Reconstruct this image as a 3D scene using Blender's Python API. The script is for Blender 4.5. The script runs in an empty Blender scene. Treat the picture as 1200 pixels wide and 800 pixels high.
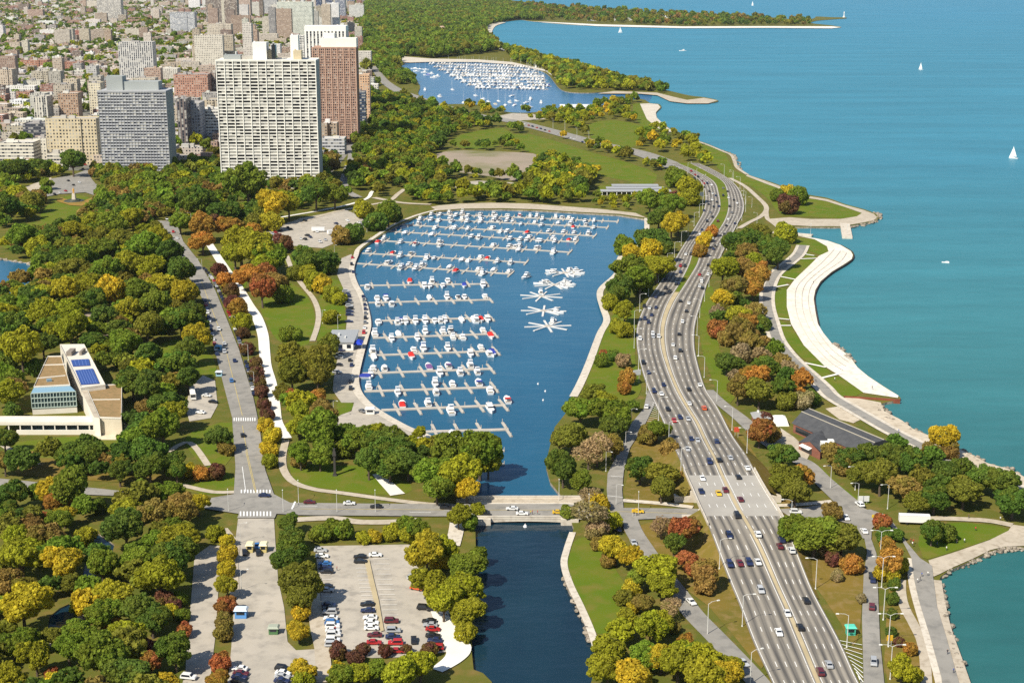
import bpy, bmesh, math, random
import numpy as np
from mathutils import Vector, Matrix, geometry

random.seed(7)
RNG = np.random.default_rng(11)
sc = bpy.context.scene
COL = sc.collection
R_ = math.radians

# ---------------------------------------------------------------- camera
H_CAM, PITCH, FPX = 200.0, R_(14.67), 1700.0
cam_d = bpy.data.cameras.new('camera')
cam_d.sensor_width = 36.0
cam_d.lens = FPX / 1200.0 * 36.0
cam_d.clip_start = 1.0
cam_d.clip_end = 60000.0
cam = bpy.data.objects.new('camera', cam_d)
cam.location = (0, 0, H_CAM)
cam.rotation_euler = (R_(90) - PITCH, 0, 0)
COL.objects.link(cam)
sc.camera = cam

# ---------------------------------------------------------------- sky and sun
SUN_EL, SUN_AZ = R_(46), R_(49)          # light travels towards +x, turned SUN_AZ towards +y
world = bpy.data.worlds.new('World')
sc.world = world
world.use_nodes = True
nt = world.node_tree
bg = nt.nodes['Background']
sky = nt.nodes.new('ShaderNodeTexSky')
sky.sky_type = 'NISHITA'
sky.sun_disc = False
sky.sun_elevation = SUN_EL
sky.altitude = 200
sky.air_density = 1.0
sky.dust_density = 0.6
sky.ozone_density = 1.5
dirv = Vector((math.cos(SUN_AZ) * math.cos(SUN_EL), math.sin(SUN_AZ) * math.cos(SUN_EL), -math.sin(SUN_EL)))
sky.sun_rotation = math.atan2(-dirv.x, -dirv.y)
nt.links.new(sky.outputs[0], bg.inputs[0])
bg.inputs[1].default_value = 0.095
sd = bpy.data.lights.new('sun', 'SUN')
sd.energy = 4.9
sd.angle = R_(0.5)
sd.color = (1.0, 0.93, 0.80)
sun = bpy.data.objects.new('sun', sd)
sun.rotation_euler = dirv.to_track_quat('-Z', 'Y').to_euler()
sun.location = (-300, -200, 600)
COL.objects.link(sun)
sc.view_settings.view_transform = 'Standard'
sc.view_settings.look = 'None'
sc.view_settings.exposure = 0.38
sc.view_settings.gamma = 1.0
sc.render.engine = 'CYCLES'
sc.cycles.max_bounces = 6
sc.cycles.diffuse_bounces = 2
sc.cycles.glossy_bounces = 2
sc.cycles.transmission_bounces = 2
sc.cycles.caustics_reflective = False
sc.cycles.caustics_refractive = False
try:
    sc.cycles.use_denoising = False
    sc.cycles.volume_step_rate = 4
except Exception:
    pass

# ---------------------------------------------------------------- photograph pixel <-> place
CP, SP = math.cos(PITCH), math.sin(PITCH)
def ray(px, py):
    a, b = (px - 600) / FPX, (400 - py) / FPX
    return a, CP + b * SP, -SP + b * CP
def at(px, py, z=0.0):                     # where the line of sight meets the level z
    dx, dy, dz = ray(px, py)
    t = (z - H_CAM) / dz
    return Vector((dx * t, dy * t, z))
def z_on(px, py, Y):                       # height of a sight line over the line Y = const
    dx, dy, dz = ray(px, py)
    t = Y / dy
    return H_CAM + dz * t, dx * t
def proj(X, Y, Z=0.0):
    z = Z - H_CAM
    dep = Y * CP - z * SP
    up = Y * SP + z * CP
    return 600 + FPX * X / dep, 400 - FPX * up / dep
def pts(s):                                # "x,y x,y" -> list of tuples
    return [tuple(float(v) for v in p.split(',')) for p in s.split()]
def crom(P, n=4, closed=False):            # Catmull-Rom through the points
    P = [Vector(p) for p in P]
    N = len(P)
    if N < 3: return P
    out = []
    rng = range(N if closed else N - 1)
    for i in rng:
        if closed:
            p0, p1, p2, p3 = P[i - 1], P[i], P[(i + 1) % N], P[(i + 2) % N]
        else:
            p0, p1, p2, p3 = P[max(i - 1, 0)], P[i], P[i + 1], P[min(i + 2, N - 1)]
        for k in range(n):
            t = k / n
            out.append(0.5 * ((2 * p1) + (-p0 + p2) * t + (2 * p0 - 5 * p1 + 4 * p2 - p3) * t * t + (-p0 + 3 * p1 - 3 * p2 + p3) * t ** 3))
    if not closed: out.append(P[-1])
    return out

# ---------------------------------------------------------------- materials
MATS = {}
def srgb(r, g, b):
    f = lambda c: (c / 255 / 12.92) if c <= 10 else ((c / 255 + 0.055) / 1.055) ** 2.4
    return (f(r), f(g), f(b), 1.0)
def mat(name, col, rough=0.8, spec=0.3, metal=0.0):
    if name in MATS: return MATS[name]
    m = bpy.data.materials.new(name)
    m.use_nodes = True
    p = m.node_tree.nodes['Principled BSDF']
    p.inputs['Base Color'].default_value = (*col[:3], 1)
    p.inputs['Roughness'].default_value = rough
    p.inputs['Specular IOR Level'].default_value = spec
    p.inputs['Metallic'].default_value = metal
    MATS[name] = m
    return m
class NB:                                   # small node-building helper
    def __init__(s, m):
        s.t = m.node_tree
        s.p = s.t.nodes['Principled BSDF']
    def n(s, typ, **kw):
        nd = s.t.nodes.new(typ)
        for k, v in kw.items(): setattr(nd, k, v)
        return nd
    def l(s, a, b): s.t.links.new(a, b)
    def math(s, op, a, b=None, c=None):
        nd = s.n('ShaderNodeMath', operation=op)
        for i, v in enumerate((a, b, c)):
            if v is None: continue
            if hasattr(v, 'links'): s.l(v, nd.inputs[i])
            else: nd.inputs[i].default_value = v
        return nd.outputs[0]
    def mix(s, fac, a, b):
        nd = s.n('ShaderNodeMix', data_type='RGBA')
        for i, v in ((0, fac), (6, a), (7, b)):
            if hasattr(v, 'links'): s.l(v, nd.inputs[i])
            elif i == 0: nd.inputs[0].default_value = v
            else: nd.inputs[i].default_value = (*v[:3], 1)
        return nd.outputs[2]
    def noise(s, vec, scale, detail=4, rough=0.55):
        nd = s.n('ShaderNodeTexNoise')
        nd.inputs['Scale'].default_value = scale
        nd.inputs['Detail'].default_value = detail
        nd.inputs['Roughness'].default_value = rough
        if vec is not None: s.l(vec, nd.inputs['Vector'])
        return nd.outputs['Fac']
    def ramp(s, fac, lo, hi):
        nd = s.n('ShaderNodeMapRange')
        nd.inputs[1].default_value = lo
        nd.inputs[2].default_value = hi
        s.l(fac, nd.inputs[0])
        return nd.outputs[0]
    def pos(s): return s.n('ShaderNodeNewGeometry').outputs['Position']
def noisy(name, a, b, scale, rough=0.85, c=None, scale2=None, lo=0.35, hi=0.65, spec=0.25, bump=0.0):
    if name in MATS: return MATS[name]
    m = mat(name, a, rough, spec)
    q = NB(m)
    P = q.pos()
    col = q.mix(q.ramp(q.noise(P, scale), lo, hi), a, b)
    if c is not None:
        col = q.mix(q.ramp(q.noise(P, scale2 or scale * 6, 3), 0.48, 0.72), col, c)
    q.l(col, q.p.inputs['Base Color'])
    if bump:
        bn = q.n('ShaderNodeBump')
        bn.inputs['Strength'].default_value = bump
        q.l(q.noise(P, scale * 8), bn.inputs['Height'])
        q.l(bn.outputs[0], q.p.inputs['Normal'])
    return m

M_land = noisy('land_grass', (0.135, 0.128, 0.026), (0.095, 0.112, 0.019), 0.03, c=(0.185, 0.135, 0.040), scale2=0.16, bump=0.25, spec=0.05)
M_lawn = noisy('lawn_grass', (0.095, 0.150, 0.012), (0.128, 0.155, 0.016), 0.04, c=(0.165, 0.150, 0.030), scale2=0.10, bump=0.2, spec=0.05)
M_dry = noisy('dry_grass', (0.205, 0.140, 0.030), (0.140, 0.122, 0.024), 0.05, c=(0.24, 0.165, 0.06), scale2=0.3, spec=0.05)
M_terr = noisy('terrace_concrete', (0.80, 0.74, 0.64), (0.70, 0.64, 0.54), 0.06, c=(0.58, 0.52, 0.43), scale2=0.35, spec=0.2)
M_conc = noisy('pale_concrete', (0.64, 0.58, 0.48), (0.56, 0.50, 0.41), 0.05, c=(0.43, 0.37, 0.29), scale2=0.5, spec=0.2)
M_white = noisy('white_gravel', (0.80, 0.77, 0.70), (0.72, 0.68, 0.60), 0.08, spec=0.1)
M_path = noisy('path_concrete', (0.52, 0.45, 0.35), (0.44, 0.38, 0.29), 0.09, c=(0.36, 0.30, 0.22), scale2=0.4)
M_lot = noisy('lot_surface', (0.47, 0.42, 0.345), (0.40, 0.36, 0.295), 0.05, c=(0.31, 0.28, 0.235), scale2=0.22)
M_asph = noisy('asphalt', (0.31, 0.29, 0.255), (0.255, 0.24, 0.21), 0.06, c=(0.20, 0.19, 0.17), scale2=0.25)
M_asphd = noisy('dark_asphalt', (0.16, 0.152, 0.142), (0.125, 0.12, 0.115), 0.08, c=(0.2, 0.19, 0.17), scale2=0.4)
M_city = noisy('city_ground', (0.26, 0.235, 0.20), (0.17, 0.165, 0.15), 0.012, c=(0.09, 0.10, 0.045), scale2=0.035)
M_field = noisy('ball_field_clay', (0.34, 0.27, 0.20), (0.29, 0.24, 0.175), 0.03, c=(0.17, 0.17, 0.06), scale2=0.02)
M_rock = noisy('shore_rock', (0.42, 0.36, 0.28), (0.20, 0.17, 0.13), 0.25, c=(0.10, 0.08, 0.06), scale2=0.8, bump=0.6)
M_sand = noisy('beach_sand', (0.58, 0.50, 0.38), (0.50, 0.42, 0.31), 0.06, c=(0.40, 0.33, 0.24), scale2=0.3)
M_rust = noisy('rusty_steel', (0.26, 0.075, 0.035), (0.17, 0.05, 0.03), 0.3)
M_paint = mat('white_paint', (0.80, 0.79, 0.75), 0.6)
M_yel = mat('yellow_paint', (0.50, 0.40, 0.16), 0.7)
M_tan = noisy('tan_median', (0.50, 0.41, 0.25), (0.42, 0.34, 0.20), 0.1)
M_steel = mat('galvanised_steel', (0.62, 0.61, 0.57), 0.45, 0.5)
M_bark = mat('bark', (0.10, 0.075, 0.052), 0.9)
M_bed = noisy('flower_bed', (0.36, 0.20, 0.035), (0.25, 0.17, 0.03), 0.12, c=(0.12, 0.10, 0.03), scale2=0.4)

def water(name, a, b, scale, rough, bump, dist_col=None, spec=0.5, streak=None):
    m = mat(name, a, rough, spec)
    q = NB(m)
    q.p.inputs['IOR'].default_value = 1.33
    P = q.pos()
    mp = q.n('ShaderNodeMapping')
    mp.inputs['Scale'].default_value = (1.0, 0.45, 1.0)
    q.l(P, mp.inputs[0])
    col = q.mix(q.ramp(q.noise(mp.outputs[0], scale, 5, 0.6), 0.35, 0.65), a, b)
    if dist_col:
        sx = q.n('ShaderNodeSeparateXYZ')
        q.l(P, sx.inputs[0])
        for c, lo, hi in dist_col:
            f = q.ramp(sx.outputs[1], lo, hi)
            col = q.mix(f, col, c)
    if streak:
        mp3 = q.n('ShaderNodeMapping')
        mp3.inputs['Scale'].default_value = (0.0035, 0.02, 1.0)
        mp3.inputs['Rotation'].default_value = (0, 0, R_(-12))
        q.l(P, mp3.inputs[0])
        hv = q.n('ShaderNodeHueSaturation')
        q.l(col, hv.inputs['Color'])
        mp4 = q.n('ShaderNodeMapping')
        mp4.inputs['Scale'].default_value = (0.035, 0.11, 1.0)
        mp4.inputs['Rotation'].default_value = (0, 0, R_(-8))
        q.l(P, mp4.inputs[0])
        rip = q.math('MULTIPLY_ADD', q.noise(mp4.outputs[0], 1.0, 4, 0.7), streak * 0.9, 1 - streak * 0.45)
        q.l(q.math('MULTIPLY', rip, q.math('MULTIPLY_ADD', q.noise(mp3.outputs[0], 1.0, 4), streak * 1.3, 1 - streak * 0.65)), hv.inputs['Value'])
        col = hv.outputs[0]
    q.l(col, q.p.inputs['Base Color'])
    mp2 = q.n('ShaderNodeMapping')
    mp2.inputs['Scale'].default_value = (0.5, 1.0, 1.0)
    mp2.inputs['Rotation'].default_value = (0, 0, R_(18))
    q.l(P, mp2.inputs[0])
    h = q.math('ADD', q.noise(mp2.outputs[0], 0.16, 3, 0.6), q.math('MULTIPLY', q.noise(mp2.outputs[0], 0.035, 2), 2.2))
    bn = q.n('ShaderNodeBump')
    bn.inputs['Strength'].default_value = bump
    bn.inputs['Distance'].default_value = 1.5
    q.l(h, bn.inputs['Height'])
    q.l(bn.outputs[0], q.p.inputs['Normal'])
    return m
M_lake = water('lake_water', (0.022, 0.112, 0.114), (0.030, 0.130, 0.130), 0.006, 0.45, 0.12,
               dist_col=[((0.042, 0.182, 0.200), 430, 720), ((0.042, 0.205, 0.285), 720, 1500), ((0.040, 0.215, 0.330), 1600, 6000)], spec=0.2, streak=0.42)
M_basin = water('basin_water', (0.008, 0.075, 0.080), (0.012, 0.098, 0.098), 0.012, 0.22, 0.35, spec=0.35)
M_harb = water('harbor_water', (0.010, 0.078, 0.150), (0.018, 0.105, 0.185), 0.012, 0.25, 0.14, spec=0.25, dist_col=[((0.022, 0.13, 0.235), 620, 1250)])
M_belm = water('far_harbor_water', (0.012, 0.105, 0.235), (0.018, 0.13, 0.27), 0.008, 0.25, 0.30, spec=0.40)
M_lag = water('lagoon_water', (0.007, 0.024, 0.042), (0.010, 0.036, 0.055), 0.02, 0.10, 0.18, spec=0.40)

# object-colour materials (one shared mesh, a colour per object)
def objcol(name, rough=0.5, spec=0.5, metal=0.0):
    m = mat(name, (1, 1, 1), rough, spec, metal)
    q = NB(m)
    q.l(q.n('ShaderNodeObjectInfo').outputs['Color'], q.p.inputs['Base Color'])
    return m
M_body = objcol('car_paint', 0.3, 0.6)
M_canvas = objcol('canvas_cover', 0.8, 0.2)
M_cloth = objcol('clothing', 0.9, 0.1)
M_glass = mat('dark_glass', (0.015, 0.02, 0.028), 0.12, 0.7)
M_tyre = mat('tyre_rubber', (0.02, 0.02, 0.02), 0.9)
M_hull = mat('white_gelcoat', (0.80, 0.79, 0.76), 0.3, 0.5)
M_dock = noisy('dock_planks', (0.52, 0.47, 0.40), (0.42, 0.38, 0.32), 0.2)
M_skin = mat('skin', (0.45, 0.27, 0.18), 0.7)
M_trous = mat('dark_trousers', (0.04, 0.045, 0.07), 0.9)
M_hair = mat('dark_hair', (0.03, 0.02, 0.015), 0.8)

def leaf_mat(name, from_attr):
    m = mat(name, (0.1, 0.1, 0.02), 0.75, 0.15)
    q = NB(m)
    tint = q.n('ShaderNodeAttribute', attribute_name='tint')
    if from_attr:
        base = q.n('ShaderNodeAttribute', attribute_name='col').outputs['Color']
    else:
        oi = q.n('ShaderNodeObjectInfo')
        pa = q.n('ShaderNodeAttribute', attribute_name='patch')
        mixc = q.mix(0.58, oi.outputs['Color'], (0.235, 0.235, 0.024))
        f = q.ramp(q.math('FRACT', q.math('ADD', pa.outputs['Fac'], oi.outputs['Random'])), 0.25, 0.95)
        base = q.mix(q.math('MULTIPLY', f, 0.80), oi.outputs['Color'], mixc)
    hv = q.n('ShaderNodeHueSaturation')
    q.l(base, hv.inputs['Color'])
    q.l(q.math('MULTIPLY_ADD', tint.outputs['Fac'], 0.7, 0.65), hv.inputs['Value'])
    q.l(hv.outputs[0], q.p.inputs['Base Color'])
    tr = q.n('ShaderNodeBsdfTranslucent')
    q.l(hv.outputs[0], tr.inputs['Color'])
    ms = q.n('ShaderNodeMixShader')
    ms.inputs[0].default_value = 0.48
    q.l(q.p.outputs[0], ms.inputs[1])
    q.l(tr.outputs[0], ms.inputs[2])
    out = [n for n in q.t.nodes if n.type == 'OUTPUT_MATERIAL'][0]
    q.l(ms.outputs[0], out.inputs[0])
    return m
M_leaf = leaf_mat('foliage', False)
M_leafs = leaf_mat('foliage_far', True)

def wall_mat(name, bw, bh, wx, wy, glass=(0.03, 0.037, 0.05), blinds=0.35, attr=False):
    """facade: window openings on a grid in metres along the wall (uv), wall colour from the object"""
    m = mat(name, (0.4, 0.4, 0.4), 0.8, 0.3)
    q = NB(m)
    uv = q.n('ShaderNodeUVMap', uv_map='uv')
    sx = q.n('ShaderNodeSeparateXYZ')
    q.l(uv.outputs[0], sx.inputs[0])
    u, v = q.math('DIVIDE', sx.outputs[0], bw), q.math('DIVIDE', sx.outputs[1], bh)
    fu, fv = q.math('FRACT', u), q.math('FRACT', v)
    iu = q.math('MULTIPLY', q.math('GREATER_THAN', fu, 0.5 - wx / 2), q.math('LESS_THAN', fu, 0.5 + wx / 2))
    iv = q.math('MULTIPLY', q.math('GREATER_THAN', fv, 0.5 - wy / 2), q.math('LESS_THAN', fv, 0.5 + wy / 2))
    win = q.math('MULTIPLY', iu, iv)
    cb = q.n('ShaderNodeCombineXYZ')
    q.l(q.math('FLOOR', u), cb.inputs[0]); q.l(q.math('FLOOR', v), cb.inputs[1])
    wn = q.n('ShaderNodeTexWhiteNoise', noise_dimensions='3D')
    q.l(cb.outputs[0], wn.inputs['Vector'])
    gl = q.mix(q.math('MULTIPLY', q.math('GREATER_THAN', wn.outputs['Value'], 1 - blinds), wn.outputs['Value']), glass, (0.45, 0.43, 0.38))
    base = q.n('ShaderNodeAttribute', attribute_name='col').outputs['Color'] if attr else q.n('ShaderNodeObjectInfo').outputs['Color']
    dirt = q.n('ShaderNodeHueSaturation')
    q.l(base, dirt.inputs['Color'])
    q.l(q.math('MULTIPLY_ADD', q.noise(q.pos(), 0.12), 0.5, 0.75), dirt.inputs['Value'])
    q.l(q.mix(win, dirt.outputs[0], gl), q.p.inputs['Base Color'])
    q.l(q.math('MULTIPLY_ADD', win, -0.6, 0.85), q.p.inputs['Roughness'])
    return m
M_punch = wall_mat('punched_windows', 3.2, 3.3, 0.45, 0.50)
M_ribbon = wall_mat('ribbon_windows', 3.0, 3.4, 0.90, 0.45)
M_ribs = wall_mat('ribbed_windows', 3.6, 3.1, 0.50, 0.88)
M_far = wall_mat('far_house_windows', 3.2, 3.3, 0.42, 0.45, attr=True)
M_roofc = objcol('flat_roof', 0.9, 0.2)

# ---------------------------------------------------------------- object helpers
def link(o, parent=None):
    COL.objects.link(o)
    if parent is not None: o.parent = parent
    return o
def mesh_obj(name, verts, faces, m, parent=None, uvs=None, mi=None, smooth=False):
    me = bpy.data.meshes.new(name)
    me.from_pydata([tuple(v) for v in verts], [], [tuple(f) for f in faces])
    for x in (m if isinstance(m, (list, tuple)) else [m]): me.materials.append(x)
    if mi: me.polygons.foreach_set('material_index', mi)
    if uvs:
        l = me.uv_layers.new(name='uv')
        l.data.foreach_set('uv', [c for p in uvs for c in p])
    if smooth: me.polygons.foreach_set('use_smooth', [True] * len(me.polygons))
    me.update()
    return link(bpy.data.objects.new(name, me), parent)
def np_mesh(name, V, nper, m, attrs=None):
    """fast mesh of n-gons with unshared vertices: V is (nfaces*nper, 3)"""
    me = bpy.data.meshes.new(name)
    nv = len(V); nf = nv // nper
    me.vertices.add(nv)
    me.vertices.foreach_set('co', np.ascontiguousarray(V, np.float32).ravel())
    me.loops.add(nv)
    me.loops.foreach_set('vertex_index', np.arange(nv, dtype=np.int32))
    me.polygons.add(nf)
    me.polygons.foreach_set('loop_start', np.arange(0, nv, nper, dtype=np.int32))
    me.polygons.foreach_set('loop_total', np.full(nf, nper, np.int32))
    for k, (typ, arr) in (attrs or {}).items():
        a = me.attributes.new(k, typ, 'FACE')
        a.data.foreach_set('color' if 'COLOR' in typ else 'value', np.ascontiguousarray(arr, np.float32).ravel())
    me.materials.append(m)
    me.update(calc_edges=True)
    return me
def tag(o, label=None, cat=None, group=None, kind=None, color=None):
    if label: o['label'] = label
    if cat: o['category'] = cat
    if group: o['group'] = group
    if kind: o['kind'] = kind
    if color: o.color = (*color[:3], 1)
    return o
def empty(name, loc, rz=0.0, scale=1.0):
    o = bpy.data.objects.new(name, None)
    o.empty_display_size = 0.5
    o.location = loc
    o.rotation_euler = (0, 0, rz)
    o.scale = (scale,) * 3 if not hasattr(scale, '__len__') else scale
    return link(o)
class MB:
    """collects boxes, prisms and tubes, links them as ONE mesh"""
    def __init__(s): s.v = []; s.f = []; s.mi = []; s.uv = []
    def face(s, P, m=0, uv=None):
        i = len(s.v)
        s.v += [tuple(p) for p in P]
        s.f.append(tuple(range(i, i + len(P))))
        s.mi.append(m)
        s.uv += list(uv) if uv else [(0, 0)] * len(P)
    def prism(s, base, z0, z1, m=0, mtop=None, top=True, bottom=False):
        """upright prism on a ccw outline, wall uvs in metres; z1 may be a list"""
        n = len(base)
        zt = z1 if hasattr(z1, '__len__') else [z1] * n
        acc = 0.0
        for i in range(n):
            a, b = base[i], base[(i + 1) % n]
            L = math.hypot(b[0] - a[0], b[1] - a[1])
            s.face([(a[0], a[1], z0), (b[0], b[1], z0), (b[0], b[1], zt[(i + 1) % n]), (a[0], a[1], zt[i])], m,
                   [(acc, 0), (acc + L, 0), (acc + L, zt[(i + 1) % n] - z0), (acc, zt[i] - z0)])
            acc += math.ceil(L / 3.0) * 3.0
        if top: s.face([(p[0], p[1], z) for p, z in zip(base, zt)], m if mtop is None else mtop)
        if bottom: s.face([(p[0], p[1], z0) for p in reversed(base)], m)
    def box(s, x0, x1, y0, y1, z0, z1, m=0, bottom=False):
        s.prism([(x0, y0), (x1, y0), (x1, y1), (x0, y1)], z0, z1, m, bottom=bottom)
    def tube(s, a, b, r0, r1=None, n=6, m=0, cap=True):
        a, b = Vector(a), Vector(b)
        r1 = r0 if r1 is None else r1
        d = (b - a).normalized()
        u = d.orthogonal().normalized(); w = d.cross(u)
        A = [a + (u * math.cos(t) + w * math.sin(t)) * r0 for t in [2 * math.pi * k / n for k in range(n)]]
        B = [b + (u * math.cos(t) + w * math.sin(t)) * r1 for t in [2 * math.pi * k / n for k in range(n)]]
        for k in range(n):
            s.face([A[k], A[(k + 1) % n], B[(k + 1) % n], B[k]], m)
        if cap: s.face(B, m); s.face(A[::-1], m)
    def build(s, name, m, parent=None, smooth=False):
        return mesh_obj(name, s.v, s.f, m, parent, s.uv, s.mi, smooth)
    def mesh(s, name, m):
        o = s.build(name, m)
        me = o.data
        bpy.data.objects.remove(o)
        return me
def inst(name, me, parent=None, loc=None, rz=None, color=None):
    o = bpy.data.objects.new(name, me)
    if loc is not None: o.location = loc
    if rz is not None: o.rotation_euler = (0, 0, rz)
    if color: o.color = (*color[:3], 1)
    return link(o, parent)

ORD = ('nearest second third fourth fifth sixth seventh eighth ninth tenth eleventh twelfth thirteenth fourteenth fifteenth sixteenth '
       'seventeenth eighteenth nineteenth twentieth').split()
def nth(i):
    if i < 20: return 'first' if i == 0 else ORD[i]
    return '%d%s' % (i + 1, {1: 'st', 2: 'nd', 3: 'rd'}.get((i + 1) % 10, 'th') if (i + 1) % 100 not in (11, 12, 13) else 'th')
PENDING = []                                # (object, phrase, sort key, ending) labels made unique at the end
def want(o, phrase, key, end='from the front'):
    PENDING.append((o, phrase, key, end))
def settle_labels():
    by = {}
    for o, ph, k, e in PENDING: by.setdefault(ph, []).append((k, o, e))
    for ph, L in by.items():
        if len(L) == 1:
            L[0][1]['label'] = ph
            continue
        L.sort(key=lambda t: t[0])
        for i, (k, o, e) in enumerate(L):
            o['label'] = '%s, %s %s' % (ph, nth(i) if i < len(L) - 1 or len(L) > 9 else 'last', e)
def inside(P, poly):                        # vectorised point in polygon
    P = np.asarray(P, float); poly = np.asarray(poly, float)
    x, y = P[:, 0], P[:, 1]
    c = np.zeros(len(P), bool)
    j = len(poly) - 1
    for i in range(len(poly)):
        xi, yi = poly[i]; xj, yj = poly[j]
        if yi != yj:
            c ^= ((yi > y) != (yj > y)) & (x < (xj - xi) * (y - yi) / (yj - yi) + xi)
        j = i
    return c

# ================================================================ the setting: land, water, roads
WATER_Z = -1.2
def struct(o): o['kind'] = 'structure'; return o
VIS = []
AVOID = []                                   # outlines (world xy) where no tree may grow
def flat(name, P, z, m, kind='structure'):
    P = [(p[0], p[1]) for p in P]
    if sum(P[i - 1][0] * P[i][1] - P[i][0] * P[i - 1][1] for i in range(len(P))) < 0: P = P[::-1]
    tri = geometry.tessellate_polygon([[Vector((x, y, 0)) for x, y in P]])
    V = [(x, y, z) for x, y in P]
    F = []
    for t in tri:
        a, b, c = [V[i] for i in t]
        ar = (b[0] - a[0]) * (c[1] - a[1]) - (c[0] - a[0]) * (b[1] - a[1])
        F.append(t if ar > 0 else t[::-1])
    o = mesh_obj(name, V, F, m)
    o['kind'] = kind
    return o
LAY = {'lawn': [0.02, .004], 'lot': [0.18, .004], 'path': [0.26, .004], 'road': [0.50, .004], 'mark': [0.58, .003]}
def lay(k):
    LAY[k][0] += LAY[k][1]
    return LAY[k][0]
def area(name, s, k, m, smooth=0, avoid=True):
    P = [at(x, y) for x, y in (pts(s) if isinstance(s, str) else s)]
    if smooth: P = crom(P, smooth, True)
    if avoid: AVOID.append([(p[0], p[1]) for p in P])
    if name in ('street', 'parking_bay', 'gravel_lot', 'exit_ramp', 'car_park', 'plaza'): VIS.append([(p[0], p[1]) for p in P])
    return flat(name, P, lay(k), m)
def ribbon(C, w, z):
    """left and right edge points of a strip along the centre line C"""
    n = len(C); L, Rr = [], []
    for i in range(n):
        a, b = C[max(i - 1, 0)], C[min(i + 1, n - 1)]
        t = Vector((b[0] - a[0], b[1] - a[1])).normalized()
        nn = Vector((-t.y, t.x))
        ww = w[i] if hasattr(w, '__len__') else w
        L.append((C[i][0] + nn.x * ww / 2, C[i][1] + nn.y * ww / 2, z))
        Rr.append((C[i][0] - nn.x * ww / 2, C[i][1] - nn.y * ww / 2, z))
    return L, Rr
def strip(name, s, w, k, m, n=5, avoid=True, z=None):
    C = crom([at(x, y) for x, y in (pts(s) if isinstance(s, str) else s)], n)
    z = lay(k) if z is None else z
    if hasattr(w, '__len__'):
        w = list(np.interp(np.linspace(0, 1, len(C)), np.linspace(0, 1, len(w)), w))
    L, Rr = ribbon(C, w, z)
    V = L + Rr; N = len(L)
    F = [(i, N + i, N + i + 1, i + 1) for i in range(N - 1)]
    o = mesh_obj(name, V, F, m)
    if avoid: AVOID.append([p[:2] for p in L] + [p[:2] for p in Rr[::-1]])
    if name in ('path', 'gravel_path', 'service_road', 'exit_ramp', 'lakefront_trail'): VIS.append([p[:2] for p in L] + [p[:2] for p in Rr[::-1]])
    return struct(o), C

SHORE = pts('1150,860 1132,800 1121,765 1111,735 1105,705 1101,682 1104,674 1117,666 1140,656 1160,646 1176,642 1200,641 1260,650 1330,655 1380,640 1350,608 1270,588 '
 '1200,558 1185,550 1157,542 1146,536 1125,526 1104,517 1087,509 1070,502 1056,492 1045,486 1035,481 1033,473 1054,468 1052,463 1035,452 1017,440 1005,430 998,420 987,410 975,402 965,390 959,380 '
 '956,365 954,350 956,340 962,330 975,319 990,310 998,304 1000,299 997,294 985,287 970,282 955,279 943,277 932,275 926,272 914,268 917,264 932,266 950,266 985,266 1010,262 1025,259 1030,255 1025,250 1012,245 990,239 970,232 947,228 925,221 900,212 875,204 '
 '864,196 862,187 858,180 847,176 825,167 805,162 797,158 790,154 780,147 770,138 769,132 775,126 772,122 762,121 750,116 715,122 690,125 655,127 635,130 622,132 600,132 585,129 570,124 542,122 512,122 500,117 490,110 492,100 480,87 470,79 478,73 500,71 530,70 560,71 590,74 620,79 640,86 650,97 656,104 667,108 690,109 712,108 750,109 770,111 785,118 805,121 830,121 842,118 825,114 808,112 782,106 750,98 720,94 700,85 670,76 635,68 605,61 590,57 575,47 567,41 572,31 585,26.5 600,24.5 612,23.5 622,25 660,28.5 700,30.5 750,32 800,33 850,33 900,32.6 940,33 975,33.3 986,32 975,30 960,28.5 950,27 957,24.5 975,23 991,21.8 990,20.6 975,20.4 957,19.6 955,21 945,23.5 920,22 900,20.5 850,18 800,15.5 750,13.5 712,11.5 675,9 637,5 612,2 595,0')
shore_w = crom([at(x, y) for x, y in SHORE], 3)
outer = [(-26000, -3000), (300, -3000)] + [(p[0], p[1]) for p in shore_w] + [(-300, 11000), (-1500, 20000), (-3000, 52000), (-26000, 52000)]
HARB = pts('563,586 672,590 657,580 645,565 640,547 642,527 640,540 650,500 662,485 669,465 677,450 687,427 700,392 709,376 704,362 700,347 702,337 720,322 723,311 727,301 735,293 750,285 757,272 757,257 725,252 687,250 655,248 625,246.5 590,245.5 562,245.5 535,246 512,248 487,255 462,266 440,280 424,292 419,300 416,310 415,320 419,333 427,348 432,365 434,382 430,398 426,412 421,432 419,446 422,458 432,470 447,482 475,498 497,507 517,517 535,531 548,550 556,570')
HARB = [p for p in HARB if p not in ((642, 527),)]
LAGO = pts('557,618 558,660 556,700 553,735 553,765 555,784 566,788 576,798 582,815 600,870 700,860 690,810 695,790 700,783 699,770 694,750 685,728 675,705 666,690 661,675 658,664 663,645 671,624 672,618')
hole_h = [at(x, y) for x, y in HARB]
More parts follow.
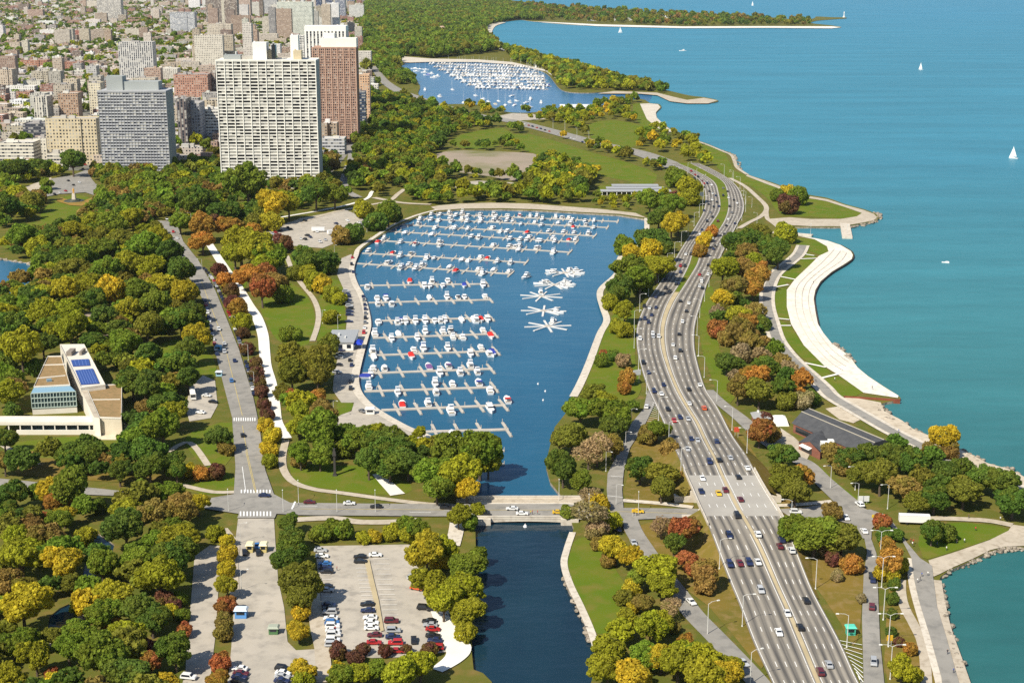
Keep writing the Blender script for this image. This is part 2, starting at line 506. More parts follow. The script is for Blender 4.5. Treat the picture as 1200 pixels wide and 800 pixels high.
# the channel under the bridge joins harbour and lagoon into one basin
hole = [(p[0], p[1]) for p in ([at(x, y) for x, y in HARB[2:]] + [at(563, 586), at(558, 612)] + [at(x, y) for x, y in LAGO] + [at(668, 606), at(661, 590)])]
POND = pts('-60,300 0,303 25,307 42,309 44,318 38,328 20,341 0,347 -60,350')
LILY = pts('110,622 124,630 134,638 131,650 110,652 107,662 112,672 110,684 104,698 98,710 90,722 84,738 74,752 62,750 56,735 58,722 70,712 88,704 95,690 97,672 100,655 106,640')
pond = [tuple(at(x, y)[:2]) for x, y in POND]
lily = [tuple(at(x, y)[:2]) for x, y in LILY]
def land_sheet():
    loops = [outer, hole, pond, lily]
    for k, L in enumerate(loops):
        ar = sum(L[i - 1][0] * L[i][1] - L[i][0] * L[i - 1][1] for i in range(len(L)))
        if (ar < 0) == (k == 0): loops[k] = L[::-1]
    tri = geometry.tessellate_polygon([[Vector((x, y, 0)) for x, y in L] for L in loops])
    V = [(x, y, 0.0) for L in loops for x, y in L]
    F, MI = [], []
    for t in tri:
        a, b, c = [V[i] for i in t]
        ar = (b[0] - a[0]) * (c[1] - a[1]) - (c[0] - a[0]) * (b[1] - a[1])
        if abs(ar) < 1e-6: continue
        F.append(t if ar > 0 else t[::-1]); MI.append(0)
    base = 0
    for L in loops:
        n = len(L); j = len(V)
        V += [(x, y, -4.0) for x, y in L]
        for i in range(n):
            F.append((base + i, j + i, j + (i + 1) % n, base + (i + 1) % n)); MI.append(1)
        base += n
    o = mesh_obj('land', V, F, [M_land, M_rock], mi=MI)
    return struct(o)
land_sheet()
AVOID += [hole, pond, lily]
VIS += [pond, lily]
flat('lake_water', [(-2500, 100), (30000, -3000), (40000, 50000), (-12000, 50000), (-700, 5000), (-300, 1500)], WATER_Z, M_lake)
cut = at(600, 600).y
flat('harbor_water', [p for p in ([tuple(at(x, y)[:2]) for x, y in HARB[2:]] + [tuple(at(563, 586)[:2]), tuple(at(560, 602)[:2]), tuple(at(672, 602)[:2])])], WATER_Z + .05, M_harb)
flat('lagoon_water', [tuple(at(560, 602)[:2])] + [tuple(at(x, y)[:2]) for x, y in LAGO] + [tuple(at(672, 602)[:2])], WATER_Z + .05, M_lag)
flat('pond_water', pond, -0.5, M_harb)
flat('pool_water', lily, -0.5, M_lag)
BEL = pts('758,120 750,116 715,122 690,125 655,127 635,130 622,132 600,132 585,129 570,124 542,122 512,122 500,117 490,110 492,100 480,87 470,79 478,73 500,71 530,70 560,71 590,74 620,79 640,86 650,97 656,104 667,108 690,109 712,108 750,109 764,111')
flat('far_harbor_water', crom([at(x, y) for x, y in BEL], 3, True), WATER_Z + .08, M_belm)
AVOID.append([tuple(at(x, y)[:2]) for x, y in BEL])

# ---- ground of the city
area('city_ground', '-500,215 0,205 60,200 130,200 175,206 250,200 300,215 380,212 400,190 420,165 440,130 440,100 428,70 424,30 432,5 440,-20 420,-35 -300,-35 -700,0', 'lawn', M_city, avoid=False)

# ---- lawns and open ground
for s in ('310,345 330,330 352,338 366,358 369,380 362,402 345,408 325,398 316,385 305,362', '376,345 395,340 404,360 404,388 385,400 372,400 372,372',
          '48,250 62,236 90,228 112,236 110,248 80,262 52,264', '30,262 80,258 100,262 70,272 40,280 8,292 0,280', '420,545 428,540 480,566 476,578 440,579 395,574 350,566 340,550 342,540 370,545',
          '338,310 330,306 352,296 372,320 400,330 398,345 376,335 364,342 350,322', '590,162 620,157 690,178 740,192 770,205 760,218 735,212 700,205 660,190 620,178', '690,146 720,141 760,150 752,164 735,175 706,172 692,160', '540,158 590,150 600,165 560,175 530,170', '742,122 762,124 768,140 775,152 755,150 745,138',
          '668,638 690,628 712,640 722,668 735,690 728,716 720,738 700,742 690,722 680,700 670,680 664,660', '688,432 706,382 716,374 738,380 744,400 742,440 740,480 700,480 690,455', '815,165 850,180 860,200 905,216 945,230 1000,242 1010,252 985,256 950,254 915,252 903,236 880,218 850,206',
          '955,281 968,288 971,294 962,299 942,291 932,285 932,279', '938,294 957,300 950,303 936,300', '932,304 955,305 926,331 912,326', '911,330 921,332 920,336 908,335', '905,339 922,339 922,362 926,374 906,372 903,356', '906,375 918,377 922,381 909,381', '911,384 927,383 940,403 968,429 948,425 930,409', '945,428 967,431 973,439 961,443', '966,444 982,441 1013,460 986,465 974,460',
          '1077,628 1110,613 1150,614 1183,621 1160,632 1120,645 1087,655 1080,648', '240,500 275,495 278,520 262,548 240,545 222,528 218,512', '20,518 110,510 150,512 150,530 110,545 60,540 25,528', '240,565 262,552 275,560 276,575 255,580 215,575 190,565', '185,405 225,398 250,420 252,440 236,450 200,440', '258,300 264,296 275,312 290,330 280,340 262,312',
          '948,560 960,545 975,560 1000,580 1020,585 1012,592 985,578', '396,472 412,472 414,478 402,488 394,488', '820,335 836,338 838,380 846,420 862,465 846,468 830,432 821,400', '716,372 744,358 744,420 752,456 738,470 716,460'):
    area('lawn', s, 'lawn', M_lawn, 2, avoid=True)
for s in ('840,480 870,510 890,540 925,580 965,590 955,600 920,596 905,570 880,530 850,495', '935,655 960,640 1012,650 1010,700 1008,735 1000,757 985,730 965,700', '745,500 770,490 812,580 800,593 735,588 735,560', '735,620 815,612 870,715 895,780 880,770 830,710 775,670 750,640', '1042,690 1053,684 1058,710 1078,750 1083,800 1040,800 1038,740', '1060,690 1068,660 1072,690 1090,745 1104,800 1090,800 1080,745 1064,712', '30,535 150,548 215,565 190,572 140,565 20,556'):
    area('dry_grass_verge', s, 'lawn', M_dry, 2, avoid=False)
area('ball_field', '506,184 525,177 560,177 612,179 632,183 628,196 622,208 600,212 575,207 545,203 520,199 508,192', 'lawn', M_field, 2)
area('dirt_clearing', '92,372 112,366 132,376 138,388 122,394 104,388', 'lawn', M_field, 2)

# ---- car parks and paved lots
area('car_park', '369,640 480,638 500,690 516,722 523,764 480,770 435,771 383,761 376,700', 'lot', M_lot)
area('gravel_lot', '246,639 260,640 256,690 253,740 246,800 244,830 205,830 217,790 221,735 225,690 228,652', 'lot', M_lot)
area('plaza', '279,608 321,606 323,640 326,680 333,712 337,752 347,762 383,760 386,772 375,776 378,800 372,804 345,780 342,830 262,830 268,790 271,760 274,712 276,690 271,672 275,640', 'lot', M_lot)
area('gravel_lot', '305,275 330,264 352,256 390,249 405,246 432,258 428,266 408,276 395,284 378,291 340,288 316,281', 'lot', M_lot)
area('parking_bay', '222,455 238,440 252,446 255,475 247,490 222,494 218,480', 'lot', M_lot)
area('harbor_parking', '400,303 412,298 414,312 411,325 416,340 424,352 429,372 428,390 424,410 417,430 414,446 418,460 430,473 446,486 475,503 500,512 486,522 460,516 430,513 396,508 391,492 400,486 412,482 415,472 400,472 390,458 391,445 397,412 405,390 407,372 404,342 395,322', 'lot', M_lot, 1)
area('plaza', '60,210 85,206 120,192 124,200 105,207 112,216 130,224 118,232 100,226 70,228 50,232 40,236 20,222 62,226', 'road', M_asph)
area('plaza', '22,222 60,208 62,218 30,232', 'lot', M_path)
area('plaza', '525,215 560,212 600,214 620,220 600,226 545,226', 'lot', M_lot)
area('courtyard', '700,218 760,214 764,228 735,230 700,228', 'lot', M_lawn)
area('courtyard', '898,510 912,500 930,512 950,530 945,540 920,528', 'lot', M_path)
area('terrace', '967,479 985,476 1008,492 1000,496 984,492', 'lot', M_sand)
area('far_car_park', '466,66 505,69 560,70 600,73 640,82 655,95 640,84 600,76 560,73 500,73 470,74', 'lot', M_conc)
area('far_car_park', '600,133 625,134 640,140 600,142 575,138', 'lot', M_lot)

# ---- lakefront: terraces, beach, promenade, rocks
area('lakefront_terrace', '932,276 955,279.5 970,282.5 985,287.5 997,294.5 999.5,299 998,304 990,309.5 975,318.5 961.5,330 955.5,340 953.5,350 955.5,365 958.5,380 964.5,390 974.5,402.5 987,411 998,421 1005,431 1017,441 1035,453 1053,464 1052,466.5 1012,460.5 983,440 967,430 942,405 927,380 922,360 922,340 932,327 950,310 960,300 971,295 969,289 955,281', 'path', M_terr)
area('promenade', '876,205 900,213.5 925,222.5 947,230 970,234 990,240.5 1012,246.5 1024,251 1028,255 1024,258.5 1010,261.5 985,265.5 950,265.5 917,263.5 905,262 900,257 925,255 950,257 985,257 1004,254 1010,250 990,243 968,236 945,232 922,224.5 897,215.5 874,206.5', 'path', M_path)
area('beach', '750,122 760,121.5 771,122.5 774,126 768.5,132 769.5,138 779,147.5 789,154.5 783,156 770,150 758,140 754,131', 'path', M_conc)
strip('promenade', '795,159 825,168.5 847,177.5 857,182 861,190 864,197 876,205', 3.5, 'path', M_path)
area('beach', '1032,472 1036,482 1057,493 1070,503 1087,510 1104,518 1125,527 1146,537 1157,543 1185,551 1200,559 1270,589 1262,594 1190,566 1140,548 1100,531 1060,512 1010,482 985,468 995,465', 'path', M_sand)
area('lakefront_terrace', '1094,676 1101,673 1117,665 1140,655 1160,645 1176,641 1200,640 1260,648 1260,622 1200,617 1186,615 1182,622 1160,633 1120,647 1088,657', 'path', M_path)
strip('lakefront_terrace', '1096,680 1100,705 1107,736 1117,765 1129,800 1148,860', 4.0, 'path', M_path)
area('beach', '622,25.4 700,31 800,33.4 900,33 975,33.6 986,32.2 975,31.2 900,31 800,31.3 700,28.8 640,26', 'path', M_white)
strip('beach', '600,60.5 590,56 577,47 570,41 575,31 588,26.5', 30, 'path', M_conc, avoid=False)
area('promenade', '700,110 750,110.2 770,112 785,119 805,121.6 830,121.6 841,118 825,115 805,117.5 790,114 770,109 720,107', 'path', M_path)
area('promenade', '512,247 540,245 590,244.5 625,245.5 687,249.3 725,251 757,255.5 745,250 700,245 660,242 620,239 575,238 540,239 515,241 505,243', 'path', M_path)
strip('promenade', '758,256 757,275 748,287 734,295 727,302 725,311 722,322 706,337 703,347 707,362 711,376 703,392 690,427 680,450 672,465', 4.0, 'path', M_conc)
strip('promenade', '671,624 664,645 661,662 668,685 680,710 692,738 699,760', 2.4, 'path', M_conc)
strip('promenade', '512,246 487,253 461,264 439,278 421,291 417,300 413,310 412,320 416,333 424,348 429,365 431,382 427,398 423,412 418,432 416,446 419,459 429,472 445,484 473,500 495,509 515,519', [3, 3.4, 3.8, 4, 4, 4], 'path', M_conc)
strip('gravel_path', '244,284 254,300 266,318 279,337 291,357 301,372 308,392 310,412 312,430 318,450 322,475 325,495 336,514', [5.2, 6.0, 6.2, 6, 5.5, 5, 4.5], 'path', M_white)
strip('path', '335,516 331,535 333,552 345,566 370,574 400,578 450,585 500,591 525,592', 3.2, 'path', M_path)
strip('path', '336,300 343,318 354,334 367,350 373,366 372,382 366,400', 3.2, 'path', M_path)
strip('path', '440,556 452,566 466,580', [2.5, 5, 6], 'path', M_white, avoid=True)
strip('path', '340,610 370,608 395,608 420,612 460,612 490,610', 4.5, 'path', M_path)
strip('path', '310,259 335,254 370,248 405,241 430,233 436,225 444,222', 3.5, 'path', M_white)
strip('path', '350,262 387,250 425,242 455,236 466,228 474,222', 4.5, 'path', M_path)
strip('path', '197,530 222,519 244,546', 2.8, 'path', M_path)
strip('path', '0,520 12,528 22,538 45,545', 2.8, 'path', M_path)
strip('path', '205,567 222,571 250,577 275,577', 3.0, 'path', M_path)
strip('path', '262,620 270,630 276,640 274,660 275,700', 3.0, 'path', M_path)
strip('path', '366,690 372,735 378,765 380,800', 4.5, 'path', M_path)
strip('path', '505,700 516,722 527,740 537,760 532,772 512,786', [3, 5, 7.5, 8, 6, 4], 'path', M_white)
strip('path', '536,612 534,625 530,640', 5.5, 'path', M_conc)
strip('path', '855,209 872,218 886,230 898,243 893,253 878,261 866,268', 4.2, 'path', M_path)
strip('path', '898,245 899,256 906,262 912,268 906,274', 3.6, 'path', M_path)
strip('path', '730,587 770,590 812,595', 3.2, 'path', M_conc)
strip('path', '900,593 935,592 975,588', 3.0, 'path', M_conc)
strip('path', '1056,680 1056,695 1060,712 1072,735 1080,752 1084,775 1086,810', 3.2, 'path', M_path)
strip('path', '1060,610 1095,608 1130,609 1160,611 1186,616', 4.0, 'path', M_path)
for s in ('954,300 936,297', '960,303 935,304', '932,328 912,324', '924,334 908,337', '925,375 906,373', '927,382 909,382', '940,425 968,431', '985,438 961,444'):
    strip('path', s, 2.0, 'path', M_white)
trail = '941,288 936,298 925,308 908,322 900,340 899,358 904,378 910,397 920,412 934,427 950,441 965,455 976,466 1010,486 1045,506 1083,525 1120,545 1160,560 1210,580'
strip('trail_kerb', trail, 9.5, 'path', M_conc)
strip('lakefront_trail', trail, 5.2, 'road', M_asph)
area('lakefront_road', '1000,600 1020,598 1040,605 1050,618 1062,636 1078,655 1092,664 1094,682 1098,712 1108,745 1122,795 1135,840 1108,840 1103,795 1090,748 1077,706 1071,680 1068,655 1058,636 1044,618 1030,612', 'road', M_asph, 1)
strip('path', '1068,655 1069,682 1075,708 1087,748 1101,800 1108,840', 2.6, 'path', M_conc, avoid=False)

# ---- streets
area('street', '185,259 206,260 215,284 232,305 252,340 266,375 280,410 297,467 304,500 311,552 321,580 340,590 420,591 500,591.5 570,591.5 662,591.5 720,596 812,597 830,598 830,606 812,607 717,611 662,606 570,606 500,606 350,604.5 324,603 322,608 278,608 280,603 247,598 200,590 160,583 62,579 20,573 -60,566 -60,556 25,564 160,578 210,583 247,584.5 274,580 276,548 272,490 262,452 252,412 242,362 232,340 211,312 199,290', 'road', M_asph)
area('street', '905,598 940,596 975,590 990,587 1003,592 1020,600 1030,612 1020,622 1010,622 1000,616 985,612 950,611 905,607', 'road', M_asph)
strip('service_road', '735,604 742,622 753,640 772,668 795,697 812,720 838,747 862,772 885,797 905,822', [6.5, 6.5, 7, 7, 7, 7, 7], 'road', M_asph)
area('exit_ramp', '759,458 768,472 755,500 738,526 731,553 729,575 731,602 735,612 716,610 713,600 711,575 712,556 727,526 740,497 754,480', 'road', M_asph)
strip('exit_ramp', '830,458 845,473 868,491 895,515 925,535 945,545 962,562 985,583 1000,596', [5, 6, 7, 7.5, 7.5, 8, 9, 10], 'road', M_asph)
area('exit_ramp', '1012,628 1020,630 1027,650 1029,700 1031,750 1036,800 1042,850 1018,850 1012,800 1010,725 1012,675 1016,648', 'road', M_asph)
area('street', '1000,612 1022,610 1021,632 1011,632', 'road', M_asph)
strip('expressway', '800,200 778,190 745,178.5 697,168 662,158.5 630,150 600,142.5 560,136 515,124 480,112 462,104 448,93 438,78', [24, 24, 24, 24, 24, 22, 18, 12], 'road', M_asph)
strip('street', '410,168 412,185 405,205 404,222 420,232', 8, 'road', M_asph)
strip('street', '215,195 235,190 262,186 300,190', 14, 'road', M_asphd)
strip('street', '438,232 470,238 505,240', 6, 'path', M_path)

# ---- the big drive: rows (y, left edge, median left, median right, right edge) traced at road height
ROWS = [(860, 933, 984, 990, 1042), (800, 905, 957, 962, 1007), (750, 882, 936, 941, 984), (700, 863, 915, 919, 957), (650, 843, 893, 897, 936), (600, 823, 866, 870, 914), (575, 812, 853, 857, 898), (550, 801, 842, 845, 884), (525, 790, 830, 833, 869), (500, 779, 818, 821, 853),
        (475, 768, 803, 806, 840), (455, 759, 792, 795, 827), (430, 751, 782, 785, 819), (405, 746, 775, 779, 814), (380, 747, 775, 779, 815), (355, 757, 783, 788, 822), (330, 774, 798, 804, 830), (310, 787, 808, 816, 840), (290, 799, 815, 824, 850), (265, 815, 832, 845, 863), (245, 825, 844, 853, 872), (225, 826, 842, 852, 868), (212, 820, 836, 846, 857), (200, 803, 815, 826, 838), (191, 784, 794, 808, 818)]
def drive_z(Y):                               # the drive climbs over the cross street
    Y0, Y1, Y2, Y3 = at(0, 700).y, at(0, 620).y, at(0, 560).y, at(0, 500).y
    s = lambda t: t * t * (3 - 2 * t)
    if Y < Y0 or Y > Y3: return 0.60
    if Y < Y1: return 0.60 + 5.2 * s((Y - Y0) / (Y1 - Y0))
    if Y < Y2: return 5.80
    return 0.60 + 5.2 * s((Y3 - Y) / (Y3 - Y2))
rows_w = []
for r in ROWS:
    z = 0.60
    for _ in range(5): z = drive_z(at(r[1], r[0], z).y)
    rows_w.append([at(x, r[0], z) for x in r[1:]])
edge = [crom([rw[k] for rw in rows_w], 8) for k in range(4)]
for k in range(4):
    for p in edge[k]: p.z = drive_z(p.y)
NR = len(edge[0])
AVOID.append([tuple(p[:2]) for p in edge[0]] + [tuple(p[:2]) for p in edge[3][::-1]])
m = mat('drive_surface', (0.3, 0.28, 0.26), 0.85, 0.25)
q = NB(m)
uvn = q.n('ShaderNodeUVMap', uv_map='uv')
sx = q.n('ShaderNodeSeparateXYZ'); q.l(uvn.outputs[0], sx.inputs[0])
wear = q.math('MULTIPLY_ADD', q.math('COSINE', q.math('MULTIPLY', sx.outputs[0], 2 * math.pi)), -0.5, 0.5)
mpn = q.n('ShaderNodeMapping'); mpn.inputs['Scale'].default_value = (2.0, 0.012, 1.0)
q.l(uvn.outputs[0], mpn.inputs[0])
wf = q.math('MULTIPLY', wear, q.ramp(q.noise(mpn.outputs[0], 1.5, 3), 0.15, 0.55))
basec = q.mix(q.ramp(q.noise(q.pos(), 0.05), 0.35, 0.65), (0.335, 0.30, 0.245), (0.27, 0.24, 0.195))
q.l(q.mix(q.math('MULTIPLY', wf, 1.0), basec, (0.085, 0.08, 0.074)), q.p.inputs['Base Color'])
M_drive = m
def carriage(A, B, name):
    V, F, UV = [], [], []
    acc = 0.0; n = 9
    for i in range(NR):
        if i: acc += (A[i] - A[i - 1]).length
        for j in range(n):
            t = j / (n - 1)
            V.append(tuple(A[i].lerp(B[i], t)))
    ac = [0.0]
    for i in range(1, NR): ac.append(ac[-1] + (A[i] - A[i - 1]).length)
    for i in range(NR - 1):
        for j in range(n - 1):
            F.append((i * n + j, i * n + j + 1, (i + 1) * n + j + 1, (i + 1) * n + j))
            for (ii, jj) in ((i, j), (i, j + 1), (i + 1, j + 1), (i + 1, j)):
                UV.append((-0.30 + 4.6 * jj / (n - 1), ac[ii]))
    return struct(mesh_obj(name, V, F, M_drive, uvs=UV))
carriage(edge[0], edge[1], 'expressway')
carriage(edge[2], edge[3], 'expressway')
def between(A, B, name, m, dz=0.0):
    V = [tuple(p + Vector((0, 0, dz))) for p in A] + [tuple(p + Vector((0, 0, dz))) for p in B]
    N = len(A)
    return struct(mesh_obj(name, V, [(i, N + i, N + i + 1, i + 1) for i in range(N - 1)], m))
cutr = next(i for i in range(NR) if edge[0][i].y > at(0, 345).y)
between(edge[1][:cutr + 1], edge[2][:cutr + 1], 'median_strip', M_tan)
between(edge[1][cutr:], edge[2][cutr:], 'median_lawn', M_lawn)
# grass banks and the gap of the underpass
GY0, GY1 = at(820, 609).y, at(820, 590).y
def banks():
    V, F = [], []
    for E, sgn in ((edge[0], -1), (edge[3], 1)):
        for i in range(NR - 1):
            if max(E[i].z, E[i + 1].z) < 0.61: continue
            if E[i + 1].y > GY0 - 1 and E[i].y < GY1 + 1: continue
            j = len(V)
            for p in (E[i], E[i + 1]):
                V += [tuple(p), (p.x + sgn * (0.3 + 1.5 * p.z), p.y, 0.0)]
            F.append((j, j + 1, j + 3, j + 2) if sgn < 0 else (j, j + 2, j + 3, j + 1))
    return struct(mesh_obj('embankment', V, F, M_dry))
banks()
# lane dashes, edge lines, crossings
mk = MB()
def bar(a, b, w, dz, m=0):
    d = Vector((b.x - a.x, b.y - a.y, 0)).normalized(); n = Vector((-d.y, d.x, 0)) * w / 2
    up = Vector((0, 0, dz))
    mk.face([a - n + up, b - n + up, b + n + up, a + n + up][::1], m)
def lane_pt(A, B, t, s, ac):
    i = min(max(int(np.searchsorted(ac, s)) - 1, 0), NR - 2)
    f = (s - ac[i]) / (ac[i + 1] - ac[i])
    return A[i].lerp(B[i], t).lerp(A[i + 1].lerp(B[i + 1], t), f)
DRIVE = []
for A, B in ((edge[0], edge[1]), (edge[2], edge[3])):
    ac = np.concatenate([[0], np.cumsum([(A[i + 1] - A[i]).length for i in range(NR - 1)])])
    DRIVE.append((A, B, ac))
    for k in (1, 2, 3):
        t = (k + 0.30) / 4.6
        s = 4.0
        while s < ac[-1] - 8:
            bar(lane_pt(A, B, t, s, ac), lane_pt(A, B, t, s + 3.2, ac), 0.22, 0.02)
            s += 11.5
    for t in (0.045, 0.955):
        s = 0.0
        while s < ac[-1] - 9:
            bar(lane_pt(A, B, t, s, ac), lane_pt(A, B, t, s + 8.2, ac), 0.20, 0.02)
            s += 8.0
zz = lay('mark')
def gline(a, b, w, m=0):
    bar(at(*a), at(*b), w, zz, m)
for i in range(10):                            # zebra crossings
    x = 282 + i * 3.9; gline((x, 600.5), (x, 606), 0.55)
    x = 283 + i * 3.7; gline((x, 575), (x, 579), 0.55)
    x = 274.5 + i * 2.7; gline((x, 490.5), (x, 494.5), 0.5)
gline((299, 578), (288, 530), 0.25, 1); gline((300.5, 578), (289.5, 530), 0.25, 1); gline((288, 577), (284, 548), 0.25)
gline((289.5, 530), (284, 500), 0.3, 1); gline((284, 488), (262, 400), 0.3, 1); gline((262, 400), (236, 330), 0.3, 1)
gline((342, 598), (346, 589), 0.7)
gline((352, 597.5), (520, 598.6), 0.3, 1); gline((572, 598.8), (655, 598.8), 0.3, 1); gline((672, 599), (805, 603), 0.3, 1)
gline((352, 594), (372, 594.3), 0.25); gline((480, 601.5), (505, 601.8), 0.25)
for i in range(11):                            # gore hatching at the slip roads
    t = i / 10
    gline((984 + 24 * t, 752 + 46 * t), (1010 + 2 * t, 757 + 55 * t), 0.28)
    gline((766 - 9 * t, 470 + 24 * t), (769 + 3 * t, 474 + 22 * t), 0.22)
gline((716, 559), (730, 560), 0.3); gline((712, 582), (730, 584), 0.3)
for i in range(13):
    y = 667 + i * 4.6; gline((417 + i * .8, y), (430 + i * .95, y), 0.14)
for i in range(13):
    y = 656 + i * 6; gline((437 + i * 1.1, y), (455 + i * 1.1, y), 0.14)
for i in range(16):
    y = 648 + i * 6.5; gline((371 + i * .95, y), (384 + i * .95, y), 0.14)
lm = mk.build('lane_markings', [M_paint, M_yel]); struct(lm)
area('flower_border', '427,657 433,657 438,680 444,705 450,740 446,741 439,708 432,682', 'road', M_tan)
area('flower_border', '795,193 806,192 826,201 840,210 846,224 853,243 849,250 843,243 838,224 826,209 812,201', 'lot', M_bed)
area('flower_border', '66,236 82,241 96,242 110,238 108,232 98,236 84,236 72,232', 'path', M_bed)

# ground taken by buildings
for s in ('-10,520 -10,470 36,480 34,452 48,415 68,402 102,400 124,450 146,448 150,520', '922,500 958,478 1050,518 1045,540 985,545 935,540', '695,235 700,208 790,206 800,232', '380,414 380,386 416,386 416,412', '880,500 880,478 920,478 922,502', '655,133 655,120 695,120 695,133', '44,306 44,294 70,294 70,308'):
    AVOID.append([tuple(at(x, y)[:2]) for x, y in pts(s)])

# joints between the terrace steps
for f_ in (.25, .5, .75):
    IN = pts('971,290 960,301 951,311 933,328 924,341 924,360 930,381 945,405 969,430 985,440'); OUT = pts('999,299 996,306 988,311 973,320 961,331 955,345 956,364 962,382 975,402 997,420')
    strip('terrace_joint', [(a[0] + (b_[0] - a[0]) * f_, a[1] + (b_[1] - a[1]) * f_) for a, b_ in zip(IN, OUT)], .3, 'mark', M_conc, avoid=False)

# ================================================================ trees
PAL = {'g': (0.125, 0.201, 0.029), 'G': (0.207, 0.288, 0.029), 'l': (0.397, 0.397, 0.026), 'y': (0.620, 0.476, 0.033), 'o': (0.550, 0.275, 0.053),
       'r': (0.474, 0.165, 0.061), 'd': (0.192, 0.076, 0.053), 'b': (0.346, 0.238, 0.061), 'v': (0.256, 0.250, 0.033), 'w': (0.435, 0.323, 0.165)}
CNAME = {'g': 'dark green', 'G': 'mid green', 'l': 'yellow-green', 'y': 'golden yellow', 'o': 'orange', 'r': 'rust red', 'd': 'dark maroon', 'b': 'brown-tinged', 'v': 'olive green', 'w': 'thin greyish tan'}
def sph(n):
    i = np.arange(n) + 0.5
    ph = np.arccos(1 - 2 * i / n); th = math.pi * (1 + 5 ** 0.5) * i
    return np.stack([np.cos(th) * np.sin(ph), np.sin(th) * np.sin(ph), np.cos(ph)], 1)
def crown_arrays(rng, nc, nl, leaf, zc=1.12, vz=0.84, spread=0.60, sparse=0.0, irr=1.0):
    """quads of a crown of unit radius: leaf clumps gathered into uneven boughs"""
    if irr:                                   # uneven crown: a few leading boughs, each a cluster of clumps
        nl_ = rng.integers(3, 6)
        ang = rng.uniform(0, 6.28) + np.arange(nl_) * 6.28 / nl_ + rng.uniform(-.5, .5, nl_)
        rad = rng.uniform(0.22, 0.52, nl_)
        lc = np.stack([np.cos(ang) * rad, np.sin(ang) * rad, rng.uniform(-.22, .26, nl_)], 1)
        lc = np.vstack([lc, [[rng.uniform(-.1, .1), rng.uniform(-.1, .1), rng.uniform(.15, .35)]]])
        lr = np.concatenate([rng.uniform(0.30, 0.50, nl_), [rng.uniform(.35, .5)]])
        cs, own = [], []
        for k in range(len(lc)):
            q_ = sph(max(6, int(nc * 2.2 / len(lc)))) * lr[k] * rng.uniform(.82, 1.12, (max(6, int(nc * 2.2 / len(lc))), 1)) + lc[k]
            ok_ = np.ones(len(q_), bool)
            for j in range(len(lc)):
                if j != k: ok_ &= np.linalg.norm(q_ - lc[j], axis=1) > lr[j] * .78
            ok_ &= q_[:, 2] > -.50
            cs.append(q_[ok_]); own.append(np.full(ok_.sum(), k))
        c = np.vstack(cs + [lc]); own = np.concatenate(own + [np.arange(len(lc))])
        c[:, 2] *= vz
        rc = np.concatenate([rng.uniform(0.11, 0.25, len(c) - len(lc)), lr * .86])
    else:
        c = sph(nc) * spread * rng.uniform(0.72, 1.12, (nc, 1))
        c[:, 2] *= vz
        c = c[c[:, 2] > -0.42 * vz]
        c = np.vstack([c, [[0, 0, 0.1]]])
        rc = np.concatenate([rng.uniform(0.22, 0.44, len(c) - 1), [0.52]])
        own = np.arange(len(c)) % 4
    P, Nn, K = [], [], []
    for k in range(len(c)):
        m = int(nl * (rc[k] / 0.38) ** 2)
        d = rng.normal(size=(m, 3)); d /= np.linalg.norm(d, axis=1)[:, None]
        p = c[k] + d * rc[k] * rng.uniform(0.80, 1.10, (m, 1)) * np.array([1, 1, 0.88])
        keep = np.ones(m, bool)
        for j in range(len(c)):
            if j != k: keep &= np.linalg.norm((p - c[j]) / np.array([1, 1, .88]), axis=1) > rc[j] * 0.80
        if sparse: keep &= rng.random(m) > sparse
        P.append(p[keep]); Nn.append(d[keep]); K.append(np.full(keep.sum(), k))
    P = np.vstack(P); Nn = np.vstack(Nn); K = np.concatenate(K)
    nn = Nn * 0.75 + rng.normal(size=Nn.shape) * 0.42
    nn /= np.linalg.norm(nn, axis=1)[:, None]
    u = np.cross(nn, rng.normal(size=nn.shape)); u /= np.linalg.norm(u, axis=1)[:, None]
    w = np.cross(nn, u)
    s = leaf * rng.uniform(0.7, 1.35, (len(P), 1)) * 0.5
    P = P + np.array([0, 0, zc])
    Q = np.stack([P - u * s - w * s, P + u * s - w * s * .8, P + u * s * .8 + w * s, P - u * s + w * s * 1.1], 1)
    pt = (0.55 * rng.random(8)[own[K] % 8] + 0.45 * rng.random(len(c))[K])
    return Q.astype(np.float32), rng.random(len(P)).astype(np.float32), pt.astype(np.float32)
def crown_mesh(name, seed, **k):
    Q, t, pa = crown_arrays(np.random.default_rng(seed), **k)
    return np_mesh(name, Q.reshape(-1, 3), 4, M_leaf, {'tint': ('FLOAT', t), 'patch': ('FLOAT', pa)})
CROWNS = [crown_mesh('broad_crown', 100 + i, nc=(24, 32, 40, 48)[i % 4], nl=620, leaf=0.074, spread=(0.64, 0.70, 0.76)[i % 3]) for i in range(12)]
BARE = [crown_mesh('thin_crown', 200 + i, nc=30, nl=420, leaf=0.066, sparse=0.5, spread=0.72) for i in range(3)]
COLUMN = [crown_mesh('upright_crown', 300 + i, nc=16, nl=200, leaf=0.15, zc=1.5, vz=1.45, spread=0.55) for i in range(2)]
BUSH = [crown_mesh('shrub', 400 + i, nc=14, nl=320, leaf=0.105, zc=0.62, vz=0.75, spread=0.58, irr=0.0) for i in range(4)]
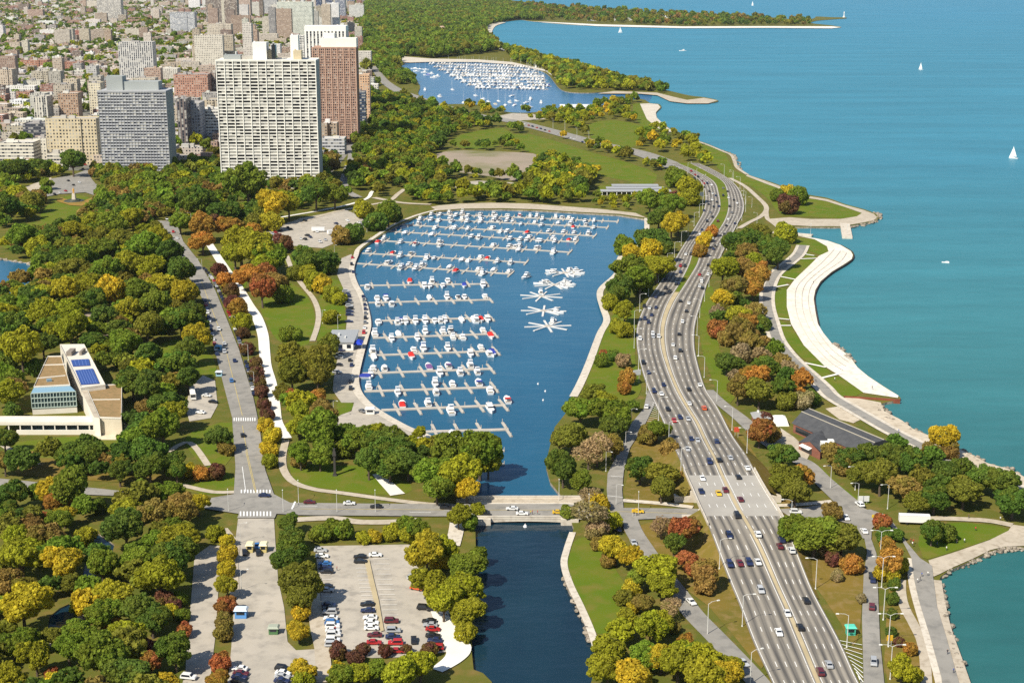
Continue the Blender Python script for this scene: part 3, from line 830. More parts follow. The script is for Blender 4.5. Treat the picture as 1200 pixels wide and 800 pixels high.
def trunk_mesh(seed):
    r = random.Random(seed); b = MB()
    b.tube((0, 0, -0.05), (0.02, 0.01, 0.62), 0.075, 0.05, 7, cap=False)
    for k in range(6):
        a = k * 1.05 + r.uniform(-.3, .3)
        z0 = r.uniform(0.42, 0.62)
        e = (math.cos(a) * r.uniform(.35, .6), math.sin(a) * r.uniform(.35, .6), r.uniform(0.95, 1.35))
        b.tube((0.015, 0.01, z0), e, 0.034, 0.010, 5, cap=False)
    b.tube((0.02, 0.01, 0.6), (0.05, -0.03, 1.5), 0.05, 0.012, 6, cap=False)
    return b.mesh('trunk', M_bark)
TRUNKS = [trunk_mesh(i) for i in range(4)]

# trees one can tell apart: x,y of the crown in the photograph's pixels, its radius, its colour
TREES = '''15,575,18g 10,597,12g 80,573,21G 65,587,12o 75,602,13y 70,612,14G 29,607,8r 50,606,6r 16,627,16l 57,625,18b 35,637,14l 25,655,20l 77,660,20y 7,677,18b 27,708,26y 82,682,12v 100,630,11l 117,594,9g 145,595,16l 147,618,22g 180,600,18b 212,597,18b 232,588,13y 180,634,14G 212,627,22l 120,662,18G 157,652,20G 205,655,22g 188,677,25l 128,694,20l 118,716,19G 91,712,9l 160,712,22g 195,703,10d 140,552,14g 82,539,14g 107,534,15g 100,549,10g 175,545,18g 205,540,12g 207,550,13g 221,553,8y 236,557,9o 253,554,10d 200,577,14G 182,578,12G 164,577,11G
 178,722,20g 150,744,19l 134,733,10o 132,727,5r 202,712,9d 199,717,9y 177,777,13r 205,762,20g 214,741,9r 152,785,22g 195,797,13y 120,770,26G 80,758,18G 42,770,17l 10,790,18l 15,760,14G 8,735,12v 90,738,14G 60,790,7r 76,792,7r 62,745,12v 30,752,14G 98,742,13G 170,758,9d 212,703,8G 214,722,8G
 266,635,8y 265,651,11y 265,668,10y 266,688,12l 264,710,11r 262,728,12b 262,742,11b 257,778,11r 256,795,12o 252,626,10l 338,612,12g 342,627,14g 345,645,17g 338,658,17g 352,682,24v 350,702,17v 352,718,11y 350,737,13y 354,782,14y 356,797,11l 375,627,11G 388,621,12G 403,622,12G 426,631,8l 440,630,8y 457,626,10l 475,613,9G 488,621,13G 477,628,10l
 500,650,22y 520,645,15l 515,660,12y 545,660,21G 505,682,20l 542,685,24l 520,707,18l 545,712,19l 560,652,10G 547,743,12l 470,783,24l 492,778,20l 440,783,15G 422,786,15l 400,789,16G 396,765,10d 424,762,8d 416,772,9d 452,763,8d 476,761,6d 502,762,9d 537,605,13l 560,598,8l 550,613,10G 562,528,26G 528,527,26G 505,550,26G 542,555,22l 512,568,20G 547,572,15y 572,541,16l 465,526,21g 457,543,18g 478,541,18g 417,517,18G 445,521,21g 432,541,17g 460,511,16g 405,527,12G
 375,532,16G 372,502,23G 352,482,15l 380,490,17b 350,500,14l 345,470,11r 372,466,9o 352,532,15G 350,541,9b 343,419,19v 342,438,18v 374,423,22v 385,404,13v 372,442,15v 335,393,9G 346,393,8G 290,410,8d 300,437,8d 299,426,7d 306,460,8d 304,449,7d 310,475,8d 314,487,8d 312,500,9y 318,512,10y 315,528,10y 317,541,9l 280,362,11o 283,378,11l 272,355,8d 257,317,8d 264,330,10o 272,342,9d 285,391,7d 235,266,15o 237,282,13o 267,262,14o 297,272,10o 282,284,23l 275,296,17l 320,302,17G 300,297,20l 308,311,15l 292,322,15o 310,318,14r 307,340,16r 325,333,15b 332,346,12G 345,322,9v 332,288,11d
 360,303,16g 382,301,15g 380,313,12g 412,276,12g 400,279,11b 427,248,11l 455,248,14G 440,262,12g 462,253,10g 370,332,12l 376,336,11y 390,347,10l 397,351,8l 360,322,10l 388,373,9l 290,215,22G 232,238,20g 262,246,16g 211,258,13G 322,240,17y 318,262,12l 338,238,15l 370,228,15g 392,228,14G 252,262,11d 300,262,11v
 50,366,16l 80,363,16l 82,383,18l 12,382,18g 25,408,24l 50,402,14g 7,458,18l 120,373,15g 110,396,14g 140,383,16g 172,381,18v 150,403,18G 175,418,16g 212,373,18g 230,391,18y 222,406,18g 205,426,18g 220,443,15g 155,446,18g 175,443,17g 187,471,16g 170,456,14g 200,483,18l 190,501,20G 172,531,19g 255,511,15g 265,526,9b 80,528,16g 107,526,16g 5,512,14g 5,541,13b 40,432,10g 8,425,12g 15,485,10g 170,480,10b 168,495,9v 145,420,12g 128,410,10G
 95,300,16G 120,290,17G 145,280,17v 170,290,17G 185,275,15l 215,320,16g 200,300,15g 178,312,17l 150,312,17l 125,318,17G 100,330,17l 75,340,17y 50,345,14l 130,342,18y 160,340,18G 190,335,17l 215,345,15y 225,362,13g 180,358,17G 150,362,16l 110,355,16g 30,275,11g 22,278,14G 60,278,13g 42,293,12l 90,268,14l 110,262,12l 130,262,15G 155,255,14l 8,242,14g 20,230,11l 40,240,12v 45,232,9b 125,238,12G 148,216,11v 165,218,12G 178,222,10G 48,198,10g 15,195,14g 85,190,13g 85,310,15v 60,320,11l 65,305,10g
 727,343,14g 752,336,12g 717,356,10l 732,363,13l 722,385,9l 732,388,10l 704,424,8G 707,415,5r 717,418,7g 731,424,9w 734,444,10o 732,456,8o 695,460,15v 680,478,18G 717,479,20G 710,467,13l 717,496,18g 727,487,16G 670,512,16v 700,522,20w 718,523,13b 770,501,14G 757,513,11b 750,547,17g 777,552,20v 782,528,11b 775,573,14v 800,580,8b 794,562,10b 660,549,18g 680,563,14G 656,514,14v 690,529,17w 717,521,11b 695,600,23w 700,590,12y 667,603,9G 690,581,13w 717,613,12l 700,623,12w 722,643,16y 740,653,14y 712,658,9b 700,638,8b 770,663,24l 750,672,16G 777,683,18l 775,616,13w 807,613,13b 800,624,17r 790,636,14g 805,652,13r 815,668,14r 827,672,16b 825,688,12b 785,711,13w 740,693,11y 742,713,8y 755,706,13b 730,701,10v 712,757,18l 735,729,14l 762,737,18l 775,726,14l 775,767,18y 745,791,22y 755,764,18G 712,782,20l 795,777,20l 820,772,20l 840,774,16l 857,777,13l 825,793,20l 850,794,17y 802,753,9o 790,736,7b
 795,258,14y 787,266,13y 772,251,15g 790,238,14G 810,233,11l 805,221,14l 792,211,12G 762,236,13G 767,276,16g 772,288,15g 757,281,12g 732,291,12G 740,297,10y 762,296,15y 770,311,16l 737,311,18G 750,326,18G 725,336,16g 775,316,12G 833,273,7o 824,286,8y 821,296,8o 828,279,7y
 860,281,14g 875,276,15g 890,273,14v 900,291,15g 922,276,12l 875,296,13b 912,298,14g 865,291,12g 847,316,15l 870,313,14b 885,308,10l 887,323,15o 882,336,13o 862,336,15b 845,347,13y 847,358,9b 860,351,9g 865,368,14l 875,378,13o 884,368,12b 842,388,12r 867,391,16b 895,381,9g 852,398,10b 880,403,13b 852,423,14g 900,428,15g 870,416,12w 875,441,14o 887,443,15o 865,456,15b 890,458,17v 917,456,13g 940,471,11w 952,468,9g 920,472,11v 897,491,8d 890,506,15r 903,509,11b 917,533,17g 925,561,16v 940,558,14o 920,566,15v 932,578,15v 925,242,12d 937,232,11G 910,230,8G 920,226,8y
 1105,516,15y 1112,530,10b 1092,533,11b 977,531,14b 997,536,15g 1017,531,15g 1007,553,15v 990,548,12b 1032,558,18v 1050,533,16g 1070,548,18g 1062,568,17b 1095,581,17g 1074,587,13v 1107,556,18g 1130,571,20v 1125,548,16g 1150,561,16g 1170,568,17g 1188,582,20g 1182,561,14g 955,621,26G 930,621,17G 987,631,20v 975,601,11b 967,646,8w 1000,663,12o 977,656,9d 980,676,7w 1033,613,10r 1037,628,9g 1050,628,8g 1040,641,9o 1042,661,15o 1055,663,10l 1035,673,10y 1047,676,9y 1047,686,7g 1092,623,13g 1110,626,11g 1045,703,7g 1045,721,6g 1045,741,6g 1055,753,6d 1067,761,8o 1057,786,16l 1072,793,10l 1010,702,6w'''
recs = []
for t in TREES.split():
    x, y, rc_ = t.split(',')
    recs.append((float(x), float(y), float(rc_[:-1]), rc_[-1]))
recs.sort(key=lambda t: -t[2])
ZONES = [('above the lily pool in the lower left', '0,560 250,560 250,650 0,650'), ('around the lower end of the lily pool', '0,650 222,650 222,735 0,735'), ('at the lower left corner', '0,735 240,735 240,830 0,830'), ('between gravel lot and plaza', '240,610 280,610 285,830 235,830'),
         ('between the plaza and the big car park', '325,600 372,600 368,830 335,830'), ('in the hedge above the big car park', '365,605 500,605 500,640 365,640'), ('on the bank between car park and lagoon', '485,590 575,590 575,760 485,760'), ('below the big car park', '370,750 520,750 520,830 370,830'),
         ('left of the harbour mouth', '395,495 600,495 600,600 395,600'), ('beside the white gravel path', '240,300 320,300 322,560 260,560'), ('between gravel path and harbour house', '318,380 400,380 400,560 318,560'), ('around the curving lawn path', '280,290 420,290 420,400 318,400'), ('north of the gravel lot', '205,200 480,200 480,300 205,300'),
         ('around the museum', '0,350 150,350 150,560 0,560'), ('between museum and long street', '150,365 280,365 280,560 150,560'), ('in the wood above the museum', '0,255 240,255 240,370 0,370'), ('by the monument lawn', '0,180 210,180 210,262 0,262'),
         ('between harbour and expressway', '640,260 770,260 770,480 640,480'), ('beside the harbour channel', '640,455 735,455 735,630 640,630'), ('inside the left slip road loop', '728,480 818,480 818,590 728,590'), ('on the lagoon bank below the overpass', '690,605 840,605 840,720 690,720'), ('at the bottom edge beside the lagoon', '690,690 880,690 880,830 690,830'),
         ('at the upper end of the harbour', '740,200 815,200 815,330 740,330'), ('on the expressway median', '815,260 845,260 845,305 815,305'), ('between expressway and white terrace', '835,260 940,260 940,420 835,420'), ('above the dark roofed theatre', '835,400 965,400 965,495 835,495'), ('between expressway and the right slip road', '880,480 965,480 965,595 880,595'),
         ('on the small headland', '900,215 950,215 950,250 900,250'), ('in the grove right of the theatre', '965,500 1200,500 1200,600 965,600'), ('between slip road and lakefront road', '1020,600 1090,600 1090,830 1020,830'), ('below the right hand junction', '915,590 1030,590 1030,720 915,720'), ('on the lawn by the turquoise basin', '1075,600 1130,600 1130,650 1075,650')]
ZP = [(n, pts(s)) for n, s in ZONES]
def zone_of(x, y, dflt='in the park'):
    for n, P in ZP:
        if inside([(x, y)], P)[0]: return n
    return dflt
TREE_XY, TREE_R = [], []
n_tree = n_bush = 0
for (x, y, r, c) in recs:
    Rr = 6.0
    zc = 1.1 if (r >= 9 and n_tree < 300) else 0.62
    for _ in range(4):
        P = at(x, y, zc * Rr)
        Rr = r * (P - cam.location).length / FPX * 1.20
    base = PAL[c]
    j = random.uniform(0.85, 1.18)
    colr = tuple(min(0.8, v * j * random.uniform(0.93, 1.07)) for v in base)
    rz = random.uniform(0, 6.28)
    TREE_XY.append((P.x, P.y)); TREE_R.append(Rr)
    big = 'tall' if Rr > 7.8 else ('small' if Rr < 4.6 else 'rounded')
    if r >= 9 and n_tree < 300:
        n_tree += 1
        col_ = c in 'yr' and 240 < x < 290 and y > 600
        o = empty('tree', (P.x, P.y, 0.0), rz, (Rr * random.uniform(.95, 1.18), Rr * random.uniform(.88, 1.08), Rr * random.uniform(0.85, 1.18)))
        src = BARE if c == 'w' else CROWNS
        inst('crown', random.choice(src), o, color=colr)
        inst('trunk', random.choice(TRUNKS), o)
        tag(o, cat='tree', group='trees of the lakeside park')
        want(o, '%s %s tree %s' % (big, CNAME[c], zone_of(x, y)), P.y)
    else:
        n_bush += 1
        o = inst('shrub', random.choice(BUSH), None, (P.x, P.y, 0.0), rz, colr)
        o.scale = (Rr * 1.1, Rr * 1.1, Rr * 1.25)
        tag(o, cat='shrub', group='bushes and young trees of the park')
        want(o, '%s %s shrub %s' % ('big' if Rr > 4.4 else 'small', CNAME[c], zone_of(x, y)), P.y)

# woods that read as one mass: filled between the roads, lots and lawns
def in_any(XY, polys):
    if not len(XY): return np.zeros(0, bool)
    ok = np.zeros(len(XY), bool)
    lo, hi = XY.min(0), XY.max(0)
    for P in polys:
        A = np.asarray(P, float)
        b0, b1 = A.min(0), A.max(0)
        if (b1 < lo).any() or (b0 > hi).any(): continue
        m = np.where((XY[:, 0] > b0[0]) & (XY[:, 0] < b1[0]) & (XY[:, 1] > b0[1]) & (XY[:, 1] < b1[1]) & ~ok)[0]
        if len(m): ok[m] = inside(XY[m], A)
    return ok
PROTO_NEAR = [crown_arrays(np.random.default_rng(500 + i), 22, 190, 0.13) for i in range(6)]
PROTO_MID = [crown_arrays(np.random.default_rng(600 + i), 14, 70, 0.24) for i in range(6)]
PROTO_FAR = [crown_arrays(np.random.default_rng(700 + i), 7, 20, 0.5, irr=0.0) for i in range(6)]
LAKE_KEEP = [(p[0], p[1]) for p in shore_w]
def wood(s, spacing, R, palette, keep=1.0, lawns=True):
    P = np.array([tuple(at(x, y)[:2]) for x, y in pts(s)])
    lo, hi = P.min(0), P.max(0)
    gx, gy = np.meshgrid(np.arange(lo[0], hi[0], spacing), np.arange(lo[1], hi[1], spacing))
    XY = np.stack([gx.ravel(), gy.ravel()], 1)
    XY = XY + RNG.uniform(-.42, .42, XY.shape) * spacing
    XY = XY[inside(XY, P)]
    if not len(XY): return []
    XY = XY[RNG.random(len(XY)) < keep]
    XY = XY[inside(XY, np.array(outer))]
    XY = XY[~in_any(XY, AVOID)]
    XY = XY[~in_any(XY + np.array([0, -R * .5]), AVOID[1:])]
    XY = XY[~in_any(XY + np.array([R * .8, 0]), AVOID[1:])]
    if len(XY) and P[:, 1].min() < 900:
        for s_ in (1.2, 2.4): XY = XY[~in_any(XY + np.array([0, R * s_]), VIS)]
    if TREE_XY and len(XY):
        T = np.array(TREE_XY); TR = np.array(TREE_R)
        near = np.array([(np.hypot(T[:, 0] - p[0], T[:, 1] - p[1]) < 0.62 * (TR + R)).any() for p in XY])
        XY = XY[~near]
    return [(p[0], p[1], R * RNG.uniform(.7, 1.25), palette[RNG.integers(len(palette))]) for p in XY]
W = []
W += wood('0,200 130,205 185,222 205,260 240,350 246,430 160,560 0,560', 9.5, 5.8, 'ggGGGlvvb', 0.92)
W += wood('0,560 275,560 272,605 250,640 225,650 215,760 200,890 -40,890', 8.2, 5.4, 'ggGGGllvvby', 0.92)
W += wood('125,215 255,186 400,185 440,215 400,236 330,252 300,270 250,275 205,262 180,240 130,230', 12, 6.4, 'ggGGGlvvb', 0.95)
W += wood('205,260 240,258 330,300 300,330 260,310 225,300', 12, 5.0, 'lGov', 0.3)
W += wood('400,175 440,148 510,160 512,185 540,206 625,208 640,190 690,205 705,215 700,236 640,240 500,240 440,232 415,215', 12, 6.4, 'gGGGGlllvv', 0.9)
W += wood('425,108 480,118 560,142 640,162 700,178 640,186 580,178 510,178 440,150 425,140', 13, 6.4, 'ggGGlv', 0.8)
W += wood('600,165 660,185 720,205 700,212 640,200 600,190', 13, 6, 'gGlvy', 0.5)
W += wood('620,185 700,205 700,240 640,240 620,225', 13, 5.5, 'lGyv', 0.5)
W += wood('690,228 800,232 800,248 690,246', 11, 4.0, 'gGGlllyv', 0.7)
W += wood('640,152 700,160 745,175 800,200 815,235 775,245 760,225 700,200', 14, 6, 'glyvGd', 0.28)
W += wood('635,138 665,128 750,116 770,150 810,166 845,180 862,200 830,198 800,188 750,172 700,158 660,150', 13, 6.0, 'yllllGGGv', 0.60)
W += wood('845,185 905,216 945,232 925,240 895,235 865,212', 14, 4.5, 'Ggly', 0.15)
W += wood('520,120 650,128 700,125 690,140 640,146 560,132', 14, 5, 'ggGly', 0.5)
W += wood('440,100 492,100 480,85 466,78 440,80', 14, 7, 'gGGv', 0.95)
W += wood('590,58 640,70 700,86 712,92 780,107 790,113 770,108 700,106 660,104 648,92 635,80 600,72', 14, 7.5, 'gGGGlllvv', 0.9)
W += wood('640,265 770,260 760,330 720,470 640,590', 12, 4.2, 'Gglvb', 0.10)
W += wood('735,470 812,580 800,593 735,585', 10, 4, 'vbGG', 0.18)
W += wood('835,300 905,300 905,380 965,455 940,480 880,490 850,440 830,400', 10, 4.8, 'gGGvvbbow', 0.6)
W += wood('735,620 800,612 870,740 850,760 780,690', 10, 4, 'vbGo', 0.16)
W += wood('900,520 950,560 970,590 925,590 890,530', 9, 3.8, 'vbGo', 0.22)
W += wood('975,505 1100,528 1200,560 1200,605 1100,600 1000,570', 10, 5.6, 'ggGvvb', 0.7)
W += wood('690,700 880,740 905,890 690,890', 9, 4.6, 'llyGvG', 0.6)
W += wood('330,470 400,470 500,500 560,560 500,588 400,575 345,560', 9, 4.6, 'gGGvlv', 0.6)
W += wood('380,775 520,775 545,890 380,890', 9, 4.4, 'llGy', 0.55)
W += wood('600,178 690,186 704,206 620,206', 12, 5.5, 'gGGlv', 0.5)
W += wood('690,165 760,176 800,196 740,202', 12, 5.5, 'gGlyv', 0.5)
W += wood('540,140 640,166 600,176 540,165', 12, 5.5, 'gGGlv', 0.4)
far = []
far += wood('420,70 440,100 470,78 500,70 590,60 565,42 572,30 600,24 640,24 600,8 595,1 430,0 424,30', 17, 10.5, 'gGGGGGvv', 0.85)
far += wood('600,24 612,22 622,22 700,27 800,31 950,30 950,25 850,20 715,12.5 640,7 600,5', 24, 9, 'gGGvvbg', 0.40)
far += wood('-20,205 130,205 260,195 380,210 425,165 425,90 420,0 -20,0', 21, 7.0, 'gGGGGlv', 0.50)
def scatter(name, rows, label, cat):
    Vs, Cs, Ts = [], [], []
    for (x, y, R, c) in rows:
        d = math.hypot(x, y)
        pr = PROTO_NEAR if d < 1150 else (PROTO_MID if d < 2300 else PROTO_FAR)
        Q, t, pa = pr[RNG.integers(len(pr))]
        a = RNG.uniform(0, 6.28); ca, sa = math.cos(a), math.sin(a)
        S = R * RNG.uniform(0.9, 1.1); Z = S * RNG.uniform(0.85, 1.15)
        V = np.empty_like(Q)
        V[..., 0] = (Q[..., 0] * ca - Q[..., 1] * sa) * S + x
        V[..., 1] = (Q[..., 0] * sa + Q[..., 1] * ca) * S + y
        V[..., 2] = Q[..., 2] * Z
        k = np.array(PAL[c]) * RNG.uniform(0.8, 1.2) * RNG.uniform(.93, 1.07, 3)
        Vs.append(V.reshape(-1, 3))
        Cs.append(np.concatenate([np.tile(k, (len(Q), 1)) * (0.85 + 0.3 * pa[:, None]), np.ones((len(Q), 1))], 1))
        Ts.append(t)
    me = np_mesh(name, np.vstack(Vs), 4, M_leafs, {'col': ('FLOAT_COLOR', np.vstack(Cs)), 'tint': ('FLOAT', np.concatenate(Ts))})
    o = link(bpy.data.objects.new(name, me))
    return tag(o, label, cat, kind='stuff')
print('TREES', n_tree, n_bush, len(W), len(far))
scatter('woodland', W, 'mixed green and autumn woodland filling the park around the harbour', 'woodland')

# ================================================================ the city
CITY_FOOT = []
M_cells = wall_mat('tower_glazing', 3.0, 3.0, 1.0, 1.0, glass=(0.016, 0.017, 0.02), blinds=0.55)
M_cells2 = wall_mat('slab_glazing', 3.0, 3.0, 1.0, 1.0, glass=(0.035, 0.04, 0.055), blinds=0.3)
M_tower_w = noisy('tower_concrete', (0.82, 0.79, 0.71), (0.77, 0.74, 0.66), 0.05)
M_tower_g = noisy('tower_aluminium', (0.47, 0.475, 0.49), (0.41, 0.415, 0.43), 0.05)
M_tower_b = noisy('tower_brick', (0.46, 0.29, 0.21), (0.38, 0.23, 0.165), 0.25, c=(0.54, 0.37, 0.28), scale2=0.8)
M_endw = noisy('end_wall', (0.36, 0.38, 0.36), (0.31, 0.33, 0.32), 0.05)
M_gravel = noisy('roof_gravel', (0.45, 0.42, 0.36), (0.38, 0.35, 0.30), 0.1)
M_wpaint = mat('white_wall', (0.78, 0.76, 0.70), 0.8)
M_cream = mat('cream_wall', (0.55, 0.46, 0.30), 0.8)
def place_front(x0, x1, yb, yt):
    A, B = at(x0, yb), at(x1, yb)
    h = z_on((x0 + x1) / 2, yt, A.y)[0]
    CITY_FOOT.append([(A.x - 6, A.y - 8), (B.x + 6, A.y - 8), (B.x + 6, A.y + 45), (A.x - 6, A.y + 45)])
    return A, B.x - A.x, h
def hero_tower(name, x0, x1, yb, yt, dep, nb, nf, mf, mg, cw, sh, label, gcol=(.5, .5, .5), end=None, pent=(), open_base=0, proud=0.35, sub=0, roofm=None):
    A, w, h = place_front(x0, x1, yb, yt)
    o = empty(name, A)
    tag(o, label, 'apartment tower')
    g = MB()
    nbs = max(2, round(nb * dep / w))
    fh = (h - open_base) / nf
    z0 = open_base
    for (P, Q, k) in (((.5, .5), (w - .5, .5), nb), ((w - .5, .5), (w - .5, dep - .5), nbs), ((w - .5, dep - .5), (.5, dep - .5), nb), ((.5, dep - .5), (.5, .5), nbs)):
        g.face([(P[0], P[1], z0), (Q[0], Q[1], z0), (Q[0], Q[1], h - .5), (P[0], P[1], h - .5)], 0, [(0, 0), (3 * k * (sub or 1), 0), (3 * k * (sub or 1), 3 * nf), (0, 3 * nf)])
    if open_base: g.box(3, w - 3, 3, dep - 3, 0, open_base, 0)
    gl = g.build('glazing', M_cells if mg == 0 else M_cells2, o); gl.color = (*gcol, 1)
    f = MB()
    for i in range(nf + 1):
        z = z0 + i * fh
        f.box(0.15, w - .15, 0.15, dep - .15, z - sh * fh / 2, z + sh * fh / 2, bottom=True)
    f.build('floor_band', mf, o)
    c = MB()
    for i in range(nb + 1):
        x = i * (w - cw) / nb
        for y in (-proud, dep - .5):
            c.box(x, x + cw, y, y + .5 + proud, 0, h + .6)
    if sub == 3:
        for i in range(nb * (sub + 0)):
            if i % sub: 
                x = cw / 2 + i * (w - cw) / (nb * sub)
                c.box(x - cw * .22, x + cw * .22, 0.0, .3, z0, h)
    if end is None:
        for i in range(1, nbs):
            y = i * dep / nbs
            for x in (-proud, w - .5): c.box(x, x + .5 + proud, y - cw / 2, y + cw / 2, 0, h + .6)
    c.build('column', mf, o)
    if end is not None:
        for x in (-.2, w - .3):
            e = MB(); e.box(x, x + .5, .6, dep - .6, 0, h + .3)
            e.build('end_wall', end, o)
    r = MB(); r.box(.3, w - .3, .3, dep - .3, h + sh * fh / 2 + .01, h + 1.0); r.box(-.1, w + .1, -.1, .3, h + .2, h + 1.6); r.box(-.1, w + .1, dep - .3, dep + .1, h + .2, h + 1.6)
    ro = r.build('roof', roofm or mf, o)
    for (a, b, c0, d0, hh, mm) in pent:
        p = MB(); p.box(a * w, b * w, c0 * dep, d0 * dep, h + .9, h + hh)
        p.box(a * w + 1, a * w + 2.5, c0 * dep + 1, c0 * dep + 2.5, h + hh - .01, h + hh + 1.2)
        p.build('penthouse', mm, ro)
    return o
hero_tower('apartment_tower', 260, 375, 221, 72, 24, 12, 40, M_tower_w, 0, 0.8, .34, 'broad white lattice apartment tower with rows of dark windows at the park edge', (.6, .6, .55), M_endw,
           [(.07, .24, .25, .75, 5, M_endw), (.36, .50, .3, .9, 16, M_wpaint), (.5, .57, .5, .95, 9, M_cream), (.55, .59, .3, .6, 14, M_glass), (.73, .81, .55, .95, 22, M_wpaint), (.77, .85, .2, .6, 9, M_cream), (.24, .36, .3, .8, 4, M_gravel)], sub=2)
hero_tower('apartment_tower', 121, 200, 206, 108, 30, 22, 27, M_tower_g, 1, .24, .46, 'blue-grey slab tower with horizontal window bands and dark east side', (.5, .5, .5), M_endw,
           [(.12, .86, .35, .9, 9, M_endw), (.1, .34, .3, .8, 14, M_endw)], open_base=5, proud=.14)
hero_tower('apartment_tower', 369, 420, 168, 57, 26, 7, 38, M_tower_b, 1, 1.6, .38, 'tall brown brick tower right of the white lattice tower', (.42, .26, .2), None, [(.2, 1, .2, .9, 11, M_tower_w), (.25, .5, .3, .8, 16, M_tower_w)], sub=3)
hero_tower('apartment_tower', 360, 408, 132, 37, 32, 11, 34, M_wpaint, 1, 2.6, .08, 'white vertically ribbed tower behind the brown brick tower', (.3, .3, .3), None, [(.0, 1, .0, 1, 7, M_wpaint)], proud=.6)

STYLE = {'p': (M_punch, 'apartment block'), 'h': (M_ribbon, 'block with ribbon windows'), 'v': (M_ribs, 'ribbed high-rise')}
def roof_parts(o, outline, h, rc, rnd, big):
    cx = sum(p[0] for p in outline) / len(outline); cy = sum(p[1] for p in outline) / len(outline)
    ins = [(cx + (p[0] - cx) * .985, cy + (p[1] - cy) * .985) for p in outline]
    r = MB(); r.face([(p[0], p[1], h) for p in ins])
    ro = r.build('roof', M_roofc, o); ro.color = (*rc, 1)
    b = MB()
    xs = [p[0] for p in outline]; ys = [p[1] for p in outline]
    w, d = max(xs) - min(xs), max(ys) - min(ys)
    for k in range(2 if big else 1):
        bx, by = min(xs) + w * rnd.uniform(.12, .5), min(ys) + d * rnd.uniform(.1, .35)
        bw, bd = min(w * .3, rnd.uniform(4, 9)), min(d * .3, rnd.uniform(3, 7))
        b.box(bx, bx + bw, by, by + bd, h - .1, h + rnd.uniform(2, 4.5))
    p = b.build('bulkhead', M_roofc, ro); p.color = (*[min(.75, v * 1.15) for v in rc], 1)
def block(name, A, w, dep, h, col, style, cat, rc, seed, rz=0.0, shape=None):
    rnd = random.Random(seed)
    o = empty(name, A, rz)
    shape = shape if shape is not None else rnd.choice('rrllun')
    if shape == 'l': out = [(0, 0), (w, 0), (w, dep), (w * .55, dep), (w * .55, dep * .55), (0, dep * .55)]
    elif shape == 'u' and w > 14: out = [(0, 0), (w * .36, 0), (w * .36, dep * .35), (w * .64, dep * .35), (w * .64, 0), (w, 0), (w, dep), (0, dep)]
    elif shape == 'n': out = [(0, 0), (w * .3, 0), (w * .3, -1.2), (w * .7, -1.2), (w * .7, 0), (w, 0), (w, dep), (0, dep)]
    else: out = [(0, 0), (w, 0), (w, dep), (0, dep)]
    wl = MB(); wl.prism(out, 0, h + .9, top=False)
    cx, cy = w / 2, dep / 2
    inn = [(cx + (p[0] - cx) * .985, cy + (p[1] - cy) * .985) for p in out]
    n = len(out)
    for i in range(n):
        j = (i + 1) % n
        wl.face([(*out[i], h + .9), (*out[j], h + .9), (*inn[j], h + .9), (*inn[i], h + .9)], 0)
        wl.face([(*inn[i], h + .9), (*inn[j], h + .9), (*inn[j], h - .2), (*inn[i], h - .2)], 0)
    wo = wl.build('wall', STYLE[style][0], o); wo.color = (*col, 1)
    roof_parts(o, out, h, rc, rnd, w * dep > 500)
    o['category'] = cat
    return o
def colname(c):
    r, g, b = c
    if max(c) < .16: return 'dark'
    if r > 1.6 * g: return 'red brick'
    if r > 1.35 * g: return 'brown brick'
    if max(c) - min(c) < .07: return 'white' if r > .55 else 'grey'
    if b > r: return 'blue-grey'
    return 'cream' if r > .52 else 'tan'
CZ = [('left of the blue-grey slab tower', '-40,130 121,130 121,230 -40,230'), ('between blue-grey slab and lattice tower', '200,100 262,100 262,230 200,230'), ('just above the blue-grey slab tower', '115,60 262,60 262,130 115,130'), ('at left above the hospital', '-40,70 120,70 120,130 -40,130'),
      ('behind the white lattice tower', '262,30 372,30 372,80 262,80'), ('by the brown brick tower', '355,30 445,30 445,215 355,215'), ('at the far top left', '-60,-50 130,-50 130,70 -60,70'), ('at the top behind ribbed tower', '130,-50 240,-50 240,70 130,70'), ('at the top above the white lattice tower', '240,-50 370,-50 370,30 240,30'), ('on the skyline beside the park', '370,-50 450,-50 450,30 370,30')]
CZP = [(n, pts(s)) for n, s in CZ]
def cz(x, y):
    for n, P in CZP:
        if inside([(x, y)], P)[0]: return n
    return 'in the city'
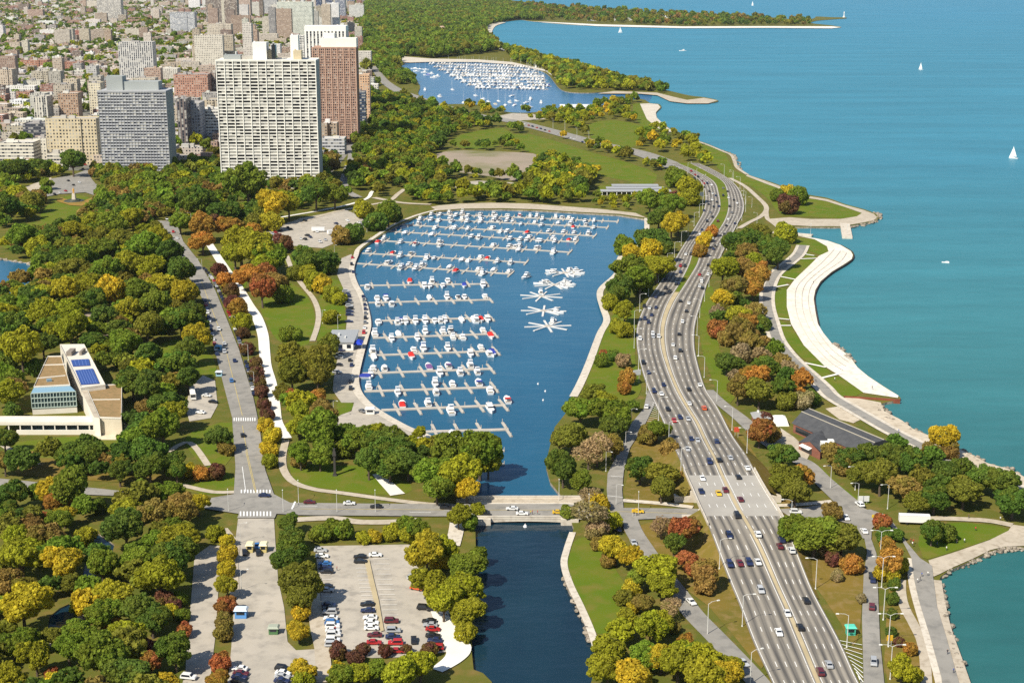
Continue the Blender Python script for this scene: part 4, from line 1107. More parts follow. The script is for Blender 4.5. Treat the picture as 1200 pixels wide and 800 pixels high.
B_ = '''57,116,193,140,22,.56 .47 .31,p 0,41,197,168,24,.66 .61 .50,h 41,56,190,163,14,.64 .60 .50,p 56,82,197,181,22,.60 .55 .45,h 9,28,166,148,30,.42 .37 .27,p 28,55,166,146,26,.10 .10 .11,h 41,57,143,114,24,.60 .56 .47,v 70,93,141,110,18,.40 .27 .18,p 106,120,137,98,20,.62 .55 .40,p 38,57,103,84,22,.44 .39 .30,p 58,72,104,84,22,.40 .37 .31,p 102,114,97,78,20,.48 .46 .43,p 0,16,108,82,26,.50 .41 .31,p 0,7,124,112,20,.36 .19 .13,p 20,36,122,108,20,.38 .20 .13,p
 24,56,82,71,24,.40 .20 .13,p 58,72,83,73,20,.42 .22 .14,p 75,96,86,73,22,.42 .21 .14,p 80,118,48,36,30,.40 .16 .11,p 115,143,28,-8,32,.64 .60 .53,v 141,181,97,50,26,.56 .54 .50,v 200,229,40,15,30,.55 .56 .57,h 242,262,30,-14,34,.30 .24 .19,v 264,279,36,-12,34,.33 .26 .20,v 244,272,63,29,26,.56 .49 .39,p 286,302,54,36,26,.40 .28 .20,p 281,294,24,-2,34,.50 .38 .30,p 308,334,44,20,28,.52 .47 .38,p 326,367,46,3,30,.60 .62 .53,p 308,325,19,-3,34,.46 .45 .43,p
 345,357,77,42,16,.76 .73 .66,h 420,434,139,88,16,.56 .36 .22,p 419,429,152,108,12,.05 .07 .11,h 371,377,26,-10,30,.10 .13 .22,v 380,390,22,-8,30,.12 .15 .24,v 393,405,23,-6,30,.34 .36 .42,v 407,416,12,-8,30,.13 .15 .22,h 418,424,12,-9,30,.30 .14 .10,p 210,221,176,117,28,.16 .13 .12,v 222,236,173,122,30,.36 .36 .37,p 236,260,169,129,26,.72 .69 .62,h 205,245,121,88,30,.42 .23 .16,p 247,257,119,86,22,.26 .18 .14,v 183,209,100,81,24,.60 .56 .48,p 212,234,86,73,24,.50 .44 .36,p 236,259,151,118,22,.46 .39 .28,p 378,404,181,163,18,.50 .50 .50,h 160,183,110,92,20,.52 .46 .36,p 144,160,96,84,20,.44 .36 .27,p'''
bl = []
for k, t in enumerate(re_t for re_t in __import__('re').findall(r'(\S+?),(\S+?),(\S+?),(\S+?),(\S+?),(\S+ \S+ \S+?),(\w)', B_)):
    x0, x1, yb, yt, dep = [float(v) for v in t[:5]]
    c = tuple(float(v) for v in t[5].split())
    A, w, h = place_front(x0, x1, yb, yt)
    nm = 'apartment_block' if h < 60 else 'apartment_tower'
    o = block(nm, A, w, dep, h, c, t[6], 'building', [(.42, .39, .34), (.55, .52, .46), (.33, .31, .29)][k % 3], k, shape='r' if k % 3 else 'n')
    tag(o, group='buildings of the city beyond the park')
    want(o, '%s %s %s' % (colname(c), STYLE[t[6]][1], cz((x0 + x1) / 2, (yb + yt) / 2)), x0, 'from the left')
CITY_POLY = np.array([tuple(at(x, y)[:2]) for x, y in pts('-40,206 60,196 125,200 200,200 255,192 375,205 395,185 418,160 428,120 425,75 420,30 424,12 422,0 -40,0')])
CB = [((.48, .38, .26), 6), ((.36, .17, .11), 4), ((.56, .48, .37), 5), ((.62, .57, .48), 3), ((.36, .33, .29), 3), ((.26, .18, .13), 3), ((.72, .69, .62), 3), ((.42, .28, .18), 4)]
CBL = [c for c, n in CB for _ in range(n)]
RC = [(.44, .41, .36), (.60, .57, .51), (.30, .285, .265), (.52, .44, .34), (.70, .68, .63), (.36, .25, .19)]
cand = []
y = at(0, 206).y
while y < 9000:
    step = 38 if y < 3000 else 46
    row = int(y // step)
    xa = -y * .40
    x = xa
    while x < -60:
        wd = random.uniform(13, 28) if random.random() < .7 else random.uniform(28, 55)
        if random.random() < .76: cand.append((x, y + random.uniform(-3, 3), wd, random.uniform(12, 22)))
        x += wd + random.uniform(1.5, 9) + (18 if random.random() < .18 else 0)
    y += step
XY = np.array([(c[0] + c[2] / 2, c[1] + c[3] / 2) for c in cand])
ok = inside(XY, CITY_POLY) & ~in_any(XY, CITY_FOOT) & ~in_any(XY, AVOID)
cand = [c for c, k in zip(cand, ok) if k]
nb_ = 0
FV, FC, FU = [], [], []
def vary(c):
    k = random.uniform(.82, 1.15); g = sum(c) / 3
    return tuple(min(.75, (v * .75 + g * .25) * k * random.uniform(.97, 1.03)) for v in c)
for (x, y, w, d) in cand:
    px, py = proj(x, y)
    u = random.random()
    h = random.uniform(7, 11.5) if u < .80 else (random.uniform(13, 20) if u < .97 else random.uniform(24, 40))
    if px > 215 and y > 2600 and random.random() < .05: h = random.uniform(40, 90)
    if px < 262 and y < 1700: h = min(h, 14)
    c = vary(random.choice(CBL)); rc = vary(random.choice(RC))
    if nb_ < 240:
        nb_ += 1
        o = block('town_house' if h < 12.6 else 'apartment_block', (x, y, 0), w, d, h, c, random.choice('pppph') if h > 20 else 'p', 'house' if h < 12.6 else 'building', rc, nb_ + 900, random.uniform(-.03, .03))
        tag(o, group='houses in the city streets beyond the park')
        want(o, '%s-roofed %s %s %s' % ({0: 'dark', 1: 'grey', 2: 'pale'}[min(2, int(sum(rc) / 3 / .26))], colname(c), 'low house' if h < 12.6 else ('mid-rise' if h < 25 else 'high block'), cz(px, py)), px, 'from the left')
    else:
        h2 = h + .6
        P = [(x, y), (x + w, y), (x + w, y + d), (x, y + d)]
        acc = 0
        for i in range(4):
            a, b = P[i], P[(i + 1) % 4]
            L = w if i % 2 == 0 else d
            FV += [(a[0], a[1], 0), (b[0], b[1], 0), (b[0], b[1], h2), (a[0], a[1], h2)]
            FU += [(0, 0), (L, 0), (L, h2), (0, h2)]; FC.append((*c, 1))
        FV += [(p[0], p[1], h) for p in P]; FU += [(0.1, 0.1)] * 4; FC.append((*rc, 1))
        bx, by = x + w * random.uniform(.1, .6), y + d * random.uniform(.1, .6)
        Q = [(bx, by), (bx + 4, by), (bx + 4, by + 4), (bx, by + 4)]
        for i in range(4):
            a, b = Q[i], Q[(i + 1) % 4]
            FV += [(a[0], a[1], h), (b[0], b[1], h), (b[0], b[1], h + 3), (a[0], a[1], h + 3)]; FU += [(.1, .1)] * 4; FC.append((*c, 1))
        FV += [(p[0], p[1], h + 3) for p in Q]; FU += [(.1, .1)] * 4; FC.append((*rc, 1))
me = np_mesh('distant_houses', np.array(FV), 4, M_far, {'col': ('FLOAT_COLOR', np.array(FC))})
l = me.uv_layers.new(name='uv'); l.data.foreach_set('uv', np.array(FU, np.float32).ravel())
tag(link(bpy.data.objects.new('distant_houses', me)), 'low brick and stone houses of the far city reaching to the top left', 'houses', kind='stuff')
print('CITY', nb_, len(cand))
for c in cand: CITY_FOOT.append([(c[0], c[1]), (c[0] + c[2], c[1]), (c[0] + c[2], c[1] + c[3]), (c[0], c[1] + c[3])])
fxy = np.array([t[:2] for t in far])
bad = in_any(fxy, CITY_FOOT)
far = [t for t, b in zip(far, bad) if not b]
scatter('far_woodland', far, 'distant woodland and street trees towards the top of the view', 'woodland')

# ================================================================ bridge, underpass, docks and boats
def seg_box(mb, a, b, w, z0, z1, m=0):
    """a bar of rectangular section between two ground points"""
    d = Vector((b[0] - a[0], b[1] - a[1])).normalized(); n = Vector((-d.y, d.x)) * w / 2
    mb.prism([(a[0] - n.x, a[1] - n.y), (a[0] + n.x, a[1] + n.y), (b[0] + n.x, b[1] + n.y), (b[0] - n.x, b[1] - n.y)][::-1], z0, z1, m, bottom=True)
def stone_bridge():
    o = empty('road_bridge', at(612, 600))
    tag(o, 'pale concrete road bridge with low arch across the harbour channel', 'bridge')
    L0 = Vector(o.location)
    X0, X1 = at(558, 605).x, at(674, 605).x
    YN, YF = at(612, 609.5).y, at(612, 585.5).y
    d = MB()
    n = 14
    for Y0, Y1 in ((YN, YN + 1.6), (YF - 1.6, YF)):           # arched side beams
        for i in range(n):
            t0, t1 = i / n, (i + 1) / n
            xa, xb = X0 + (X1 - X0) * t0 - L0.x, X0 + (X1 - X0) * t1 - L0.x
            za, zb = [-1.15 + 0.75 * (1 - (2 * t - 1) ** 2) for t in (t0, t1)]
            P = [(xa, za), (xb, zb), (xb, .46), (xa, .46)]
            for yy, rev in ((Y0 - L0.y, False), (Y1 - L0.y, True)):
                Q = [(p[0], yy, p[1]) for p in P]
                d.face(Q[::-1] if rev else Q)
            d.face([(xa, Y1 - L0.y, za), (xb, Y1 - L0.y, zb), (xb, Y0 - L0.y, zb), (xa, Y0 - L0.y, za)])
    d.box(X0 - L0.x, X1 - L0.x, YN - L0.y + 1.6, YF - L0.y - 1.6, -.3, .46, bottom=True)
    d.build('deck', M_conc, o)
    s = MB()
    for y0, y1 in ((YN, YN + 3.4), (YF - 4.2, YF)):
        s.box(X0 - 8 - L0.x, X1 + 8 - L0.x, y0 - L0.y + .3, y1 - L0.y - .3, .3, .68)
    s.build('footway', M_path, o)
    for y0 in (YN - .1, YF - .35):
        r = MB()
        r.box(X0 - 6 - L0.x, X1 + 6 - L0.x, y0 - L0.y, y0 + .45 - L0.y, .5, 1.55)
        r.box(X0 - 6 - L0.x, X1 + 6 - L0.x, y0 - L0.y - .12, y0 + .57 - L0.y, 1.552, 1.75)
        r.build('railing', M_conc, o)
    for xx in (X0, X1 - 4.5):
        a = MB()
        a.box(xx - L0.x - 1, xx + 5.5 - L0.x, YN - L0.y - 2.2, YN - L0.y - .15, -3, 1.2)
        a.box(xx - L0.x, xx + 4.5 - L0.x, YF - L0.y + .15, YF - L0.y + 2.0, -3, 1.0)
        a.box(xx - L0.x + 1, xx + 3.5 - L0.x, YN - L0.y + 1.7, YF - L0.y - 1.7, -3, -.31)
        a.build('abutment', M_conc, o)
stone_bridge()
b = MB(); c0 = at(596, 592, .6); 
def overpass():
    i0 = next(i for i in range(NR) if edge[0][i].y > GY0 - 14); i1 = next(i for i in range(NR) if edge[0][i].y > GY1 + 16)
    C = edge[1][(i0 + i1) // 2]
    o = empty('road_overpass', (C.x, C.y, 0))
    tag(o, 'concrete overpass carrying the expressway over the cross street', 'overpass')
    O = Vector((C.x, C.y, 0))
    for A, B in ((edge[0], edge[1]), (edge[2], edge[3])):
        V = [tuple(p - O + Vector((0, 0, .012))) for p in A[i0:i1]] + [tuple(p - O + Vector((0, 0, .012))) for p in B[i0:i1]]
        n = i1 - i0
        mesh_obj('deck_panel', V, [(i, n + i, n + i + 1, i + 1) for i in range(n - 1)], M_deck, o)
    sl = MB()
    ex, ey = edge[0], edge[3]
    for i in range(i0, i1 - 1):
        a, b2, c, d = ex[i] - O, ey[i] - O, ey[i + 1] - O, ex[i + 1] - O
        sl.face([(p.x, p.y, p.z - 1.1) for p in (d, c, b2, a)])
        sl.face([(a.x, a.y, a.z - 1.1), (a.x, a.y, a.z - .02), (d.x, d.y, d.z - .02), (d.x, d.y, d.z - 1.1)])
        sl.face([(b2.x, b2.y, b2.z - 1.1), (c.x, c.y, c.z - 1.1), (c.x, c.y, c.z - .02), (b2.x, b2.y, b2.z - .02)])
    sl.build('slab', M_conc, o)
    for E in (edge[0], edge[3]):
        p = MB()
        for i in range(i0 - 2, i1 + 1): seg_box(p, (E[i] - O), (E[i + 1] - O), .45, E[i].z - .3, E[i].z + 1.0)
        p.build('parapet', M_conc, o)
    for Y, s in ((GY0 - 1.0, 0), (GY1 + 1.0, 1)):
        k = min(range(NR), key=lambda i: abs(edge[0][i].y - Y))
        a = MB()
        xa, xb = edge[0][k].x - .5 - O.x, edge[3][k].x + .5 - O.x
        y0, y1 = (Y - 3 - O.y, Y - O.y) if s == 0 else (Y - O.y, Y + 3 - O.y)
        a.box(xa, xb, y0, y1, 0, 4.69)
        a.box(xa - 6, xa - .01, y0, y1, 0, 2.6); a.box(xb + .01, xb + 6, y0, y1, 0, 2.6)
        a.build('abutment', M_conc, o)
    pr = MB()
    ym = (GY0 + GY1) / 2
    for k in range(7):
        x = edge[0][(i0 + i1) // 2].x + 2 + k * (edge[3][(i0 + i1) // 2].x - edge[0][(i0 + i1) // 2].x - 4) / 6 - O.x
        pr.tube((x, ym - O.y, 0), (x, ym - O.y, 4.69), .45, n=8)
    pr.build('pier', M_conc, o)
M_deck = noisy('bridge_deck', (0.40, 0.375, 0.325), (0.345, 0.32, 0.28), 0.08)
overpass()

DZ = WATER_Z + 0.05
def hull_mesh(name, L, w, fb, bowrise):
    st = [(-.5, .88), (-.25, .98), (0, 1), (.2, .9), (.36, .62), (.46, .28), (.5, .03)]
    V, F = [], []
    for y, k in st:
        hw = w / 2 * k; rise = bowrise * max(0, y) * 2
        V += [(-hw * .72, y * L * .96, -.25), (-hw, y * L, fb + rise), (hw, y * L, fb + rise), (hw * .72, y * L * .96, -.25)]
    n = len(st)
    for i in range(n - 1):
        a, c = i * 4, i * 4 + 4
        F += [(a, a + 1, c + 1, c), (a + 1, a + 2, c + 2, c + 1), (a + 2, a + 3, c + 3, c + 2)]
    F += [(0, 3, 2, 1)]
    me = bpy.data.meshes.new(name); me.from_pydata(V, [], F); me.materials.append(M_hull); me.update()
    return me
def taper(mb, x0, x1, y0, y1, z0, z1, ix, iy0, iy1, m=0):
    B = [(x0, y0), (x1, y0), (x1, y1), (x0, y1)]
    T = [(x0 + ix, y0 + iy0), (x1 - ix, y0 + iy0), (x1 - ix, y1 - iy1), (x0 + ix, y1 - iy1)]
    for i in range(4):
        j = (i + 1) % 4
        mb.face([(*B[i], z0), (*B[j], z0), (*T[j], z1), (*T[i], z1)], m)
    mb.face([(*t, z1) for t in T], m)
L_, W_ = 10.4, 3.6
HULL = hull_mesh('hull', L_, W_, 1.05, .5)
def cm(f, name, m):
    b = MB(); f(b); return b.mesh(name, m)
def _cab(b): taper(b, -1.35, 1.35, -2.6, 2.6, 1.0, 1.75, .2, .1, 1.0); taper(b, -1.25, 1.25, -2.8, .9, 2.25, 2.45, .1, .1, .3)
def _win(b): taper(b, -1.22, 1.22, -2.3, 1.7, 1.75, 2.25, .15, .1, .6)
def _fly(b): taper(b, -1.1, 1.1, -2.4, .3, 2.45, 3.0, .1, .2, .2); b.box(-1.2, 1.2, -2.3, -.6, 3.9, 4.0, bottom=True); [b.tube((x, y, 3), (x, y, 3.9), .05, n=4) for x in (-1.1, 1.1) for y in (-2.2, -.7)]
def _cov(b): taper(b, -1.55, 1.55, -5.0, 1.6, 1.06, 2.0, .35, .5, 1.5); taper(b, -1.1, 1.1, -4.4, -.2, 2.0, 2.35, .3, .5, .5)
def _bim(b): b.box(-1.35, 1.35, -4.3, -2.2, 2.5, 2.62, bottom=True); [b.tube((x, y, 1.1), (x, y, 2.5), .05, n=4) for x in (-1.3, 1.3) for y in (-4.2, -2.3)]
def _pit(b): b.box(-1.2, 1.2, -5.0, -2.9, 1.06, 1.1)
def _mast(b): b.tube((0, .8, 1), (0, .8, 14), .11, .06, 5); b.tube((0, .8, 2.3), (0, -3.6, 2.3), .09, .07, 5); b.tube((-.9, .8, 9), (.9, .8, 9), .05, n=4)
def _sailcover(b): b.tube((0, .4, 2.55), (0, -3.4, 2.45), .24, .16, 6)
def _scab(b): taper(b, -1.0, 1.0, -1.6, 2.2, 1.0, 1.6, .15, .1, .8)
CAB, WIN, FLY, COV, BIM, PIT, MAST, SCV, SCAB = [cm(f, n, m) for f, n, m in ((_cab, 'cabin', M_hull), (_win, 'window_band', M_glass), (_fly, 'flybridge', M_hull), (_cov, 'canvas_cover', M_canvas), (_bim, 'canopy', M_canvas), (_pit, 'cockpit_floor', mat('cockpit', (.30, .26, .2), .8)), (_mast, 'mast', M_hull), (_sailcover, 'sail_cover', M_canvas), (_scab, 'cabin', M_hull))]
BC = {'w': (.78, .77, .74), 'r': (.55, .03, .025), 'b': (.03, .05, .30), 'n': (.03, .04, .10), 't': (.45, .40, .30), 'p': (.16, .08, .22), 'k': (.03, .03, .035)}
BN = {'w': 'white', 'r': 'red', 'b': 'blue', 'n': 'navy', 't': 'tan', 'p': 'purple', 'k': 'black'}
NBOAT = 0
def boat(x, y, rz, kind, c, place, key, end, k=1.0, small=False):
    global NBOAT
    NBOAT += 1
    o = empty('sailboat' if kind == 's' else 'motor_boat', (x, y, DZ), rz, k)
    inst('hull', HULL, o)
    cc = BC[c]
    if kind == 'c':
        inst('cabin', CAB, o); inst('window_band', WIN, o); inst('cockpit_floor', PIT, o)
        if random.random() < .5: inst('flybridge', FLY, o)
        if c != 'w' or random.random() < .5: inst('canopy', BIM, o, color=cc)
        nm = 'white cabin cruiser' if c == 'w' else 'cabin cruiser with %s canopy' % BN[c]
    elif kind == 'v':
        inst('canvas_cover', COV, o, color=cc)
        nm = '%s-covered motor boat' % BN[c]
    else:
        inst('cabin', SCAB, o); inst('mast', MAST, o); inst('sail_cover', SCV, o, color=cc)
        nm = 'sailboat with %s cover' % BN[c]
    tag(o, cat='boat', group='boats moored in the harbour')
    want(o, nm + ' ' + place, key, end)
    return o
DOCKS = [((490, 506.5), (596, 503.5), 9), ((447, 481), (592, 475), 8), ((427, 459), (581, 454), 8), ((425, 438), (577, 432.5), 8), ((432, 417), (583, 411.5), 8), ((437, 396.5), (581, 391.5), 8), ((440, 376.5), (577, 372.5), 7.5), ((432, 355), (576, 351.5), 7.5),
         ((422, 335), (572, 333), 7), ((419, 309), (600, 321.5), 8), ((425, 297), (618, 308), 7), ((425, 281), (669, 296), 8), ((455, 271.5), (677, 284), 7.5), ((470, 263.5), (698, 277), 7.5), ((488, 256.5), (713, 267), 6), ((503, 251), (725, 260), 6)]
DB = ['520,640,wv', '290,490,rv 410,495,wc 505,530,wc 690,525,wc 770,495,rc', '130,410,wc 265,445,wc 445,405,wc 440,440,wc 525,405,wc 650,400,bc 715,440,wc', '170,320,wc 205,320,wc 135,355,wc 415,320,pv 495,320,pc 460,352,wc 550,352,wc 610,318,wc 630,352,wc',
      '150,240,wc 325,268,rv 350,230,wc 380,230,bc 505,230,wc 600,262,wc 660,235,wc 685,262,wc 725,262,bv 150,278,wv', '160,160,wc 225,192,wc 285,160,wv 380,150,wc 375,190,wc 460,155,wc 540,150,kc 520,188,wc 550,188,wc 670,165,wc 715,188,rv',
      '170,680,wc 260,680,wc 275,712,bc 300,680,wc 320,712,bc 345,675,kc 390,710,wc 430,710,wc 460,680,wc 490,712,wc 500,670,rc 560,712,wv 600,712,wv 625,675,wc 650,708,rv 690,708,wc 175,706,wv', '170,590,wc 175,630,wc 210,590,bc 235,635,wc 415,595,wv 510,590,wc 550,585,kc 590,585,wc 685,590,wc',
      '125,545,wc 320,530,rv 385,548,wc 415,548,wc 435,520,wc 475,548,wc 505,520,wc 575,548,bv 670,545,wc', '190,435,wc 310,440,wc 315,470,bc 370,470,wc 300,455,wc 490,450,wv 548,480,rv 640,450,wc 680,490,wc 775,460,wc 710,465,wv 365,455,wc',
      '110,385,wc 230,395,rv 285,412,wc 315,400,tc 405,415,wc 460,410,wc 580,422,wv 610,424,wv 640,415,wc 675,420,rv 740,425,wc 795,430,wc', '185,320,wc 200,345,rv 290,352,wc 365,360,rc 450,345,wc 475,362,wc 700,350,wc 775,355,wc 800,362,wc 820,352,tc 915,370,wc 995,380,wc 850,372,wv',
      '310,300,wv 620,320,wc 660,322,wc 800,320,wc 840,322,wc 870,318,wc 895,325,wc 930,330,wc 960,332,wc 980,325,wc 1010,338,wc 1060,326,rv 1100,330,wc 440,305,wv', '450,268,wc 530,275,wc 545,270,wc 610,278,wc 690,278,wc 760,285,wc 800,288,wc 870,290,rv 960,293,wc 1030,270,wc 1080,290,wc 1150,298,wc 350,255,wc',
      '380,228,wc 430,235,wc 455,262,wc 500,225,wc 530,240,wc 560,228,wc 600,238,wc 640,232,wc 660,245,wc 700,238,wc 730,235,kc 760,245,wc 800,240,wc 850,250,wc 900,240,wc 940,255,wc 1000,250,wv 1060,258,wc 1100,268,rv 1140,262,wc 1180,265,wc', '430,205,wc 470,210,wc 510,205,wc 545,212,wc 570,200,wc 600,212,wc 630,205,wc 660,215,wc 690,208,wc 710,200,kc 740,218,wc 770,212,wc 800,220,wc 830,212,rc 870,222,wc 910,218,wc 950,228,wc 985,222,wc 1030,212,wc 1060,228,wc 1100,232,wc 1150,236,wc 1190,238,wc']
def dock_name(i): return '%s dock from the bridge' % ('nearest' if i == 0 else nth(i))
for i, (a, b2, fl) in enumerate(DOCKS):
    A, B = at(*a, DZ), at(*b2, DZ)
    d = (B - A); Ln = d.length; d.normalize(); n = Vector((-d.y, d.x, 0))
    o = empty('floating_dock', A)
    tag(o, 'pale floating dock with finger piers, %s in the marina rows' % ('nearest the bridge' if i == 0 else (nth(i) + ' from the bridge')), 'dock', 'docks of the marina')
    wk = MB(); seg_box(wk, (0, 0), (d * Ln), 2.3, -.25, .5)
    s = 6
    while s < Ln: wk.tube(tuple(d * s + n * 1.3 + Vector((0, 0, -.4))), tuple(d * s + n * 1.3 + Vector((0, 0, 2.2))), .16, n=5); s += 11
    wk.build('walkway', M_dock, o)
    nf = max(3, round(Ln / 10.5)); fs = []
    for k in range(nf):
        s = Ln * (k + .75) / nf if k < nf - 1 else Ln - .8
        fs.append(s)
        for sg in (1, -1):
            f = MB(); p = d * s + n * sg * 1.16; e = d * (s - sg * fl * .12) + n * sg * (1.16 + fl)
            seg_box(f, p, e, 1.25, -.2, .45)
            f.tube((e.x, e.y, -.4), (e.x, e.y, 2.0), .15, n=5)
            f.build('finger_pier', M_dock, o)
    oy = 350 if i < 7 else 200
    for bt in DB[i].split():
        X, Y, kc = bt.split(',')
        px, py = 400 + float(X) / 4, oy + float(Y) / 4
        t = (px - a[0]) / (b2[0] - a[0])
        side = 1 if py < a[1] + (b2[1] - a[1]) * t else -1
        s = (at(px, a[1] + (b2[1] - a[1]) * t, DZ) - A).dot(d)
        nfz = min(fs, key=lambda v: abs(v - s))
        if abs(s - nfz) < 2.7: s = nfz + (2.7 if s >= nfz else -2.7)
        kk = (1.02 if i < 9 else .95) * random.uniform(.88, 1.08)
        pos = A + d * s + n * side * (1.4 + 5.3 * kk)
        rz = math.atan2(n.y * side, n.x * side) - math.pi / 2 + (math.pi if random.random() < .35 else 0) + random.uniform(-.05, .05)
        boat(pos.x, pos.y, rz, kc[1], kc[0], 'at the ' + dock_name(i), s, 'from the seawall', kk)
M_dock2 = mat('white_dock', (.66, .64, .6), .7)
STARS = [(662, 320), (650, 334), (634.5, 347.5), (637, 364.5), (642, 382.5)]
for i, (x, y) in enumerate(STARS):
    C = at(x, y, DZ)
    o = empty('star_dock', C, .2 * i)
    tag(o, 'white star-shaped dock with radiating arms, %s of the five in the harbour' % ('farthest', 'second farthest', 'middle one', 'second nearest', 'nearest')[i], 'dock', 'star docks')
    h = MB(); h.tube((0, 0, -.2), (0, 0, .5), 2.2, n=12); h.build('hub', M_dock, o)
    for k in range(8):
        t = k * math.pi / 4 + .12
        f = MB(); seg_box(f, (2.1 * math.cos(t), 2.1 * math.sin(t)), (13.5 * math.cos(t), 13.5 * math.sin(t)), 1.15, -.2, .4)
        f.build('arm', M_dock2, o)
    for k in {0: (0, 1, 3, 4, 6, 7), 1: (0, 2, 3, 6, 7), 2: (1,), 3: (6,), 4: (0,)}[i]:
        t = k * math.pi / 4 + .12 + .2 * i + .30
        boat(C.x + math.cos(t) * 9.5, C.y + math.sin(t) * 9.5, t + math.pi / 2 + math.pi, 'c', 'wk'[k == 3 and i == 1], 'at the %s star dock' % ('farthest', 'second farthest', 'middle', 'second nearest', 'nearest')[i], k, 'counted around the star', .85)
p = at(616, 326, DZ); boat(p.x, p.y, 2.6, 'c', 't', 'under way in open water beside the star docks', 0, '')
p = at(423.5, 443, DZ); boat(p.x, p.y, 1.5, 'v', 'b', 'against the seawall left of the fourth dock', 0, '')
for (x, y) in ((630.5, 450), (639, 458.5), (636.5, 469)):
    g = MB(); g.tube((0, 0, -.2), (0, 0, .5), .55, .3, 8); g.tube((0, 0, .5), (0, 0, .9), .1, n=5)
    o = g.build('mooring_buoy', M_hull); o.location = at(x, y, DZ)
    tag(o, cat='buoy', group='mooring buoys'); want(o, 'small white mooring buoy in the lower harbour', y * -1, 'from the front')
g = MB(); g.tube((0, 0, -.3), (0, 0, .7), .9, .5, 8); g.tube((0, 0, .7), (0, 0, 1.2), .2, n=5)
o = g.build('mooring_buoy', M_hull); o.location = at(615.5, 617, DZ); tag(o, 'pale round float in the dark water under the bridge', 'buoy')
for k, (x, y) in enumerate(((589, 529), (589, 545))):
    A, B = at(575, y, DZ), at(591, y - .5, DZ)
    f = MB(); seg_box(f, (0, 0), (B - A), 1.8, -.2, .5); f.tube(tuple(B - A + Vector((0, 0, -.4))), tuple(B - A + Vector((0, 0, 1.8))), .15, n=5)
    o = f.build('landing_stage', M_dock); o.location = A
    tag(o, '%s short landing stage under the big trees by the channel' % ('upper', 'lower')[k], 'dock', 'landing stages')

# ---- the far harbour: rows of docks crowded with boats
def far_boats():
    rows = [(90, 512, 555, 1), (80, 515, 560, 0)]
    rows = []
    hi, me_b = 0, None
    fb = MB()
    L = []
    for r in range(9):
        t = r / 8
        y0 = 103.5 - 28 * t
        xa, xb = 556 - 52 * t ** .8, 649 - 20 * t - (6 if r == 0 else 0)
        y1 = y0 + 1.5 + (3 if t > .5 else 0)
        A, B = at(xa, y0, DZ), at(xb, y1, DZ)
        dd = B - A; Ln = dd.length; dd.normalize(); n = Vector((-dd.y, dd.x, 0))
        o = MB(); seg_box(o, (0, 0), (dd * Ln), 3, -.2, .5)
        k = 8.0
        while k < Ln: seg_box(o, dd * k - n * 9, dd * k + n * 9, 1.2, -.2, .45); k += 14
        oo = o.build('floating_dock', M_dock); oo.location = A
        tag(oo, cat='dock', group='docks of the far harbour'); want(oo, 'long dock crowded with boats in the far harbour', A.y, 'from the front')
        s = 5.0
        while s < Ln - 4:
            for sg in (1, -1):
                if random.random() < .80: L.append((A + dd * s + n * sg * 8.5, math.atan2(n.y * sg, n.x * sg) - math.pi / 2, r))
            s += 6.4
    return L
FB = far_boats()
for (x, y) in ((543, 121), (548, 119), (563, 122), (566, 117), (572, 120), (580, 123), (584, 119.5), (592, 124), (597, 121), (603, 124), (605, 119), (612, 125), (617, 121), (621, 126), (515, 114), (530, 106), (622, 117), (634, 121), (600, 113), (557, 113), (498, 106)):
    FB.append((at(x, y, DZ), random.uniform(-.6, .6), 99))
for (x, y) in ((485, 81), (492, 81.5), (499, 82), (488, 84), (497, 85.5), (505, 87), (512, 90), (500, 88.5), (508, 91.5)):
    FB.append((at(x, y, DZ), 1.4, 98))
one = MB()
def ap(me, mi, mb=one):
    for p in me.polygons: mb.face([me.vertices[v].co for v in p.vertices], mi)
def whole(name, L):
    b = MB()
    for me, mi in L: ap(me, mi, b)
    return b.mesh(name, [M_hull, M_glass, M_canvas])
WH_C = whole('motor_boat', [(HULL, 0), (CAB, 0), (WIN, 1), (FLY, 0)])
WH_V = whole('motor_boat', [(HULL, 0), (COV, 2)])
WH_S = whole('sailboat', [(HULL, 0), (SCAB, 0), (MAST, 0), (SCV, 2)])
FB.sort(key=lambda t: t[0].y)
rest = []
for _ in range(110): rest.append((at(random.uniform(690, 800), random.uniform(18.5, 25), .5), random.uniform(0, 6), random.random() < .5))
QUOTA = max(0, 296 - NBOAT)
# keep the free-lying boats whole, the dock rows by nearness
FB.sort(key=lambda t: (t[2] < 90, t[0].y))
for k, (P, rz, r) in enumerate(FB):
    s = random.random() < (.75 if r == 99 else .38)
    if k < QUOTA:
        c = random.choice('wwwbnrtk')
        me = WH_S if s else random.choice((WH_C, WH_C, WH_V))
        if me is WH_V: c = random.choice('wwwbnt')
        o = inst('sailboat' if s else 'motor_boat', me, None, P, rz, BC[c]); o.scale = (1.25,) * 3
        tag(o, cat='boat', group='boats of the far harbour')
        pl = 'on the near side of the far harbour' if r == 99 else ('on the left pier of the far harbour' if r == 98 else 'in the %s row of the far harbour' % ('nearest' if r == 0 else nth(r)))
        want(o, ('sailboat with %s cover ' % BN[c] if s else ('white motor cruiser ' if me is WH_C else '%s-covered motor boat ' % BN[c])) + pl, P.x, 'from the left')
    else: rest.append((P, rz, s))
if rest:
    V, F, MI = [], [], []
    for (P, rz, s) in rest:
        me = WH_S if s else random.choice((WH_C, WH_C, WH_V))
        M = Matrix.Translation(P) @ Matrix.Rotation(rz, 4, 'Z') @ Matrix.Scale(1.3, 4)
        j = len(V)
        V += [tuple(M @ v.co) for v in me.vertices]
        for p in me.polygons: F.append(tuple(j + v for v in p.vertices)); MI.append(p.material_index)
    o = mesh_obj('moored_boats', V, F, [M_hull, M_glass, M_dock], mi=MI)
    tag(o, 'dense mass of white boats at the back of the far harbour', 'boats', kind='stuff')
